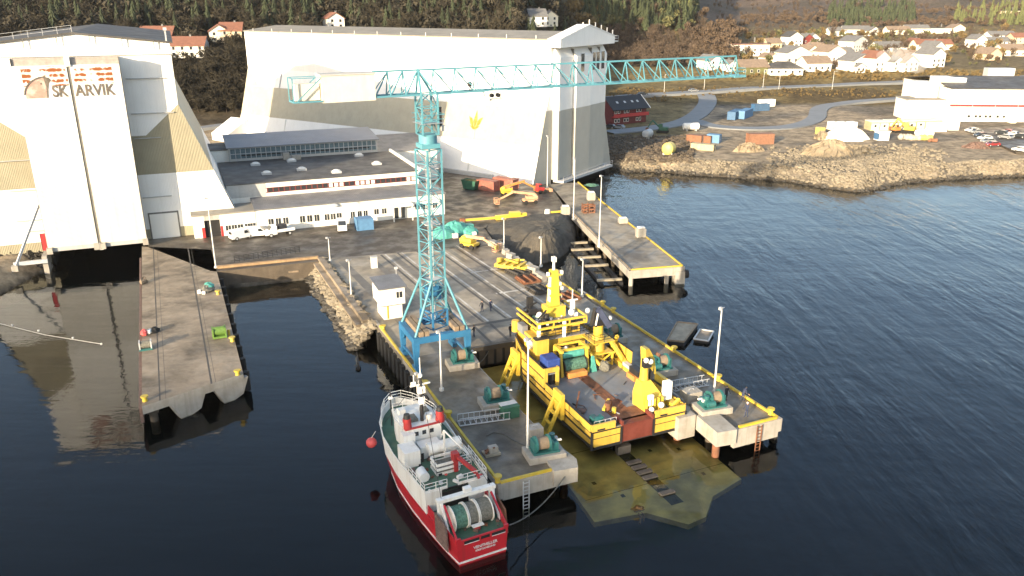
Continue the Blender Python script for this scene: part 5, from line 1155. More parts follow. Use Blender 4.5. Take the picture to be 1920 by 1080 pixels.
# net drums and gantry
for x0,x1,m in ((-1.9,-.75,'net_green'),(-.55,.3,'net_grey'),(.5,1.7,'net_grey')):
    d_=MB().m(m).cyl((x0,2.4,3.4),(x1,2.4,3.4),1.05,n=20).build('net_drum',t)
    MB().m('white_paint').cyl((x0-.06,2.4,3.4),(x0,2.4,3.4),1.2,n=22).cyl((x1,2.4,3.4),(x1+.06,2.4,3.4),1.2,n=22).build('flange',d_)
b=MB().m('white_paint').boxz(-2.85,2.85,3.1,3.6,4.75,5.1)
for q in (-1,1): b.beam((q*2.55,3.35,2.3),(q*2.55,3.35,4.8),.45,.4); b.beam((q*2.5,1.6,2.35),(q*2.5,3.2,4.7),.22)
b.boxz(-.2,.5,3.2,3.7,5.1,5.5); b.build('stern_gantry',t)
for q,m in ((1,'rust'),(-1,'net_brown')): MB().m(m).extr([(q*2.85,.9,1.2),(q*2.95,3.2,1.0),(q*2.95,3.4,3.8),(q*2.8,1.3,3.6)],(q*.15,0,0)).build('trawl_door',t)
MB().m('red_paint').boxz(-.25,.25,1.0,1.4,2.35,2.9).m('white_paint').boxz(-.5,.6,.9,1.3,2.9,3.0).build('net_roller',t)
# upper deck fittings
b=MB().m('white_paint').rail([(-3.1,5.55,4.3),(-.9,5.55,4.3)],1.1,.04,3,.8).rail([(.2,5.55,4.3),(3.1,5.55,4.3),(3.3,10,4.3)],1.1,.04,3,.8).rail([(-3.1,5.55,4.3),(-3.3,10.2,4.3)],1.1,.04,3,.8); b.m('white_paint').boxz(-3.1,-.9,5.5,5.58,4.25,4.6).boxz(.2,3.1,5.5,5.58,4.25,4.7); b.build('deck_rail',t)
b=MB().m('white_paint').cyl((-2.3,7.5,4.75),(-2.3,8.7,4.75),.5,n=14).m('galv').boxz(-2.7,-1.9,7.6,8.7,4.2,4.4); b.build('life_raft',t)
b=MB().m('white_paint')
for z in (4.4,4.9,5.4):
    for a,c in (((-.9,7.9),(1.4,7.9)),((1.4,7.9),(1.4,9.5)),((1.4,9.5),(-.9,9.5)),((-.9,9.5),(-.9,7.9))): b.beam((*a,z),(*c,z),.1,.25)
b.m('net_grey').boxz(-.8,1.3,8,9.4,4.3,5.0); b.build('net_bin',t)
b=MB().m('white_paint').boxz(-3.2,-1.6,10.3,12.3,4.25,6.0).boxz(-1.2,1.0,11.2,12.6,4.25,5.6); b.m('white_paint').cyl((-.6,10.9,5.45),(2.8,10.9,5.45),.62,n=16).boxz(1.0,2.8,10.5,11.5,4.25,5.3); b.m('dark').boxz(-1.55,-1.25,10.28,10.3,4.6,5.6).boxz(1.7,2.3,10.15,10.2,4.6,4.8); b.build('casing',t,bev=.06)
b=MB().m('white_paint').rail([(1.0,10.2,4.3),(2.8,10.2,4.3),(2.8,8.2,4.3),(1.6,8.2,4.3)],1.3,.045,4,.7).beam((.9,10.3,4.3),(.9,10.3,7.6),.16).beam((.9,10.3,7.6),(2.6,8.4,5.4),.12).beam((1.3,12.5,5),(.9,10.3,7.6),.1); b.build('ladder_mast',t)
b=MB().m('red_paint').beam((1.0,7.9,4.3),(1.0,7.9,6.2),.4).beam((1.0,7.9,6.1),(2.1,5.6,5.2),.32).beam((2.1,5.6,5.2),(2.2,5.2,4.7),.2).boxz(.7,1.3,7.6,8.3,5.5,6.4); b.build('deck_crane',t)
b=MB().m('white_paint').prism([(-2.0,12.9),(1.7,12.9),(1.9,15.5),(1.5,17.2),(-1.8,17.2),(-2.2,15.5)],4.25,6.9); b.m('glass').boxz(-1.15,-.75,12.84,12.9,6.05,6.5).boxz(-.35,.05,12.84,12.9,6.05,6.5).boxz(.45,.85,12.84,12.9,6.05,6.5).boxz(-2.2,-2.0,13.4,13.9,5.6,6.3); b.m('white_paint').boxz(-2.5,-1.3,12.3,13.3,4.25,6.7); wh=b.build('wheelhouse',t)
b=MB().m('red_paint').boxz(-2.1,1.8,12.85,13.05,6.9,7.05); b.m('white_paint').prism([(-2.2,13.05),(1.95,13.05),(2.05,15.5),(1.6,17.5),(-1.9,17.5),(-2.35,15.5)],6.9,7.0); b.m('net_grey').boxz(-1.3,-.3,14,15.2,7,7.3).boxz(.6,1.3,15,16,7,7.4); b.m('white_paint').boxz(-1.6,-.9,16,16.6,7,7.5).cyl((.9,14.2,7),(.9,14.2,7.5),.4,n=10); b.rail([(-2.2,13.2,7),(-2.3,15.5,7),(-1.8,17.4,7),(1.5,17.4,7),(2.0,15.5,7),(1.9,13.2,7)],.7,.035,2,1); b.build('roof',wh)
for x in (-1.75,1.75):
    f=MB().m('red_paint').cyl((x,13.3,6.9),(x,13.3,8.1),.48,.4,n=12).build('funnel',t); MB().m('ship_black').cyl((x,13.3,8.1),(x,13.3,8.55),.36,.3,n=12).build('funnel_top',f)
b=MB().m('ship_black').cyl((.1,14.0,7),(.1,14.0,12.2),.2,.14,n=10); m_=b.build('mast',t)
b=MB().m('white_paint').beam((-1.0,14,11.2),(1.1,14,11.2),.14).boxz(-.25,.5,13.8,14.2,10.2,11.0).ball((.1,14,12.2),.25,8,5).boxz(-.15,.4,13.75,14.1,9.0,9.8).cyl((.1,14,12.2),(.1,14,14.2),.05).cyl((-.6,14,11.2),(-.6,14,12.4),.05).boxz(-.9,-.4,13.9,14.1,11.3,11.6); b.build('crosstree',m_)
MB().m('ship_black').cyl((-1.9,17.6,5),(-1.9,17.6,9.2),.07,n=6).m('white_paint').boxz(-2.1,-1.7,17.5,17.7,8.2,8.5).build('light_mast',t)
b=MB().m('white_paint'); Wp=[(-3.0,17.6,5.1),(-2.4,19.3,5.3),(-1.6,20.7,5.45),(-.6,21.6,5.6),(.6,21.6,5.6),(1.6,20.7,5.45),(2.4,19.3,5.3),(3.0,17.6,5.1)]
b.rail(Wp,1.1,.045,3,1.0); b.build('bow_rail',t)
MB().m('net_green').boxz(-.8,.8,18.6,19.6,4.7,5.4).m('white_paint').cyl((-.9,19.1,5.1),(.9,19.1,5.1),.3,n=10).build('anchor_winch',t)
b=MB().m('ship_black')
for a,c in (((.1,14,12),(-2.6,17.8,5.4)),((.1,14,12),(2.6,17.8,5.4)),((.1,14,12),(0,21.4,6.4)),((.1,14,11.8),(-2.4,3.4,5.1)),((.1,14,11.8),(2.4,3.4,5.1)),((.9,10.3,7.5),(.1,14,11))): b.cyl(a,c,.025,n=4,cap=False)
b.build('rigging',t)
r=random.Random(21); b=MB()
for _ in range(55):
    x=r.uniform(-2.9,2.9);y=r.uniform(5.8,13); b.m(r.choice(('galv','net_green','ship_black','rust','white_paint','net_brown','float_red'))); s_=r.uniform(.08,.28); b.box((x,y,4.27+s_/2),(s_*r.uniform(.6,2.4),s_*r.uniform(.6,2.4),s_),r.uniform(0,3))
for _ in range(22):
    x=r.uniform(-2.2,2.2);y=r.uniform(.4,5); b.m(r.choice(('net_green','ship_black','rust','net_brown','rope'))); s_=r.uniform(.1,.3); b.box((x,y,2.37+s_/2),(s_*r.uniform(.6,2.4),s_*r.uniform(.6,2.4),s_),r.uniform(0,3))
o=b.build('deck_fittings',t); o['kind']='stuff'
o=MB().m('float_red').ball((0,0,0),.55,12,8).m('rope_pale').tube([(0,0,.5),(.5,0,1.3)],.04).build('fender_buoy'); tag(o,'red ball fender hanging off the left bow of the trawler','buoy')
o.location=DK.w(-8.75,11.6,3.1)
# mooring lines
def rope(name,lb,pts,r=.045,m='rope',sag=0):
    Q=[]
    for a,c in zip(pts,pts[1:]):
        for k in range(12): f=k/12; p=Vector(a).lerp(Vector(c),f); p.z-=sag*4*f*(1-f); Q.append(tuple(p))
    Q.append(tuple(pts[-1])); return tag(MB().m(m).tube(Q,r).build(name),lb,'rope')
rope('mooring_line','dark mooring line from the trawler stern to the corbel of the left arm',[DK.w(-1.1,-5.6,2.4),DK.w(6.9,-.9,2.6)],.06,sag=.9)
rope('mooring_line','slack dark line hanging from the ship lift bulkhead to the left arm',[DK.w(7.6,26,3.0),DK.w(11.5,29.6,2.2)],.06,sag=.9)
rp=rope('float_line','pale line with small floats stretched over the calm water at the far left',[P(-60,592,.1),P(85,628,.1),P(190,645,.1)],.05,m='rope_pale')
b=MB().m('white_paint')
for f in (.35,.55,.8,1.0): p=P(-60,592,.1).lerp(P(190,645,.1),f); b.ball(tuple(p),.16,7,5)
fl=b.build('floats',rp)
# ================================================================ PEOPLE
def person(label,loc,rz,top='cloth_dark',legs='cloth_navy',lean=0.0,arms=(.15,.15),stride=.12,cap='hair'):
    r=thing('person',label,'person',loc,rz,None)
    V=[];E=[];Rd=[]
    def v(x,y,z,rad,p=None):
        # lean the trunk forward (towards +y)
        if z>.95: 
            a=lean; yy=y*math.cos(a)+(z-.95)*math.sin(a); zz=.95+(z-.95)*math.cos(a)-y*math.sin(a); y,z=yy,zz
        V.append((x,y,z)); Rd.append(rad); 
        if p is not None: E.append((p,len(V)-1))
        return len(V)-1
    pel=v(0,0,.98,.15); ch=v(0,0,1.2,.15,pel); sh=v(0,0,1.42,.15,ch); nk=v(0,.01,1.53,.065,sh); hd=v(0,.02,1.62,.09,nk); v(0,.02,1.73,.085,hd)
    for s in (-1,1):
        h=v(s*.09,0,.9,.105,pel); k=v(s*.1,s*stride*.5+.03,.5,.07,h); a=v(s*.1,s*stride-.02,.09,.05,k); v(s*.11,s*stride+.17,.045,.042,a)
        f=arms[0] if s<0 else arms[1]
        q=v(s*.19,0,1.42,.07,sh); e=v(s*.25,.02+f*.5,1.14,.052,q); w_=v(s*.24,.08+f*1.6,.93+f*.7,.036,e); pm=v(s*.235,.1+f*1.8,.86+f*.75,.04,w_)
        for i in range(4): v(s*(.215+.013*i),.12+f*2+.012*(i-1.5)**2*.2,.765+f*.8+.01*abs(i-1.5),.011,pm)
        v(s*.2,.15+f*1.8,.83+f*.75,.012,pm)
    me=bpy.data.meshes.new('body'); me.from_pydata(V,E,[]); o=bpy.data.objects.new('body',me); COL.objects.link(o)
    m=o.modifiers.new('s','SKIN'); 
    for i,d in enumerate(me.skin_vertices[0].data): d.radius=(Rd[i],Rd[i]*(.72 if i in(pel,ch,sh) else 1)); d.use_root=(i==0)
    ss=o.modifiers.new('u','SUBSURF'); ss.levels=1; ss.render_levels=1
    dg=bpy.context.evaluated_depsgraph_get(); m2=bpy.data.meshes.new_from_object(o.evaluated_get(dg)); o.modifiers.clear(); o.data=m2
    m2.materials.clear()
    for k in (top,legs,'skin'): m2.materials.append(MATS[k])
    for p in m2.polygons:
        c=p.center; p.use_smooth=True
        hand=abs(c.x)>.18 and c.z<.9+.7*max(arms) and c.y>.08 and c.z<1.0+.7*max(arms)
        p.material_index=2 if (c.z>1.53*math.cos(lean)+.0 and abs(c.x)<.13 and lean<.3) or (hand and c.z<.92) else (0 if c.z>.93 else 1)
    o.parent=r
    b=MB().m(cap); hx,hy,hz=0,.02,1.68; a=lean; b.ball((0,.005+(1.69-.95)*math.sin(a),.95+(1.69-.95)*math.cos(a)+.01),.108,10,6,(1,1.05,.95),half=True); b.build('helmet' if cap=='helmet' else 'hair',r)
    return r
person('person in dark overalls standing left of the pair on the rail deck',P(904,585),R(150))
person('person in dark jacket standing right of the pair on the rail deck',P(920,583),R(210),top='cloth_navy')
person('person in black standing alone near the bulkhead edge of the rail deck',P(889,632),R(70))
person('person in dark clothes at the bulkhead close to the bow of the yellow ship',P(957,631),R(200),legs='cloth_dark')
person('person in dark overalls by the yellow kerb next to the right lamp post',P(1361,750),R(200),top='cloth_dark',legs='cloth_dark')
person('person in navy overalls leaning over the yellow kerb of the right arm',P(1392,752),R(-65),top='cloth_navy',lean=.55,arms=(.3,.35))
person('person in navy overalls standing beside the teal winch at the right arm tip',P(1399,782),R(120),top='cloth_navy',cap='helmet')
# ================================================================ VEHICLES AND PLANT
def wheels(r,pts,rad=.35,w_=.22):
    for x,y in pts:
        o=MB().m('rubber').cyl((x-w_/2,y,rad),(x+w_/2,y,rad),rad,n=14).build('wheel',r); MB().m('galv').cyl((x-w_/2-.01,y,rad),(x+w_/2+.01,y,rad),rad*.55,n=10).build('rim',o)
def van(label,loc,rz,body='van_white',L_=4.6,group=None,h=1.9,car=False):
    r=thing('parked_car' if car else 'van',label,'car' if car else 'van',loc,rz,group); w_=.88
    if car: prof=[(-L_/2,.35),(-L_/2,.85),(-L_/2+.25,.95),(-L_/2+.9,1.42),(.4,1.45),(1.2,.95),(L_/2-.1,.8),(L_/2,.55),(L_/2,.35)]
    else: prof=[(-L_/2,.35),(-L_/2,1.0),(-L_/2+.15,h),(.55,h),(1.35,1.15),(L_/2-.15,.95),(L_/2,.6),(L_/2,.35)]
    MB().m(body).loft([[(s*w_*k,y,z) for y,z in prof] for s,k in ((-1,1),(1,1))]).build('body',r,bev=.06)
    b=MB().m('glass')
    if car:
        b.extr([(-.7,.45,1.43),(.7,.45,1.43),(.76,1.15,1.0),(-.76,1.15,1.0)],(0,.02,.02)); b.extr([(-.7,-L_/2+.85,1.42),(.7,-L_/2+.85,1.42),(.76,-L_/2+.3,1.0),(-.76,-L_/2+.3,1.0)],(0,-.02,.02))
        for s in (-1,1): b.extr([(s*.885,-L_/2+.6,1.0),(s*.885,1.0,1.0),(s*.885,.4,1.38),(s*.885,-L_/2+1,1.38)],(s*.01,0,0))
    else:
        b.extr([(-.72,.62,h-.06),(.72,.62,h-.06),(.76,1.3,1.22),(-.76,1.3,1.22)],(0,.03,.03)); b.boxz(-.6,.6,-L_/2-.02,-L_/2+.1,1.15,1.7)
        for s in (-1,1): b.extr([(s*.885,.1,1.15),(s*.885,1.15,1.15),(s*.885,.6,h-.18),(s*.885,.1,h-.18)],(s*.01,0,0))
    b.build('window',r)
    wheels(r,[(s*.8,y) for s in (-1,1) for y in (-L_/2+.85,L_/2-.85)])
    for s in (-1,1): MB().m('line_white').boxz(s*.62-.16,s*.62+.16,L_/2-.06,L_/2+.02,.62,.78).build('headlight',r)
    return r
van('white van parked nearest the open bay of the garage',P(455,447),LB.a+R(-70)); van('white van parked right behind the first van by the garage',P(484,443),LB.a+R(-95))
van('white van parked alone left of the blue container',P(642,431),LB.a+R(180-10),L_=4.4,h=2.0)
r=thing('flatbed_truck','white flatbed pickup truck with dark load in front of the office windows','truck',P(524,441),LB.a+R(100))
MB().m('van_white').loft([[(s*.95,y,z) for y,z in ((.6,.5),(.6,2.1),(1.5,2.1),(2.1,1.3),(2.7,1.15),(2.75,.5))] for s in (-1,1)]).m('glass').extr([(-.8,1.56,2.05),(.8,1.56,2.05),(.85,2.08,1.4),(-.85,2.08,1.4)],(0,.03,.03)).build('cab',r)
MB().m('van_white').boxz(-1,1,-2.8,.5,.85,1.05).boxz(-1,-.93,-2.8,.5,1.05,1.4).boxz(.93,1,-2.8,.5,1.05,1.4).m('cloth_dark').boxz(-.7,.7,-1.4,.3,1.05,2.1).build('bed',r)
wheels(r,[(s*.85,y) for s in (-1,1) for y in (-1.8,1.8)],.4)
def container(label,loc,rz,L_,m,h=2.6,w_=2.44,group=None,name='container'):
    r=thing(name,label,'container',loc,rz,group)
    MB().m(m).boxz(-L_/2+.1,L_/2-.1,-w_/2+.05,w_/2-.05,.12,h-.05).boxz(-L_/2,L_/2,-w_/2,w_/2,h-.14,h).boxz(-L_/2,L_/2,-w_/2,w_/2,0,.14).build('body',r)
    b=MB().m(m)
    for x in (-L_/2,L_/2):
        for y in (-w_/2,w_/2): b.beam((x*.985,y*.97,0),(x*.985,y*.97,h),.15)
    b.build('corner_frame',r)
    MB().m(m).boxz(L_/2-.1,L_/2-.02,-w_/2+.12,-.02,.2,h-.2).boxz(L_/2-.1,L_/2-.02,.02,w_/2-.12,.2,h-.2).m('galv').beam((L_/2,-.3,.2),(L_/2,-.3,h-.2),.05).beam((L_/2,.3,.2),(L_/2,.3,h-.2),.05).build('door',r)
    return r
container('blue corrugated container standing by the office porch',P(683,429),LB.a,3.2,'box_blue2',2.3)
container('rusty red container with pale end by the foot of the long hall',P(915,356),RH.a+R(90),5.0,'box_red',2.4)
container('second rusty red container further along the long hall wall',P(948,352),RH.a+R(88),6.0,'box_red',2.4)
t=thing('waste_skip','dark green open waste skip left of the red containers','skip',P(883,355),RH.a+R(90))
MB().m('crate_green').loft([[(x,y,z) for x,y in ((-1.6,-.9),(1.6,-.9),(1.6,.9),(-1.6,.9))] if z<1 else [(x,y,z) for x,y in ((-2.1,-1.1),(2.1,-1.1),(2.1,1.1),(-2.1,1.1))] for z in (.1,2.3)],cap=False).m('leaf_olive').ball((0,0,1.9),1.2,10,5,(1.5,.8,.5),jit=.3).build('body',t)
def boom_lift(label,base,tip,m_base,m_boom,mid=2.6,basket=True):
    a=P(*base); c=P(*tip); dv=c-a; ang=math.atan2(dv.y,dv.x); L_=dv.length
    r=thing('boom_lift',label,'lift machine',a,ang)
    b=MB().m(m_base).boxz(-1.5,1.5,-1.0,1.0,.5,1.0); ch=b.build('chassis',r,bev=.05)
    for x in (-1.1,1.1):
        for y in (-1,1): MB().m('rubber').cyl((x,y-.18,.45),(x,y+.18,.45),.45,n=12).build('wheel',ch)
    MB().m(m_base).prism([(-1.7,-.9),(.8,-.9),(.9,.9),(-1.7,.9)],1.05,1.75).m(m_base).ball((-1.2,0,1.75),.7,10,5,(.9,1.1,.6)).build('turntable',r,bev=.1)
    b=MB().m(m_boom).beam((-1.2,0,2.0),(L_*.55,0,mid),.42,.5).beam((L_*.45,0,mid),(L_-.6,0,1.2),.3,.36); b.m('ship_black').beam((.2,0,1.6),(L_*.3,0,mid-.4),.14); b.build('boom',r)
    b=MB().m(m_boom).rail([(L_-.6,-.9,.4),(L_+.3,-.9,.4),(L_+.3,.9,.4),(L_-.6,.9,.4),(L_-.6,-.9,.4)],1.1,.05,3,.8).boxz(L_-.6,L_+.3,-.9,.9,.35,.45).m(m_base).boxz(L_-.3,L_-.1,-.5,.5,.6,1.4); b.build('basket',r)
    return r
boom_lift('salmon coloured articulated boom lift folded on the asphalt, nearest of the pair',(993,381),(930,385),'mach_salmon','mach_salmon',2.9)
boom_lift('orange and yellow boom lift parked behind the salmon one',(953,366),(1008,361),'mach_yellow','mach_orange',3.0)
boom_lift('yellow boom lift with pale arm parked by the turquoise tarpaulin',(881,464),(933,474),'mach_yellow','mach_salmon',2.2)
t=thing('loader','small red wheeled loader at the end of the boom lift row','loader',P(1015,362),R(30))
MB().m('red_paint').boxz(-1.3,.5,-.7,.7,.6,1.4).m('red_paint').boxz(-1.2,-.2,-.6,.6,1.4,2.3).m('glass').boxz(-1.1,-.15,-.62,.62,1.6,2.1).build('body',t,bev=.05); MB().m('mach_salmon').beam((.3,-.5,1.2),(2,-.5,.7),.2).beam((.3,.5,1.2),(2,.5,.7),.2).boxz(1.9,2.6,-.9,.9,.2,.9).build('bucket',t); wheels(t,[(y*.0+sx*.75,y) for sx in (-1,1) for y in ()]) 
for x in (-.8,.6):
    for y in (-.8,.8): MB().m('rubber').cyl((x,y-.15,.45),(x,y+.15,.45),.45,n=12).build('wheel',t)
t=thing('tarpaulin_stack','turquoise tarpaulin covered stack beside the crane mast','covered stack',P(850,440),DK.a)
b=MB().m('tarp_turq'); b.ball((-2.2,-.4,0),2.1,12,6,(1.2,.9,.95),jit=.16,half=True); b.ball((.6,.7,0),2.2,12,6,(1.3,1.0,1.1),jit=.18,half=True); b.ball((3.0,-.2,0),1.7,12,6,(1.2,1,.8),jit=.2,half=True); b.boxz(1,4.6,.9,2.4,0,1.3); b.build('cover',t)
MB().m('white_paint').boxz(-.9,.1,-2.4,-1.7,0,.8).build('crate',t); MB().m('white_paint').boxz(3.2,4.0,-2,-1.4,0,.6).build('crate',t)
def float_heap(label,loc,rz):
    r=thing('steel_pontoon',label,'steel frame',loc,rz); b=MB().m('mach_yellow')
    b.boxz(-2.6,2.2,-1.3,1.3,.25,.8); 
    for x in (-2,-.6,.8,2): b.boxz(x-.2,x+.2,-1.5,1.5,.8,1.1)
    b.cyl((-2,-.6,1.1),(-2,-.6,1.7),.4,n=10).cyl((.8,.6,1.1),(.8,.6,1.6),.35,n=10).extr([(2.2,-1.2,.3),(3.4,-.6,.3),(3.4,.6,.3),(2.2,1.2,.3)],(0,0,.5)); b.beam((-2.6,1,1.2),(1.6,-.8,1.4),.25).beam((-1,1.2,1.0),(2,.9,1.5),.25); b.build('frame',r,bev=.04); MB().m('rail_steel').boxz(-2.2,-1.8,-1.4,1.4,0,.25).boxz(1.4,1.8,-1.4,1.4,0,.25).build('skid',r)
    return r
float_heap('bright yellow steel frame with drums lying beside the cradle grids',P(959,503),DK.a+R(-50))
t=thing('crane_jib_section','long yellow boom section lying at the edge of the gravel mound','boom',P(938,412),R(14))
b=MB().m('mach_yellow').beam((-1,0,.5),(5.6,.2,.7),.8,.9).beam((-7.5,0,.4),(-1,0,.5),.45,.45).boxz(2,4.2,-.6,.7,.9,1.5); b.m('rust').boxz(-8.4,-7.4,-.4,.4,0,.8).m('rail_steel').beam((1,-1,.3),(4.5,-1.6,.5),.4).beam((3,-1.4,.2),(6,-.9,.5),.5); b.build('section',t)
t=thing('hydraulic_arm','small yellow arm with round white head lying near the tall lamp post','steel arm',P(1036,402),R(8)); MB().m('mach_yellow').beam((-.4,0,.5),(2.2,.1,.6),.35,.35).m('white_paint').cyl((-1.1,0,.1),(-1.1,0,1.1),.65,.55,n=12).boxz(-1.6,-.6,-.6,.6,0,.2).build('arm',t)
o=MB().m('concrete').prism([(-4,-.8),(3.6,-1),(4.2,.6),(-3.4,.9)],0,.5).build('slab',None,P(1012,412),R(5)); tag(o,'pale concrete slab lying on the edge of the gravel mound','slab')
t=thing('scrap_crate','rusty mesh crate of scrap on the landward end of the right pier','crate',P(1103,398),FP.a); b=MB().m('rust')
for z in (.1,.8,1.5):
    for a,c in (((-1.2,-.8),(1.2,-.8)),((1.2,-.8),(1.2,.8)),((1.2,.8),(-1.2,.8)),((-1.2,.8),(-1.2,-.8))): b.beam((*a,z),(*c,z),.14,.3)
for x in (-1.2,0,1.2):
    for y in (-.8,.8): b.beam((x,y,0),(x,y,1.9),.16)
b.build('frame',t); MB().m('net_brown').ball((0,0,.5),.9,9,5,(1.1,.8,.9),jit=.4).build('scrap',t)
o=MB().m('net_green').ball((0,0,0),1.4,12,5,(1.3,.8,.35),jit=.4,half=True).build('seaweed_heap',None,P(1108,348)); tag(o,'low green heap at the landward corner of the right pier','heap')
# left pier goods
t=thing('net_heap','pale green and white heap of fishing net on the right edge of the left pier','net heap',P(388,545),0)
MB().m('net_grey').ball((0,0,0),1.15,12,5,(1,1.2,.8),jit=.35,half=True).build('net',t); MB().m('tarp_turq').ball((.2,.5,.5),.85,10,5,(1,1,.8),jit=.35).build('tarp',t); MB().m('white_paint').boxz(-1.0,-.5,-1.3,-.8,0,.5).boxz(-.2,.3,-1.6,-1.2,0,.4).build('boxes',t)
t=thing('pier_winch','lime green winch frame on the right edge of the left pier','winch',P(412,632),FL.a); mat('lime',(.10,.19,.035),.55,var=.25)
MB().m('lime').boxz(-.9,.9,-.8,.8,.1,.35).cyl((-.7,0,.9),(.7,0,.9),.6,n=14).boxz(-.9,-.7,-.7,.7,.3,1.4).boxz(.7,.9,-.7,.7,.3,1.4).m('mach_yellow').cyl((1.2,.2,0),(1.2,.2,.8),.18,n=8).build('frame',t)
t=thing('rope_winch','small grey green rope winch at the left edge of the left pier','winch',P(274,655),FL.a); MB().m('winch_teal').boxz(-.8,.8,-.5,.5,0,.25).m('net_grey').cyl((-.6,0,.7),(.6,0,.7),.5,n=12).m('galv').boxz(-.75,-.6,-.5,.5,.2,1.2).boxz(.6,.75,-.5,.5,.2,1.2).build('frame',t)
o=MB().m('rubber').ball((0,0,.1),.75,9,5,(1,1,.7),jit=.35).m('white_paint').ball((-.3,-.4,.3),.35,7,4,jit=.3).build('rope_pile',None,P(289,622)); tag(o,'dark pile of rope and buoys on the left pier','pile')
o=MB().m('float_red').ball((0,0,.35),.5,9,5,jit=.3).m('white_paint').ball((.5,.3,.3),.35,8,5,jit=.2).build('buoy_pile',None,P(271,628)); tag(o,'small reddish pile of buoys on the left rim of the left pier','pile')
o=MB().m('timber').ball((0,0,.3),.7,9,5,(.7,1.3,.9),jit=.4).build('rope_pile',None,P(270,530)); tag(o,'pale tangled rope pile at the left rim near the pier root','pile')
# rafts
def raft(label,pxs,m,z=.45):
    Q=[P(*p,z) for p in pxs]; c=sum(Q,Vector())/4
    r=thing('raft',label,'raft',(c.x,c.y,0)); 
    MB().m('ship_black').prism([(p.x-c.x,p.y-c.y) for p in Q],-.3,z-.12).build('hull',r)
    b=MB().m(m).prism([(p.x-c.x,p.y-c.y) for p in Q],z-.12,z); b.build('deck',r)
    b=MB().m('timber' if m=='wood_raft' else 'galv')
    for i in range(4): a,d_=Q[i]-c,Q[(i+1)%4]-c; b.beam((a.x,a.y,z+.06),(d_.x,d_.y,z+.06),.18,.16)
    b.build('rim',r)
raft('brown planked raft floating right of the lifting dock',[(1251,638),(1270,604),(1308,608),(1283,641)],'wood_raft',.6)
raft('small grey raft floating against the brown raft',[(1301,636),(1313,618),(1338,622),(1328,640)],'deck_pale',.4)
raft('small grey skiff lying under the quay wall',[(500,526),(505,520),(527,519),(524,525)],'galv',.25)
o=MB().m('weed').ball((0,0,-.05),.7,12,5,(1.2,1.0,.25),jit=.7).tube([(0,-.6,.0),(.15,-1.4,.03),(-.1,-2.2,.0)],.09).tube([(.3,-.5,.0),(.5,-1.1,.03),(.3,-1.8,.0)],.08).build('seaweed_clump',None,tuple(P(1195,955,-.12))); tag(o,'orange brown seaweed clump at the front edge of the lift platform','seaweed')
o=MB().m('ship_black').tube([tuple(P(672,655,3)+Vector((0,0,-2.6))),tuple(P(669,660,.6)),tuple(P(672,690,.1))],.05).m('rubber').ball(tuple(P(672,690,.15)),.35,7,5,jit=.3).build('hanging_chain'); tag(o,'thin chain with dark buoy hanging in the basin by the rock armour','chain')
# ================================================================ FAR SHORE
def gz(px,py): return G(px,py)
g=gz(1166,229)
t=thing('boathouse','dark red two storey lodge with black roof and white trimmed gable','house',(g.x,g.y,g.z-.3),R(33))
MB().m('maroon').prism([(-8,-4),(8,-4),(8,4.5),(-8,4.5)],0,6).m('maroon').extr([(8,-4,6),(8,4.5,6),(8,.25,9.2)],(-.3,0,0)).extr([(-8,-4,6),(-8,4.5,6),(-8,.25,9.2)],(.3,0,0)).m('red_paint').boxz(-8.2,8.2,-5.2,-4,2.9,3.3).boxz(-8.2,8.2,-5.2,-5.1,3.3,4.1).build('wall',t)
b=MB().m('ship_black').extr([(-8.6,-5.2,5.3),(-8.6,.25,9.5),(-8.6,.25,9.75),(-8.6,-5.3,5.5)],(17.2,0,0)).extr([(-8.6,5.4,5.5),(-8.6,.25,9.5),(-8.6,.25,9.75),(-8.6,5.5,5.7)],(17.2,0,0)); b.build('roof',t)
b=MB().m('white_paint').beam((8.7,-5.3,5.4),(8.7,.25,9.65),.3).beam((8.7,5.4,5.6),(8.7,.25,9.65),.3).beam((8.1,-4.6,2.9),(8.1,2,2.9),.2); b.build('gable_trim',t)
for x in (-6.5,-5,-2.2,-.8,3.6,5): 
    for z in (1,4.1): MB().m('white_paint').boxz(x-.5,x+.5,-4.06,-4,z,z+1.3).m('glass').boxz(x-.35,x+.35,-4.1,-4.06,z+.15,z+1.15).build('window',t)
for x in (-5,-1.5,2,4.5): MB().m('galv').extr([(x,-2.6,7.45),(x+.9,-2.6,7.45),(x+.9,-1.8,8.05),(x,-1.8,8.05)],(0,-.08,.1)).build('rooflight',t)
def gcont(label,px,py,rz,L_,m,h=2.6,w_=2.5,group=None): g=gz(px,py); return container(label,(g.x,g.y,g.z),rz,L_,m,h,w_,group)
gcont('long blue container, left of the two in the blue row by the access road',1378,222,R(60),11,'box_blue',2.9,3); gcont('blue container with pale roof in the middle of the row by the access road',1396,220,R(58),11,'box_blue2',2.9,3)
gcont('short blue container behind the blue row next to the white truck',1425,208,R(20),7,'box_blue',2.7)
gcont('white box body standing behind the blue containers',1436,200,R(20),7,'white_paint',2.8)
gcont('orange container on the rubble ground left of the blue box',1303,268,R(-35),5,'box_orange',2.4); gcont('small orange container touching the blue box',1322,268,R(-30),4,'box_orange',2.2); gcont('bright blue box between orange containers and shore',1338,268,R(-30),4,'box_blue2',2.6)
gcont('olive flat container lying in front of the orange container',1318,281,R(-30),7,'box_olive',1.8); gcont('orange shed like container alone on the sandy yard',1424,270,R(5),8,'box_orange',3.2,3)
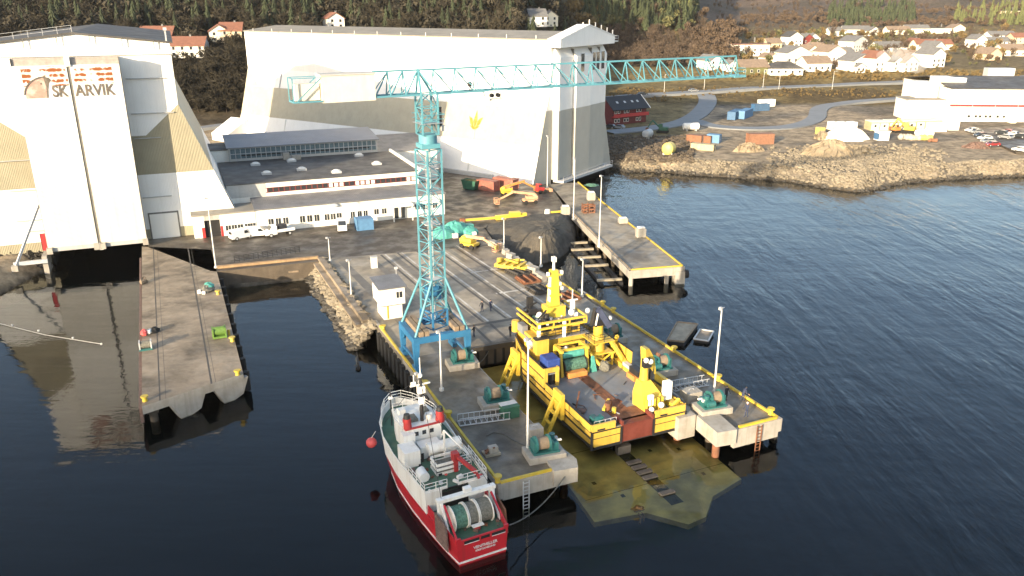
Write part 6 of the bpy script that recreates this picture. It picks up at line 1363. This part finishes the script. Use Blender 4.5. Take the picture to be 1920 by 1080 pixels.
def gtank(label,px,py,rz,L_,rad,m):
    g=gz(px,py); r=thing('tank',label,'tank',(g.x,g.y,g.z),rz); MB().m(m).cyl((-L_/2,0,rad+.3),(L_/2,0,rad+.3),rad,n=14).ball((-L_/2,0,rad+.3),rad,12,6,(.35,1,1)).ball((L_/2,0,rad+.3),rad,12,6,(.35,1,1)).build('shell',r); MB().m('grey_wall').boxz(-L_/3-.2,-L_/3+.2,-rad*.8,rad*.8,0,.9).boxz(L_/3-.2,L_/3+.2,-rad*.8,rad*.8,0,.9).build('saddle',r)
gtank('white tank lying beside the access road bend',1295,246,R(8),5,1.2,'white_paint'); gtank('grey tank among the rubble by the access road',1214,260,R(60),3.5,1.3,'galv')
gtank('big yellow tank standing on the shore boulders',1253,293,R(60),2.2,1.8,'tank_yellow')
# stock heaps
def gmound(name,label,cat,px,py,w_,d_,h,m,seed=0,jit=.6):
    g=gz(px,py); random.seed(seed+int(px)); out=[]
    for k in range(12): a=2*math.pi*k/12; x=g.x+math.cos(a)*w_/2*random.uniform(.6,1.25); y=g.y+math.sin(a)*d_/2*random.uniform(.85,1.1); out.append((x,y,hg(x,y)-.2))
    return mound(name,label,cat,out,(g.x,g.y,g.z+h),m,8,jit)
gmound('sand_heap','long pale sand heap on the shore right of the orange shed','heap',1555,292,20,9,4.5,'sandpile'); gmound('sand_heap','small sand heap in front of the orange shed','heap',1402,284,11,6,2.2,'sandpile'); gmound('rock_heap','rough rock heap between sand heap and white stockpile','heap',1610,290,12,7,2.4,'rock',jit=.7)
gmound('white_stockpile','large white covered stockpile on the far yard','stockpile',1585,262,17,9,4.2,'saltpile',jit=.2); gmound('earth_heap','tan earth heap left of the white stockpile','heap',1540,262,5,4,2.6,'sandpile')
for i,(px,py,s,m,lb) in enumerate(((1560,243,2.6,'white_paint','leftmost white sack bin behind the white stockpile'),(1577,243,2.6,'white_paint','middle white sack bin behind the white stockpile'),(1596,243,2.6,'white_paint','right white sack bin behind the white stockpile'),(1537,252,2.2,'tank_yellow','yellow sack bin left of the white stockpile'))):
    g=gz(px,py); o=MB().m(m).boxz(-s/2,s/2,-s/2,s/2,0,s).m('grey_wall').boxz(-s*.4,s*.4,-s/2-.03,-s/2,.2,s*.5).build('sack_bin',None,(g.x,g.y,g.z),R(15),bev=.3); tag(o,lb,'bin','white sack bins behind the stockpile')
# site cabins
g0=gz(1648,246)
for i in range(8):
    px=1640+i*17; g=gz(px,246-i*.6)
    r=thing('site_cabin',f'olive and cream site cabin, {["first","second","third","fourth","fifth","sixth","seventh","eighth"][i]} from the left in the cabin row','cabin',(g.x,g.y,g.z),R(2),'row of site cabins on the far yard')
    MB().m('box_olive').boxz(-1.55,1.55,0,5,0,2.9).m('house_cream').boxz(-1.3,1.3,-.05,0,.3,2.4).m('house_cream').boxz(-1.6,1.6,-.3,5,2.9,3.1).build('wall',r)
    MB().m('glass').boxz(-.4,.4,-.09,-.05,1.2,2.0).build('window',r)
gcont('white container right of the cabin row',1757,247,R(2),5,'white_paint',3.0); gcont('white container furthest right beyond the cabin row',1781,244,R(2),4.6,'white_paint',3.0)
g=gz(1652,263); t=thing('kiosk','small white kiosk with blue side near the white stockpile','kiosk',(g.x,g.y,g.z),R(10)); MB().m('white_paint').boxz(-1.8,1.8,-1.4,1.4,0,2.7).m('box_blue').boxz(-1.86,-1.8,-1.4,1.4,.3,2.3).build('wall',t); MB().m('house_cream').prism([(-2,-1.7),(2,-1.7),(2,1.7),(-2,1.7)],2.7,3.0).build('roof',t)
def excavator(label,px,py,rz,m,s=1.0):
    g=gz(px,py); r=thing('excavator',label,'excavator',(g.x,g.y,g.z),rz); r.scale=(s,)*3
    for y in (-1.1,1.1): MB().m('rubber').boxz(-1.9,1.9,y-.3,y+.3,0,.8).build('track',r,bev=.2)
    MB().m(m).boxz(-1.8,1.2,-1.2,1.2,.9,2.0).build('body',r,bev=.1); MB().m(m).boxz(.0,1.3,.2,1.2,2.0,3.0).m('glass').boxz(1.3,1.33,.3,1.1,2.1,2.9).boxz(.1,1.2,.17,.2,2.1,2.9).build('cab',r)
    MB().m(m).beam((1.0,-.3,1.6),(3.6,-.3,4.0),.45).beam((3.6,-.3,4.0),(5.2,-.3,1.4),.35).m('rust').boxz(4.8,5.8,-.8,.2,.5,1.4).build('boom',r)
excavator('yellow excavator in front of the site cabins',1703,250,R(140),'mach_yellow',1.1); excavator('green excavator by the access road bend',1242,250,R(160),'crate_green',1.0); excavator('orange excavator left of the yellow one by the cabins',1680,249,R(20),'mach_orange',.8)
for px,py,s,m,lb in ((1732,256,3.4,'white_paint','white bulk bags heaped right of the yellow excavator'),(1735,263,2.6,'tank_yellow','yellow bags in front of the white bulk bags'),(1697,262,2.6,'concrete','grey bags beside the excavator'),(1715,263,2.2,'house_tan','tan bags lined up below the excavator'),(1748,266,1.6,'box_orange','orange bag at the right end of the bag row')):
    g=gz(px,py); b=MB().m(m)
    for k in range(4): b.ball((-s*.6+k*s*.4,random.uniform(-.5,.5),s*.3),s*.38,9,6,(1,1,random.uniform(.8,1.1)),jit=.25)
    o=b.build('bulk_bags',None,(g.x,g.y,g.z)); tag(o,lb,'bags')
gmound('scrap_heap','brown heap of pipes and logs at the edge of the far car park','heap',1832,278,9,5,1.6,'net_brown',jit=.5)
# car park
PK=[(1815,246),(1880,238),(1990,245),(1990,290),(1905,290)]
b=MB().m('asphalt'); q=[gz(*p) for p in PK]; zt=max(p.z for p in q)+.15; b.prism([(p.x,p.y) for p in q],zt-1.5,zt); struct(b.build('car_park'))
mats=['van_white','car_grey','car_dark','van_white','car_grey','car_red']
wh=['beside the dry bank nearest the white containers','second from the far end along the dry bank','third along the dry bank','fourth along the dry bank','fifth along the dry bank','nearest the shore along the dry bank']
cn={'van_white':'white','car_grey':'grey','car_dark':'dark','car_red':'red'}
for i,(px,py) in enumerate(((1822,247),(1830,250),(1838,257),(1846,262),(1852,268),(1860,274))):
    p=P(px,py,zt); van(f'{cn[mats[i]]} car parked {wh[i]}',p,R(100),mats[i],4.3,'cars on the far car park',car=True)
for i,(px,py,m,lb) in enumerate(((1878,252,'car_dark','dark car in the middle of the far car park'),(1889,250,'car_red','red car beside the dark one in the middle of the far car park'),(1898,254,'van_white','white car right of the red one on the far car park'),(1885,260,'car_grey','grey car in the front middle of the far car park'),(1912,258,'car_dark','dark car at the right edge of the far car park'),(1913,284,'van_white','white car nearest the shore on the far car park'))):
    van(lb,P(px,py,zt),R(30),m,4.3,'cars on the far car park',car=True)
for px,py,m,lb in ((1143,241,'car_dark','dark car parked below the red lodge'),(1160,242,'car_grey','grey car parked right of the dark one below the red lodge')): g=gz(px,py); van(lb,g,R(60),m,4.3,car=True)
for px,py,m,lb in ((1205,181,'car_dark','dark car driving on the main road left of the junction'),(1300,174,'car_grey','grey car on the main road at the junction')): g=gz(px,py); van(lb,(g.x,g.y,g.z+.35),R(-75),m,4.4,car=True)
# factory
g=gz(1775,228); FX=Fr(g.x,g.y,4)
t=thing('factory','long white factory with red stripe, grey flat roof and lower annex','factory',(g.x,g.y,g.z),R(-4))
b=MB().m('white_paint').boxz(0,60,0,45,-1,11.5); b.m('white_paint').boxz(-14,0,2,14,-1,7.2); b.build('wall',t)
MB().m('red_paint').boxz(-.05,60,-.08,0,5.3,6.1).build('red_stripe',t)
b=MB().m('roof_dark').extr([(-.4,-.4,11.5),(60,-.4,11.5),(60,22,14.2),(-.4,22,14.2)],(0,0,.3)).extr([(-.4,22,14.2),(60,22,14.2),(60,46,11.5),(-.4,46,11.5)],(0,0,.3)); b.m('roof_warm').boxz(-14.2,-.4,1.8,14.2,7.2,7.5); rf=b.build('roof',t)
for i in range(7): MB().m('galv').boxz(i*8+.0,i*8+.15,-.1,0,-.5,11.4).build('downpipe',t)
for x in (7,9.5,11,13,14.6,17.2,19.4,22): MB().m('glass').boxz(x,x+.9,-.09,0,1.4,2.3).build('window',t)
MB().m('house_cream').boxz(21,23,-3,-.0,-.5,4).build('porch',t)
MB().m('white_paint').boxz(-9,-1,9,20,7.2,12.8).build('tower',t); MB().m('white_paint').boxz(-1,5,10,18,11.6,14.8).boxz(5,9,10,13,12,14.6).build('plant_room',rf)
MB().m('galv').boxz(24,34,26,30,13.8,17).m('white_paint').boxz(52,58,24,30,14,19).build('roof_plant',rf)
# steam over the tower: one soft body of vapour
mt=bpy.data.materials.new('steam'); mt.use_nodes=True; N=mt.node_tree.nodes; L=mt.node_tree.links; N.remove(N['Principled BSDF']); pv=N.new('ShaderNodeVolumePrincipled'); pv.inputs['Density'].default_value=.10; pv.inputs['Color'].default_value=(1,1,1,1); L.new(pv.outputs[0],N['Material Output'].inputs['Volume']); MATS['steam']=mt
random.seed(3); b=MB().m('steam')
for x,y,z,r_ in ((0,0,0,3.2),(-3,1,2.5,3.4),(-8,2,4.2,3.0),(-12,2,4.0,2.2),(-5,3,4.5,2.6)): b.ball((x,y,z),r_,12,8,(1.3,1,.8),jit=.2)
o=b.build('steam_plume',None,tuple(FX.w(-7,14,g.z+18.5))); struct(o,'stuff')
# ---------------------------------------------------------------- houses
def house(label,px,py,wpx,wall='white_paint',roof='tile_grey',face='gable',rz=0,tall=1.0,detail=True,trim=None,chim=True,dep=1.0):
    g=gz(px,py); D=g.y; w_=wpx*D*1.2/1500; h=(4.6 if tall<1.2 else 5.6)*tall; d_=11*dep
    h=min(h,w_*.7)
    r=thing('house',label,'house',(g.x,g.y,g.z-.6),rz,'houses of the hillside town')
    x=w_/2; y=d_/2; rise=min(3.2,(w_*.32 if face=='gable' else d_*.3))
    b=MB().m(wall).boxz(-x,x,-y,y,0,h)
    ov=.45
    if face=='gable':
        b.extr([(-x,-y,h),(x,-y,h),(0,-y,h+rise)],(0,d_,0)); b.build('wall',r)
        R_=MB().m(roof)
        for s in (-1,1): R_.extr([(s*(x+ov),-y-ov,h-ov*.5),(0,-y-ov,h+rise+.02),(0,-y-ov,h+rise+.3),(s*(x+ov),-y-ov,h-ov*.5+.28)],(0,d_+2*ov,0))
    elif face=='side':
        b.extr([(-x,-y,h),(-x,y,h),(-x,0,h+rise)],(2*x,0,0)); b.build('wall',r)
        R_=MB().m(roof)
        for s in (-1,1): R_.extr([(-x-ov,s*(y+ov),h-ov*.4),(-x-ov,0,h+rise+.02),(-x-ov,0,h+rise+.3),(-x-ov,s*(y+ov),h-ov*.4+.28)],(2*x+2*ov,0,0))
    elif face=='hip':
        b.build('wall',r); R_=MB().m(roof).add([(-x-.5,-y-.5,h),(x+.5,-y-.5,h),(x+.5,y+.5,h),(-x-.5,y+.5,h),(-x*.4,0,h+rise),(x*.4,0,h+rise)],[(0,1,5,4),(1,2,5),(2,3,4,5),(3,0,4),(3,2,1,0)])
    else:
        b.build('wall',r); R_=MB().m(roof).boxz(-x-.3,x+.3,-y-.3,y+.3,h,h+.35)
    ro=R_.build('roof',r)
    if chim: MB().m('tile_grey').boxz(x*.25,x*.25+.7,-.3,.4,h+rise*.4,h+rise+.9).build('chimney',ro)
    n=max(2,int(w_/3.2)); rows=[1.2] if h<4.2 else [.9,3.1]
    if detail:
        for z in rows:
            for k in range(n):
                xx=-x+(k+.5)*w_/n
                f=MB().m('white_paint').boxz(xx-.65,xx+.65,-y-.05,-y,z-.1,z+1.3).build('window',r); MB().m('glass').boxz(xx-.52,xx+.52,-y-.09,-y-.05,z,z+1.2).build('pane',f)
        MB().m('tile_grey').boxz(-.45,.45,-y-.06,-y,.3,.85).build('doorstep',r)
    return r
Wt,Cr,Rd,Tn='white_paint','house_cream','house_red','house_tan'
front='front row above the main road'
H=[('long flat white house with pink roof edge at the left end of the town',1403,103,54,Wt,'tile_red','flat',5,1.2),
 ('olive walled bungalow with brown roof just right of the crane jib tip',1406,137,44,'leaf_olive','tile_brown','side',10,.8),
 ('white gabled house seen through the jib end',1362,131,16,Wt,'tile_grey','gable',20,1),('white house with grey roof seen through the jib, left of the gabled one',1330,128,24,Wt,'tile_grey','gable',25,1),
 ('wide white house with black hipped roof, nearest the main road',1466,138,52,Wt,'roof_dark','hip',0,.7),
 ('tall white gabled house with olive grey roof behind the black hipped one',1484,122,44,Wt,'tile_grey','gable',20,1.3),
 ('small cream gabled house left of the tall white gable',1441,120,18,Cr,'tile_brown','gable',15,.9),
 ('cream gabled house with pale front right behind the tall white gable',1513,108,24,Cr,'tile_brown','gable',20,1),
 ('large white gabled house with brown roof, third large gable of the front row',1552,120,36,Wt,'tile_brown','gable',25,1.3),
 ('white lower wing house standing between two large gables',1524,131,40,Wt,'tile_brown','side',12,.9),
 ('white gabled house with dark grey roof above the grass bank',1602,130,42,Wt,'tile_grey','gable',25,1.1),
 ('tiny white garage below the dark grey roofed gable',1602,134,14,Wt,'tile_grey','gable',10,.7),
 ('white steep gabled house with orange tan roof right of the grey roofed gable',1635,132,34,Wt,'tile_red','gable',30,1.2),
 ('white low house with tan roof at the middle of the front row',1690,131,30,Wt,'tile_brown','gable',25,1),
 ('white house with pale grey roof squeezed left of the tan roofed one',1667,131,22,Wt,'tile_grey','gable',25,1),
 ('tall white gabled house at the right end of the front row',1741,124,28,Wt,'tile_grey','gable',25,1.4),
 ('white house behind the tall gable at the right end of the front row',1745,107,24,Wt,'tile_grey','gable',25,1.2),
 ('wide white bungalow with grey roof in the middle of the second row',1664,97,46,Wt,'tile_grey','side',5,.8),
 ('wide cream house with red tiled roof in the second row',1744,93,56,Cr,'tile_red','side',4,.9),('small orange roofed house at the left of the red tiled one',1712,90,16,Tn,'tile_red','gable',10,1),
 ('large white house with long roof left in the second row',1598,96,44,Wt,'tile_grey','gable',40,1.3),
 ('grey roofed shed in front of the large second row house',1580,108,22,'grey_wall','tile_grey','side',10,.7),
 ('white gabled house with black roof below the autumn trees',1483,86,24,Wt,'roof_dark','gable',20,1.2),('red house with white gable beside autumn trees',1506,86,18,Rd,'tile_grey','gable',20,1.2),('white gabled house right of the red house',1518,84,20,Wt,'tile_grey','gable',15,1.1),
 ('low tan house behind the flat white house',1446,88,22,Tn,'tile_brown','side',10,.7),
 ('white small house at the left of the third row',1566,66,26,Wt,'tile_grey','side',5,.9),('long white row house in the third row',1602,63,40,Wt,'tile_grey','side',0,.9),('white house with grey roof right end of third row left half',1632,66,22,Wt,'tile_grey','gable',20,.9),
 ('low cream house in the third row middle',1680,63,34,Cr,'tile_brown','side',3,.8),('white row house in the third row right of the middle',1715,61,36,Wt,'tile_grey','side',3,.9),('white flat house in the third row with pale roof',1757,61,34,Wt,'tile_grey','flat',3,.9),('cream house at the right end of the third row',1790,60,22,Cr,'tile_brown','gable',15,.9),
 ('wide white villa with several gables on the right slope',1850,88,60,Wt,'tile_grey','side',6,1.0),('white gabled wing at the left of the wide villa',1828,90,20,Wt,'tile_grey','gable',15,1.2),('white house above the wide villa on the right slope',1872,76,40,Wt,'tile_grey','side',5,1),
 ('tan house at the right edge of the picture on the slope',1912,80,34,Tn,'tile_red','side',5,1),('low cream house right of the villa',1890,104,36,Cr,'tile_brown','side',5,.9),('small cream house above the right hand factory roof',1850,112,26,Tn,'tile_brown','gable',20,.9),
 ('pale flat house high on the right hill',1880,17,24,'grey_wall','tile_grey','flat',0,.8),('long pale barn on the right hill above the spruces',1893,25,22,Tn,'tile_grey','flat',0,.6),
 ('tan house behind the flat white house at the town edge',1528,98,18,Tn,'tile_brown','gable',30,.9),('small white shed in the second row between shrubs',1622,112,14,Wt,'tile_grey','gable',10,.8),
 ('white house with brown roof in the gap of the second row',1700,112,18,Wt,'tile_brown','gable',20,.8)]
for (lb,px,py,wp,wa,ro,fa,rz,ta) in H: house(lb,px,py,wp,wa,ro,fa,R(rz),ta,detail=(py>70),dep=1.0 if py>95 else .9)
# houses on the slope behind the halls
for lb,px,py,wp,wa,ro,fa,rz in (('white house with red tiled roof on the wooded slope between the halls',350,106,62,Wt,'tile_red','side',8),('red roofed house behind the left hall on the slope',300,84,46,Rd,'tile_red','side',8),
   ('white gabled house with red roof above the gap between the halls',412,77,28,Cr,'tile_red','gable',20),('reddish house right of the gabled one above the gap',437,76,32,Tn,'tile_red','side',10),('small white gabled house above the roof of the long hall',626,53,24,Wt,'tile_red','gable',25),('cream house above the right end of the long hall roof',1025,47,22,Cr,'tile_grey','gable',20),('low white house left of the cream one above the hall roof',1005,48,26,Wt,'tile_grey','side',10)):
    house(lb,px,py,wp,wa,ro,fa,R(rz),1.0)
# street lamps along the main road
rr=None
for i,px in enumerate((1245,1320,1430,1460,1560)):
    g=gz(px,168 if px>1300 else 175); o=MB().m('pole_grey').cyl((0,0,0),(0,0,8),.1,.07,n=6).beam((0,0,8),(1.2,0,8.2),.1).m('galv').boxz(1,1.6,-.12,.12,8.1,8.25).build('street_lamp',None,(g.x,g.y,g.z)); tag(o,'grey street lamp beside the main road below the town','street lamp','street lamps along the main road')
# ================================================================ TREES
rng=np.random.default_rng(11)
def conifer_tpl(seed,rad=.17,layers=10,n=9):
    r=np.random.default_rng(seed); V=[];Fc=[]
    def tri(a,b,c): o=len(V); V.extend([a,b,c]); Fc.append((o,o+1,o+2))
    for k in range(layers):
        f=k/layers; z0=.10+.88*f; R0=rad*(1-f)**.85+.012; zt=min(1.0,z0+.22*(1-f*.5)); ph=r.uniform(0,6)
        for i in range(n):
            a=ph+2*math.pi*i/n+r.uniform(-.25,.25); rr=R0*r.uniform(.65,1.2); dz=r.uniform(-.035,.02); w_=.36
            tip=(rr*math.cos(a),rr*math.sin(a),z0+dz-.02)
            tri((0,0,zt),(rr*.62*math.cos(a-w_),rr*.62*math.sin(a-w_),z0+.03+dz),tip); tri((0,0,zt),tip,(rr*.62*math.cos(a+w_),rr*.62*math.sin(a+w_),z0+.03+dz))
    return np.array(V),np.array(Fc)
def trunk(h,r0): 
    V=[];Fc=[]
    for j,(z,rr) in enumerate(((0,r0),(h,r0*.4))):
        for i in range(5): V.append((rr*math.cos(i*1.2566),rr*math.sin(i*1.2566),z))
    for i in range(5): Fc+= [(i,(i+1)%5,5+(i+1)%5),(i,5+(i+1)%5,5+i)]
    return np.array(V),np.array(Fc)
def leafy_tpl(seed,n=190,size=.085,up=.55,wid=.36):
    r=np.random.default_rng(seed); V=[];Fc=[]
    cl=[(r.uniform(-.2,.2),r.uniform(-.2,.2),r.uniform(.4,.8),r.uniform(.14,.26)) for _ in range(7)]
    for _ in range(n):
        c=cl[r.integers(7)]; d=r.normal(size=3); d/=np.linalg.norm(d); p=np.array(c[:3])+d*c[3]*r.uniform(.4,1.05)*np.array([1,1,.9])
        a=r.normal(size=3);a/=np.linalg.norm(a); b=np.cross(a,r.normal(size=3)); b/=np.linalg.norm(b)+1e-9; s=size*r.uniform(.5,1.3); o=len(V)
        V+= [p-a*s-b*s*.5,p+a*s-b*s*.4,p+b*s*.8]; Fc.append((o,o+1,o+2))
    return np.array(V),np.array(Fc)
def bare_tpl(seed,n=26):
    """leafless crown: trunk, limbs and sprays of thin twigs"""
    r=np.random.default_rng(seed); V=[];Fc=[]
    def stick(p,q,w_):
        p=np.array(p);q=np.array(q); d=q-p; a=np.cross(d,r.normal(size=3)); a/=np.linalg.norm(a)+1e-9; o=len(V); V.extend([p-a*w_,p+a*w_,q]); Fc.append((o,o+1,o+2)); b=np.cross(d,a); b/=np.linalg.norm(b)+1e-9; o=len(V); V.extend([p-b*w_,p+b*w_,q]); Fc.append((o,o+1,o+2))
    for k in range(n):
        z=r.uniform(.2,.55); an=r.uniform(0,6.28); L_=r.uniform(.25,.45); q=np.array([math.cos(an)*L_*.75,math.sin(an)*L_*.75,z+L_*.9]); stick((0,0,z),q,.012)
        for j in range(5):
            f=r.uniform(.35,1); s=np.array([0,0,z])*(1-f)+q*f; e=s+r.normal(size=3)*.11+np.array([0,0,.08]); stick(s,e,.018)
    return np.array(V),np.array(Fc)
def mk(name,parts):
    """one tree mesh from (V,F,material) parts"""
    Vs=[];Fs=[];mi=[];o=0;names=[]
    for V,Fc,m in parts:
        if m not in names: names.append(m)
        Vs.append(V);Fs.append(Fc+o);mi+=[names.index(m)]*len(Fc);o+=len(V)
    me=bpy.data.meshes.new(name); me.from_pydata(np.concatenate(Vs).tolist(),[],np.concatenate(Fs).tolist())
    for m in names: me.materials.append(MATS[m])
    me.polygons.foreach_set('material_index',mi); return me
CT=[conifer_tpl(i,.19+.025*(i%3)) for i in range(4)]; LT=[leafy_tpl(20+i) for i in range(4)]; BT=[bare_tpl(40+i) for i in range(4)]
TK=trunk(.6,.022)
def mass(name,tpls,m,pos,h0,h1,tilt=.0):
    Vs=[];Fs=[];o=0
    for (x,y,z) in pos:
        V,Fc=tpls[rng.integers(len(tpls))]; s=rng.uniform(h0,h1); a=rng.uniform(0,6.28); c,n=math.cos(a),math.sin(a); wv=s*rng.uniform(.85,1.25)
        W=np.stack([(V[:,0]*c-V[:,1]*n)*wv+x,(V[:,0]*n+V[:,1]*c)*wv+y,V[:,2]*s+z-.3],1); Vs.append(W);Fs.append(Fc+o);o+=len(V)
    me=bpy.data.meshes.new(name); me.from_pydata(np.concatenate(Vs).tolist(),[],np.concatenate(Fs).tolist()); me.materials.append(MATS[m])
    ob=bpy.data.objects.new(name,me); COL.objects.link(ob); struct(ob,'stuff')
def scatter(n,q0,q1,y0,y1,test=None):
    out=[]
    while len(out)<n:
        k=n*2; Y=np.sqrt(rng.uniform(y0*y0,y1*y1,k)); Q=rng.uniform(q0,q1,k); X=(Q-960)*Y/1592
        ok=np.ones(k,bool) if test is None else test(X,Y,Q)
        Z=hgt(X,Y)
        out+= [(X[i],Y[i],Z[i]) for i in range(k) if ok[i]]
    return out[:n]
def indiv(name,label,cat,group,meshes,pos,h0,h1):
    for i,(x,y,z) in enumerate(pos):
        o=bpy.data.objects.new(name,meshes[rng.integers(len(meshes))]); COL.objects.link(o); s=rng.uniform(h0,h1); o.location=(x,y,z-.3); wv=s*rng.uniform(.85,1.25); o.scale=(wv,wv,s); o.rotation_euler=(0,0,rng.uniform(0,6.28)); tag(o,label,cat,group)
CM=[mk('conifer_tree',[(*c,'conifer'),(*TK,'bark')]) for c in CT]; CP=[mk('conifer_tree',[(*c,'conifer_sunlit'),(*TK,'bark')]) for c in CT[:2]]
OM=[mk('leafy_tree',[(*c,'leaf_ochre'),(*TK,'bark')]) for c in LT[:2]]; RM=[mk('leafy_tree',[(*c,'leaf_rust'),(*TK,'bark')]) for c in LT[1:3]]; VM=[mk('leafy_tree',[(*c,'leaf_olive'),(*TK,'bark')]) for c in LT[2:]]
BM=[mk('bare_tree',[(*c,'twig_brown'),(*TK,'bark')]) for c in BT]
DM=[mk('bare_tree',[(*c,'twig_shaded'),(*TK,'bark')]) for c in BT]
house_xy=np.array([(o.location.x,o.location.y) for o in bpy.data.objects if o.get('category')=='house'])
def clear(X,Y,Q,r=9):
    ok=np.ones(len(X),bool)
    for hx_,hy in house_xy: ok&=((X-hx_)**2+((Y-hy)*.8)**2)>r*r
    return ok
def clr2(X,Y,Q):
    ok=np.ones(len(X),bool)
    for hx_,hy in house_xy: ok&=~((np.abs(Q-(960+1592*hx_/hy))<34)&(Y<hy+6)&(Y>hy-34))
    return ok
# wooded knoll behind the right hall
def kn(X,Y,Q): return ((X-78)/75)**2+((Y-640)/80)**2<1
indiv('conifer_tree','dark green conifer in the wood covering the knoll behind the long hall','tree','conifers on the knoll behind the long hall',CM,scatter(200,1040,1300,560,720,kn),11,18)
indiv('conifer_tree','sunlit yellow green conifer standing out in the wood on the knoll','tree','pale conifers on the knoll behind the long hall',CP,scatter(60,1040,1300,590,720,kn),11,17)
mass('conifer_wood',CT,'conifer',scatter(420,1030,1310,560,760,kn),10,18)
mass('knoll_broadleaf',LT,'leaf_olive',scatter(120,1040,1300,560,720,kn),7,13)
# brown scrub wood below the knoll, right of the hall
indiv('leafy_tree','rust brown tree in the scrub wood between the long hall and the town','tree','rust brown trees between hall and town',RM,scatter(60,1290,1390,430,620,clear),7,12)
indiv('bare_tree','leafless brown tree in the scrub wood right of the long hall','tree','leafless trees right of the long hall',BM,scatter(110,1100,1330,430,560,clear),6,10)
mass('scrub_wood',BT+LT[:1],'twig_brown',scatter(700,1090,1390,425,600,clear),3.5,8)
# town gardens
indiv('leafy_tree','ochre autumn tree between the houses of the hillside town','tree','ochre autumn trees in the town',OM,scatter(70,1400,1920,428,760,clear),5,9)
indiv('leafy_tree','rusty autumn tree between the houses of the hillside town','tree','rusty autumn trees in the town',RM,scatter(45,1400,1920,428,760,clear),4,8)
indiv('leafy_tree','olive green tree between the houses of the hillside town','tree','olive trees in the town',VM,scatter(40,1400,1920,430,760,clear),4,9)
indiv('bare_tree','leafless tree between the houses of the hillside town','tree','leafless trees in the town',BM,scatter(50,1400,1920,430,760,clear),6,10)
mass('garden_shrubs',LT,'leaf_olive',scatter(350,1390,1930,420,800,clear),1.5,3)
mass('bank_scrub',LT,'leaf_ochre',scatter(420,1330,1960,401,420),1.2,2.6)
mass('bank_grass',LT,'leaf_ochre',scatter(500,1150,1960,346,376,lambda X,Y,Q:(Y>358)|(Q<1290)),.6,1.6) 
# right-hand hills
sp=lambda X,Y,Q: ((X-560)/110)**2+((Y-850)/140)**2<1
indiv('conifer_tree','sunlit green conifer on the spur at the right edge of the picture','tree','conifers on the right spur',CP,scatter(60,1790,1990,700,900,sp),9,14)
mass('spur_conifers',CT,'conifer_sunlit',scatter(90,1790,2000,740,960,sp),8,13)
mass('hill_conifers',CT,'conifer',scatter(330,1555,1720,840,1080),9,15)
mass('hill_birches',LT,'leaf_rust',scatter(350,1390,1980,790,1000),5,8)
mass('hill_scrub',BT+LT[:2],'twig_brown',scatter(1500,1180,2000,800,1900),4,9)
# wooded slope behind the halls, its shade put into darker tree colours
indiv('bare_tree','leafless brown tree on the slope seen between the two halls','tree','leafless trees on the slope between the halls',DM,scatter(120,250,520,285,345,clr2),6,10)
mass('slope_scrub',BT,'twig_shaded',scatter(900,-40,700,282,350,clear),4,8)
mass('slope_wood',CT,'conifer_shaded',scatter(850,-120,1080,356,470,clr2),8,17)
mass('slope_birches',BT+LT[:2],'twig_shaded',scatter(1500,-120,1100,350,470,clr2),8,13)
indiv('leafy_tree','golden tree at the left edge of the knoll above the hall gable','tree','golden trees above the hall gable',OM,scatter(28,1040,1130,520,600),9,14)
# ================================================================ HAZE
mt=bpy.data.materials.new('haze'); mt.use_nodes=True; N=mt.node_tree.nodes; L=mt.node_tree.links; N.remove(N['Principled BSDF']); pv=N.new('ShaderNodeVolumePrincipled'); pv.inputs['Density'].default_value=.00005; pv.inputs['Color'].default_value=(.93,.93,.95,1); pv.inputs['Anisotropy'].default_value=.2; L.new(pv.outputs[0],N['Material Output'].inputs['Volume']); MATS['haze']=mt
struct(MB().m('haze').boxz(-2400,2400,-480,3300,-7,760).build('haze'),'stuff')
SC.cycles.volume_bounces=0
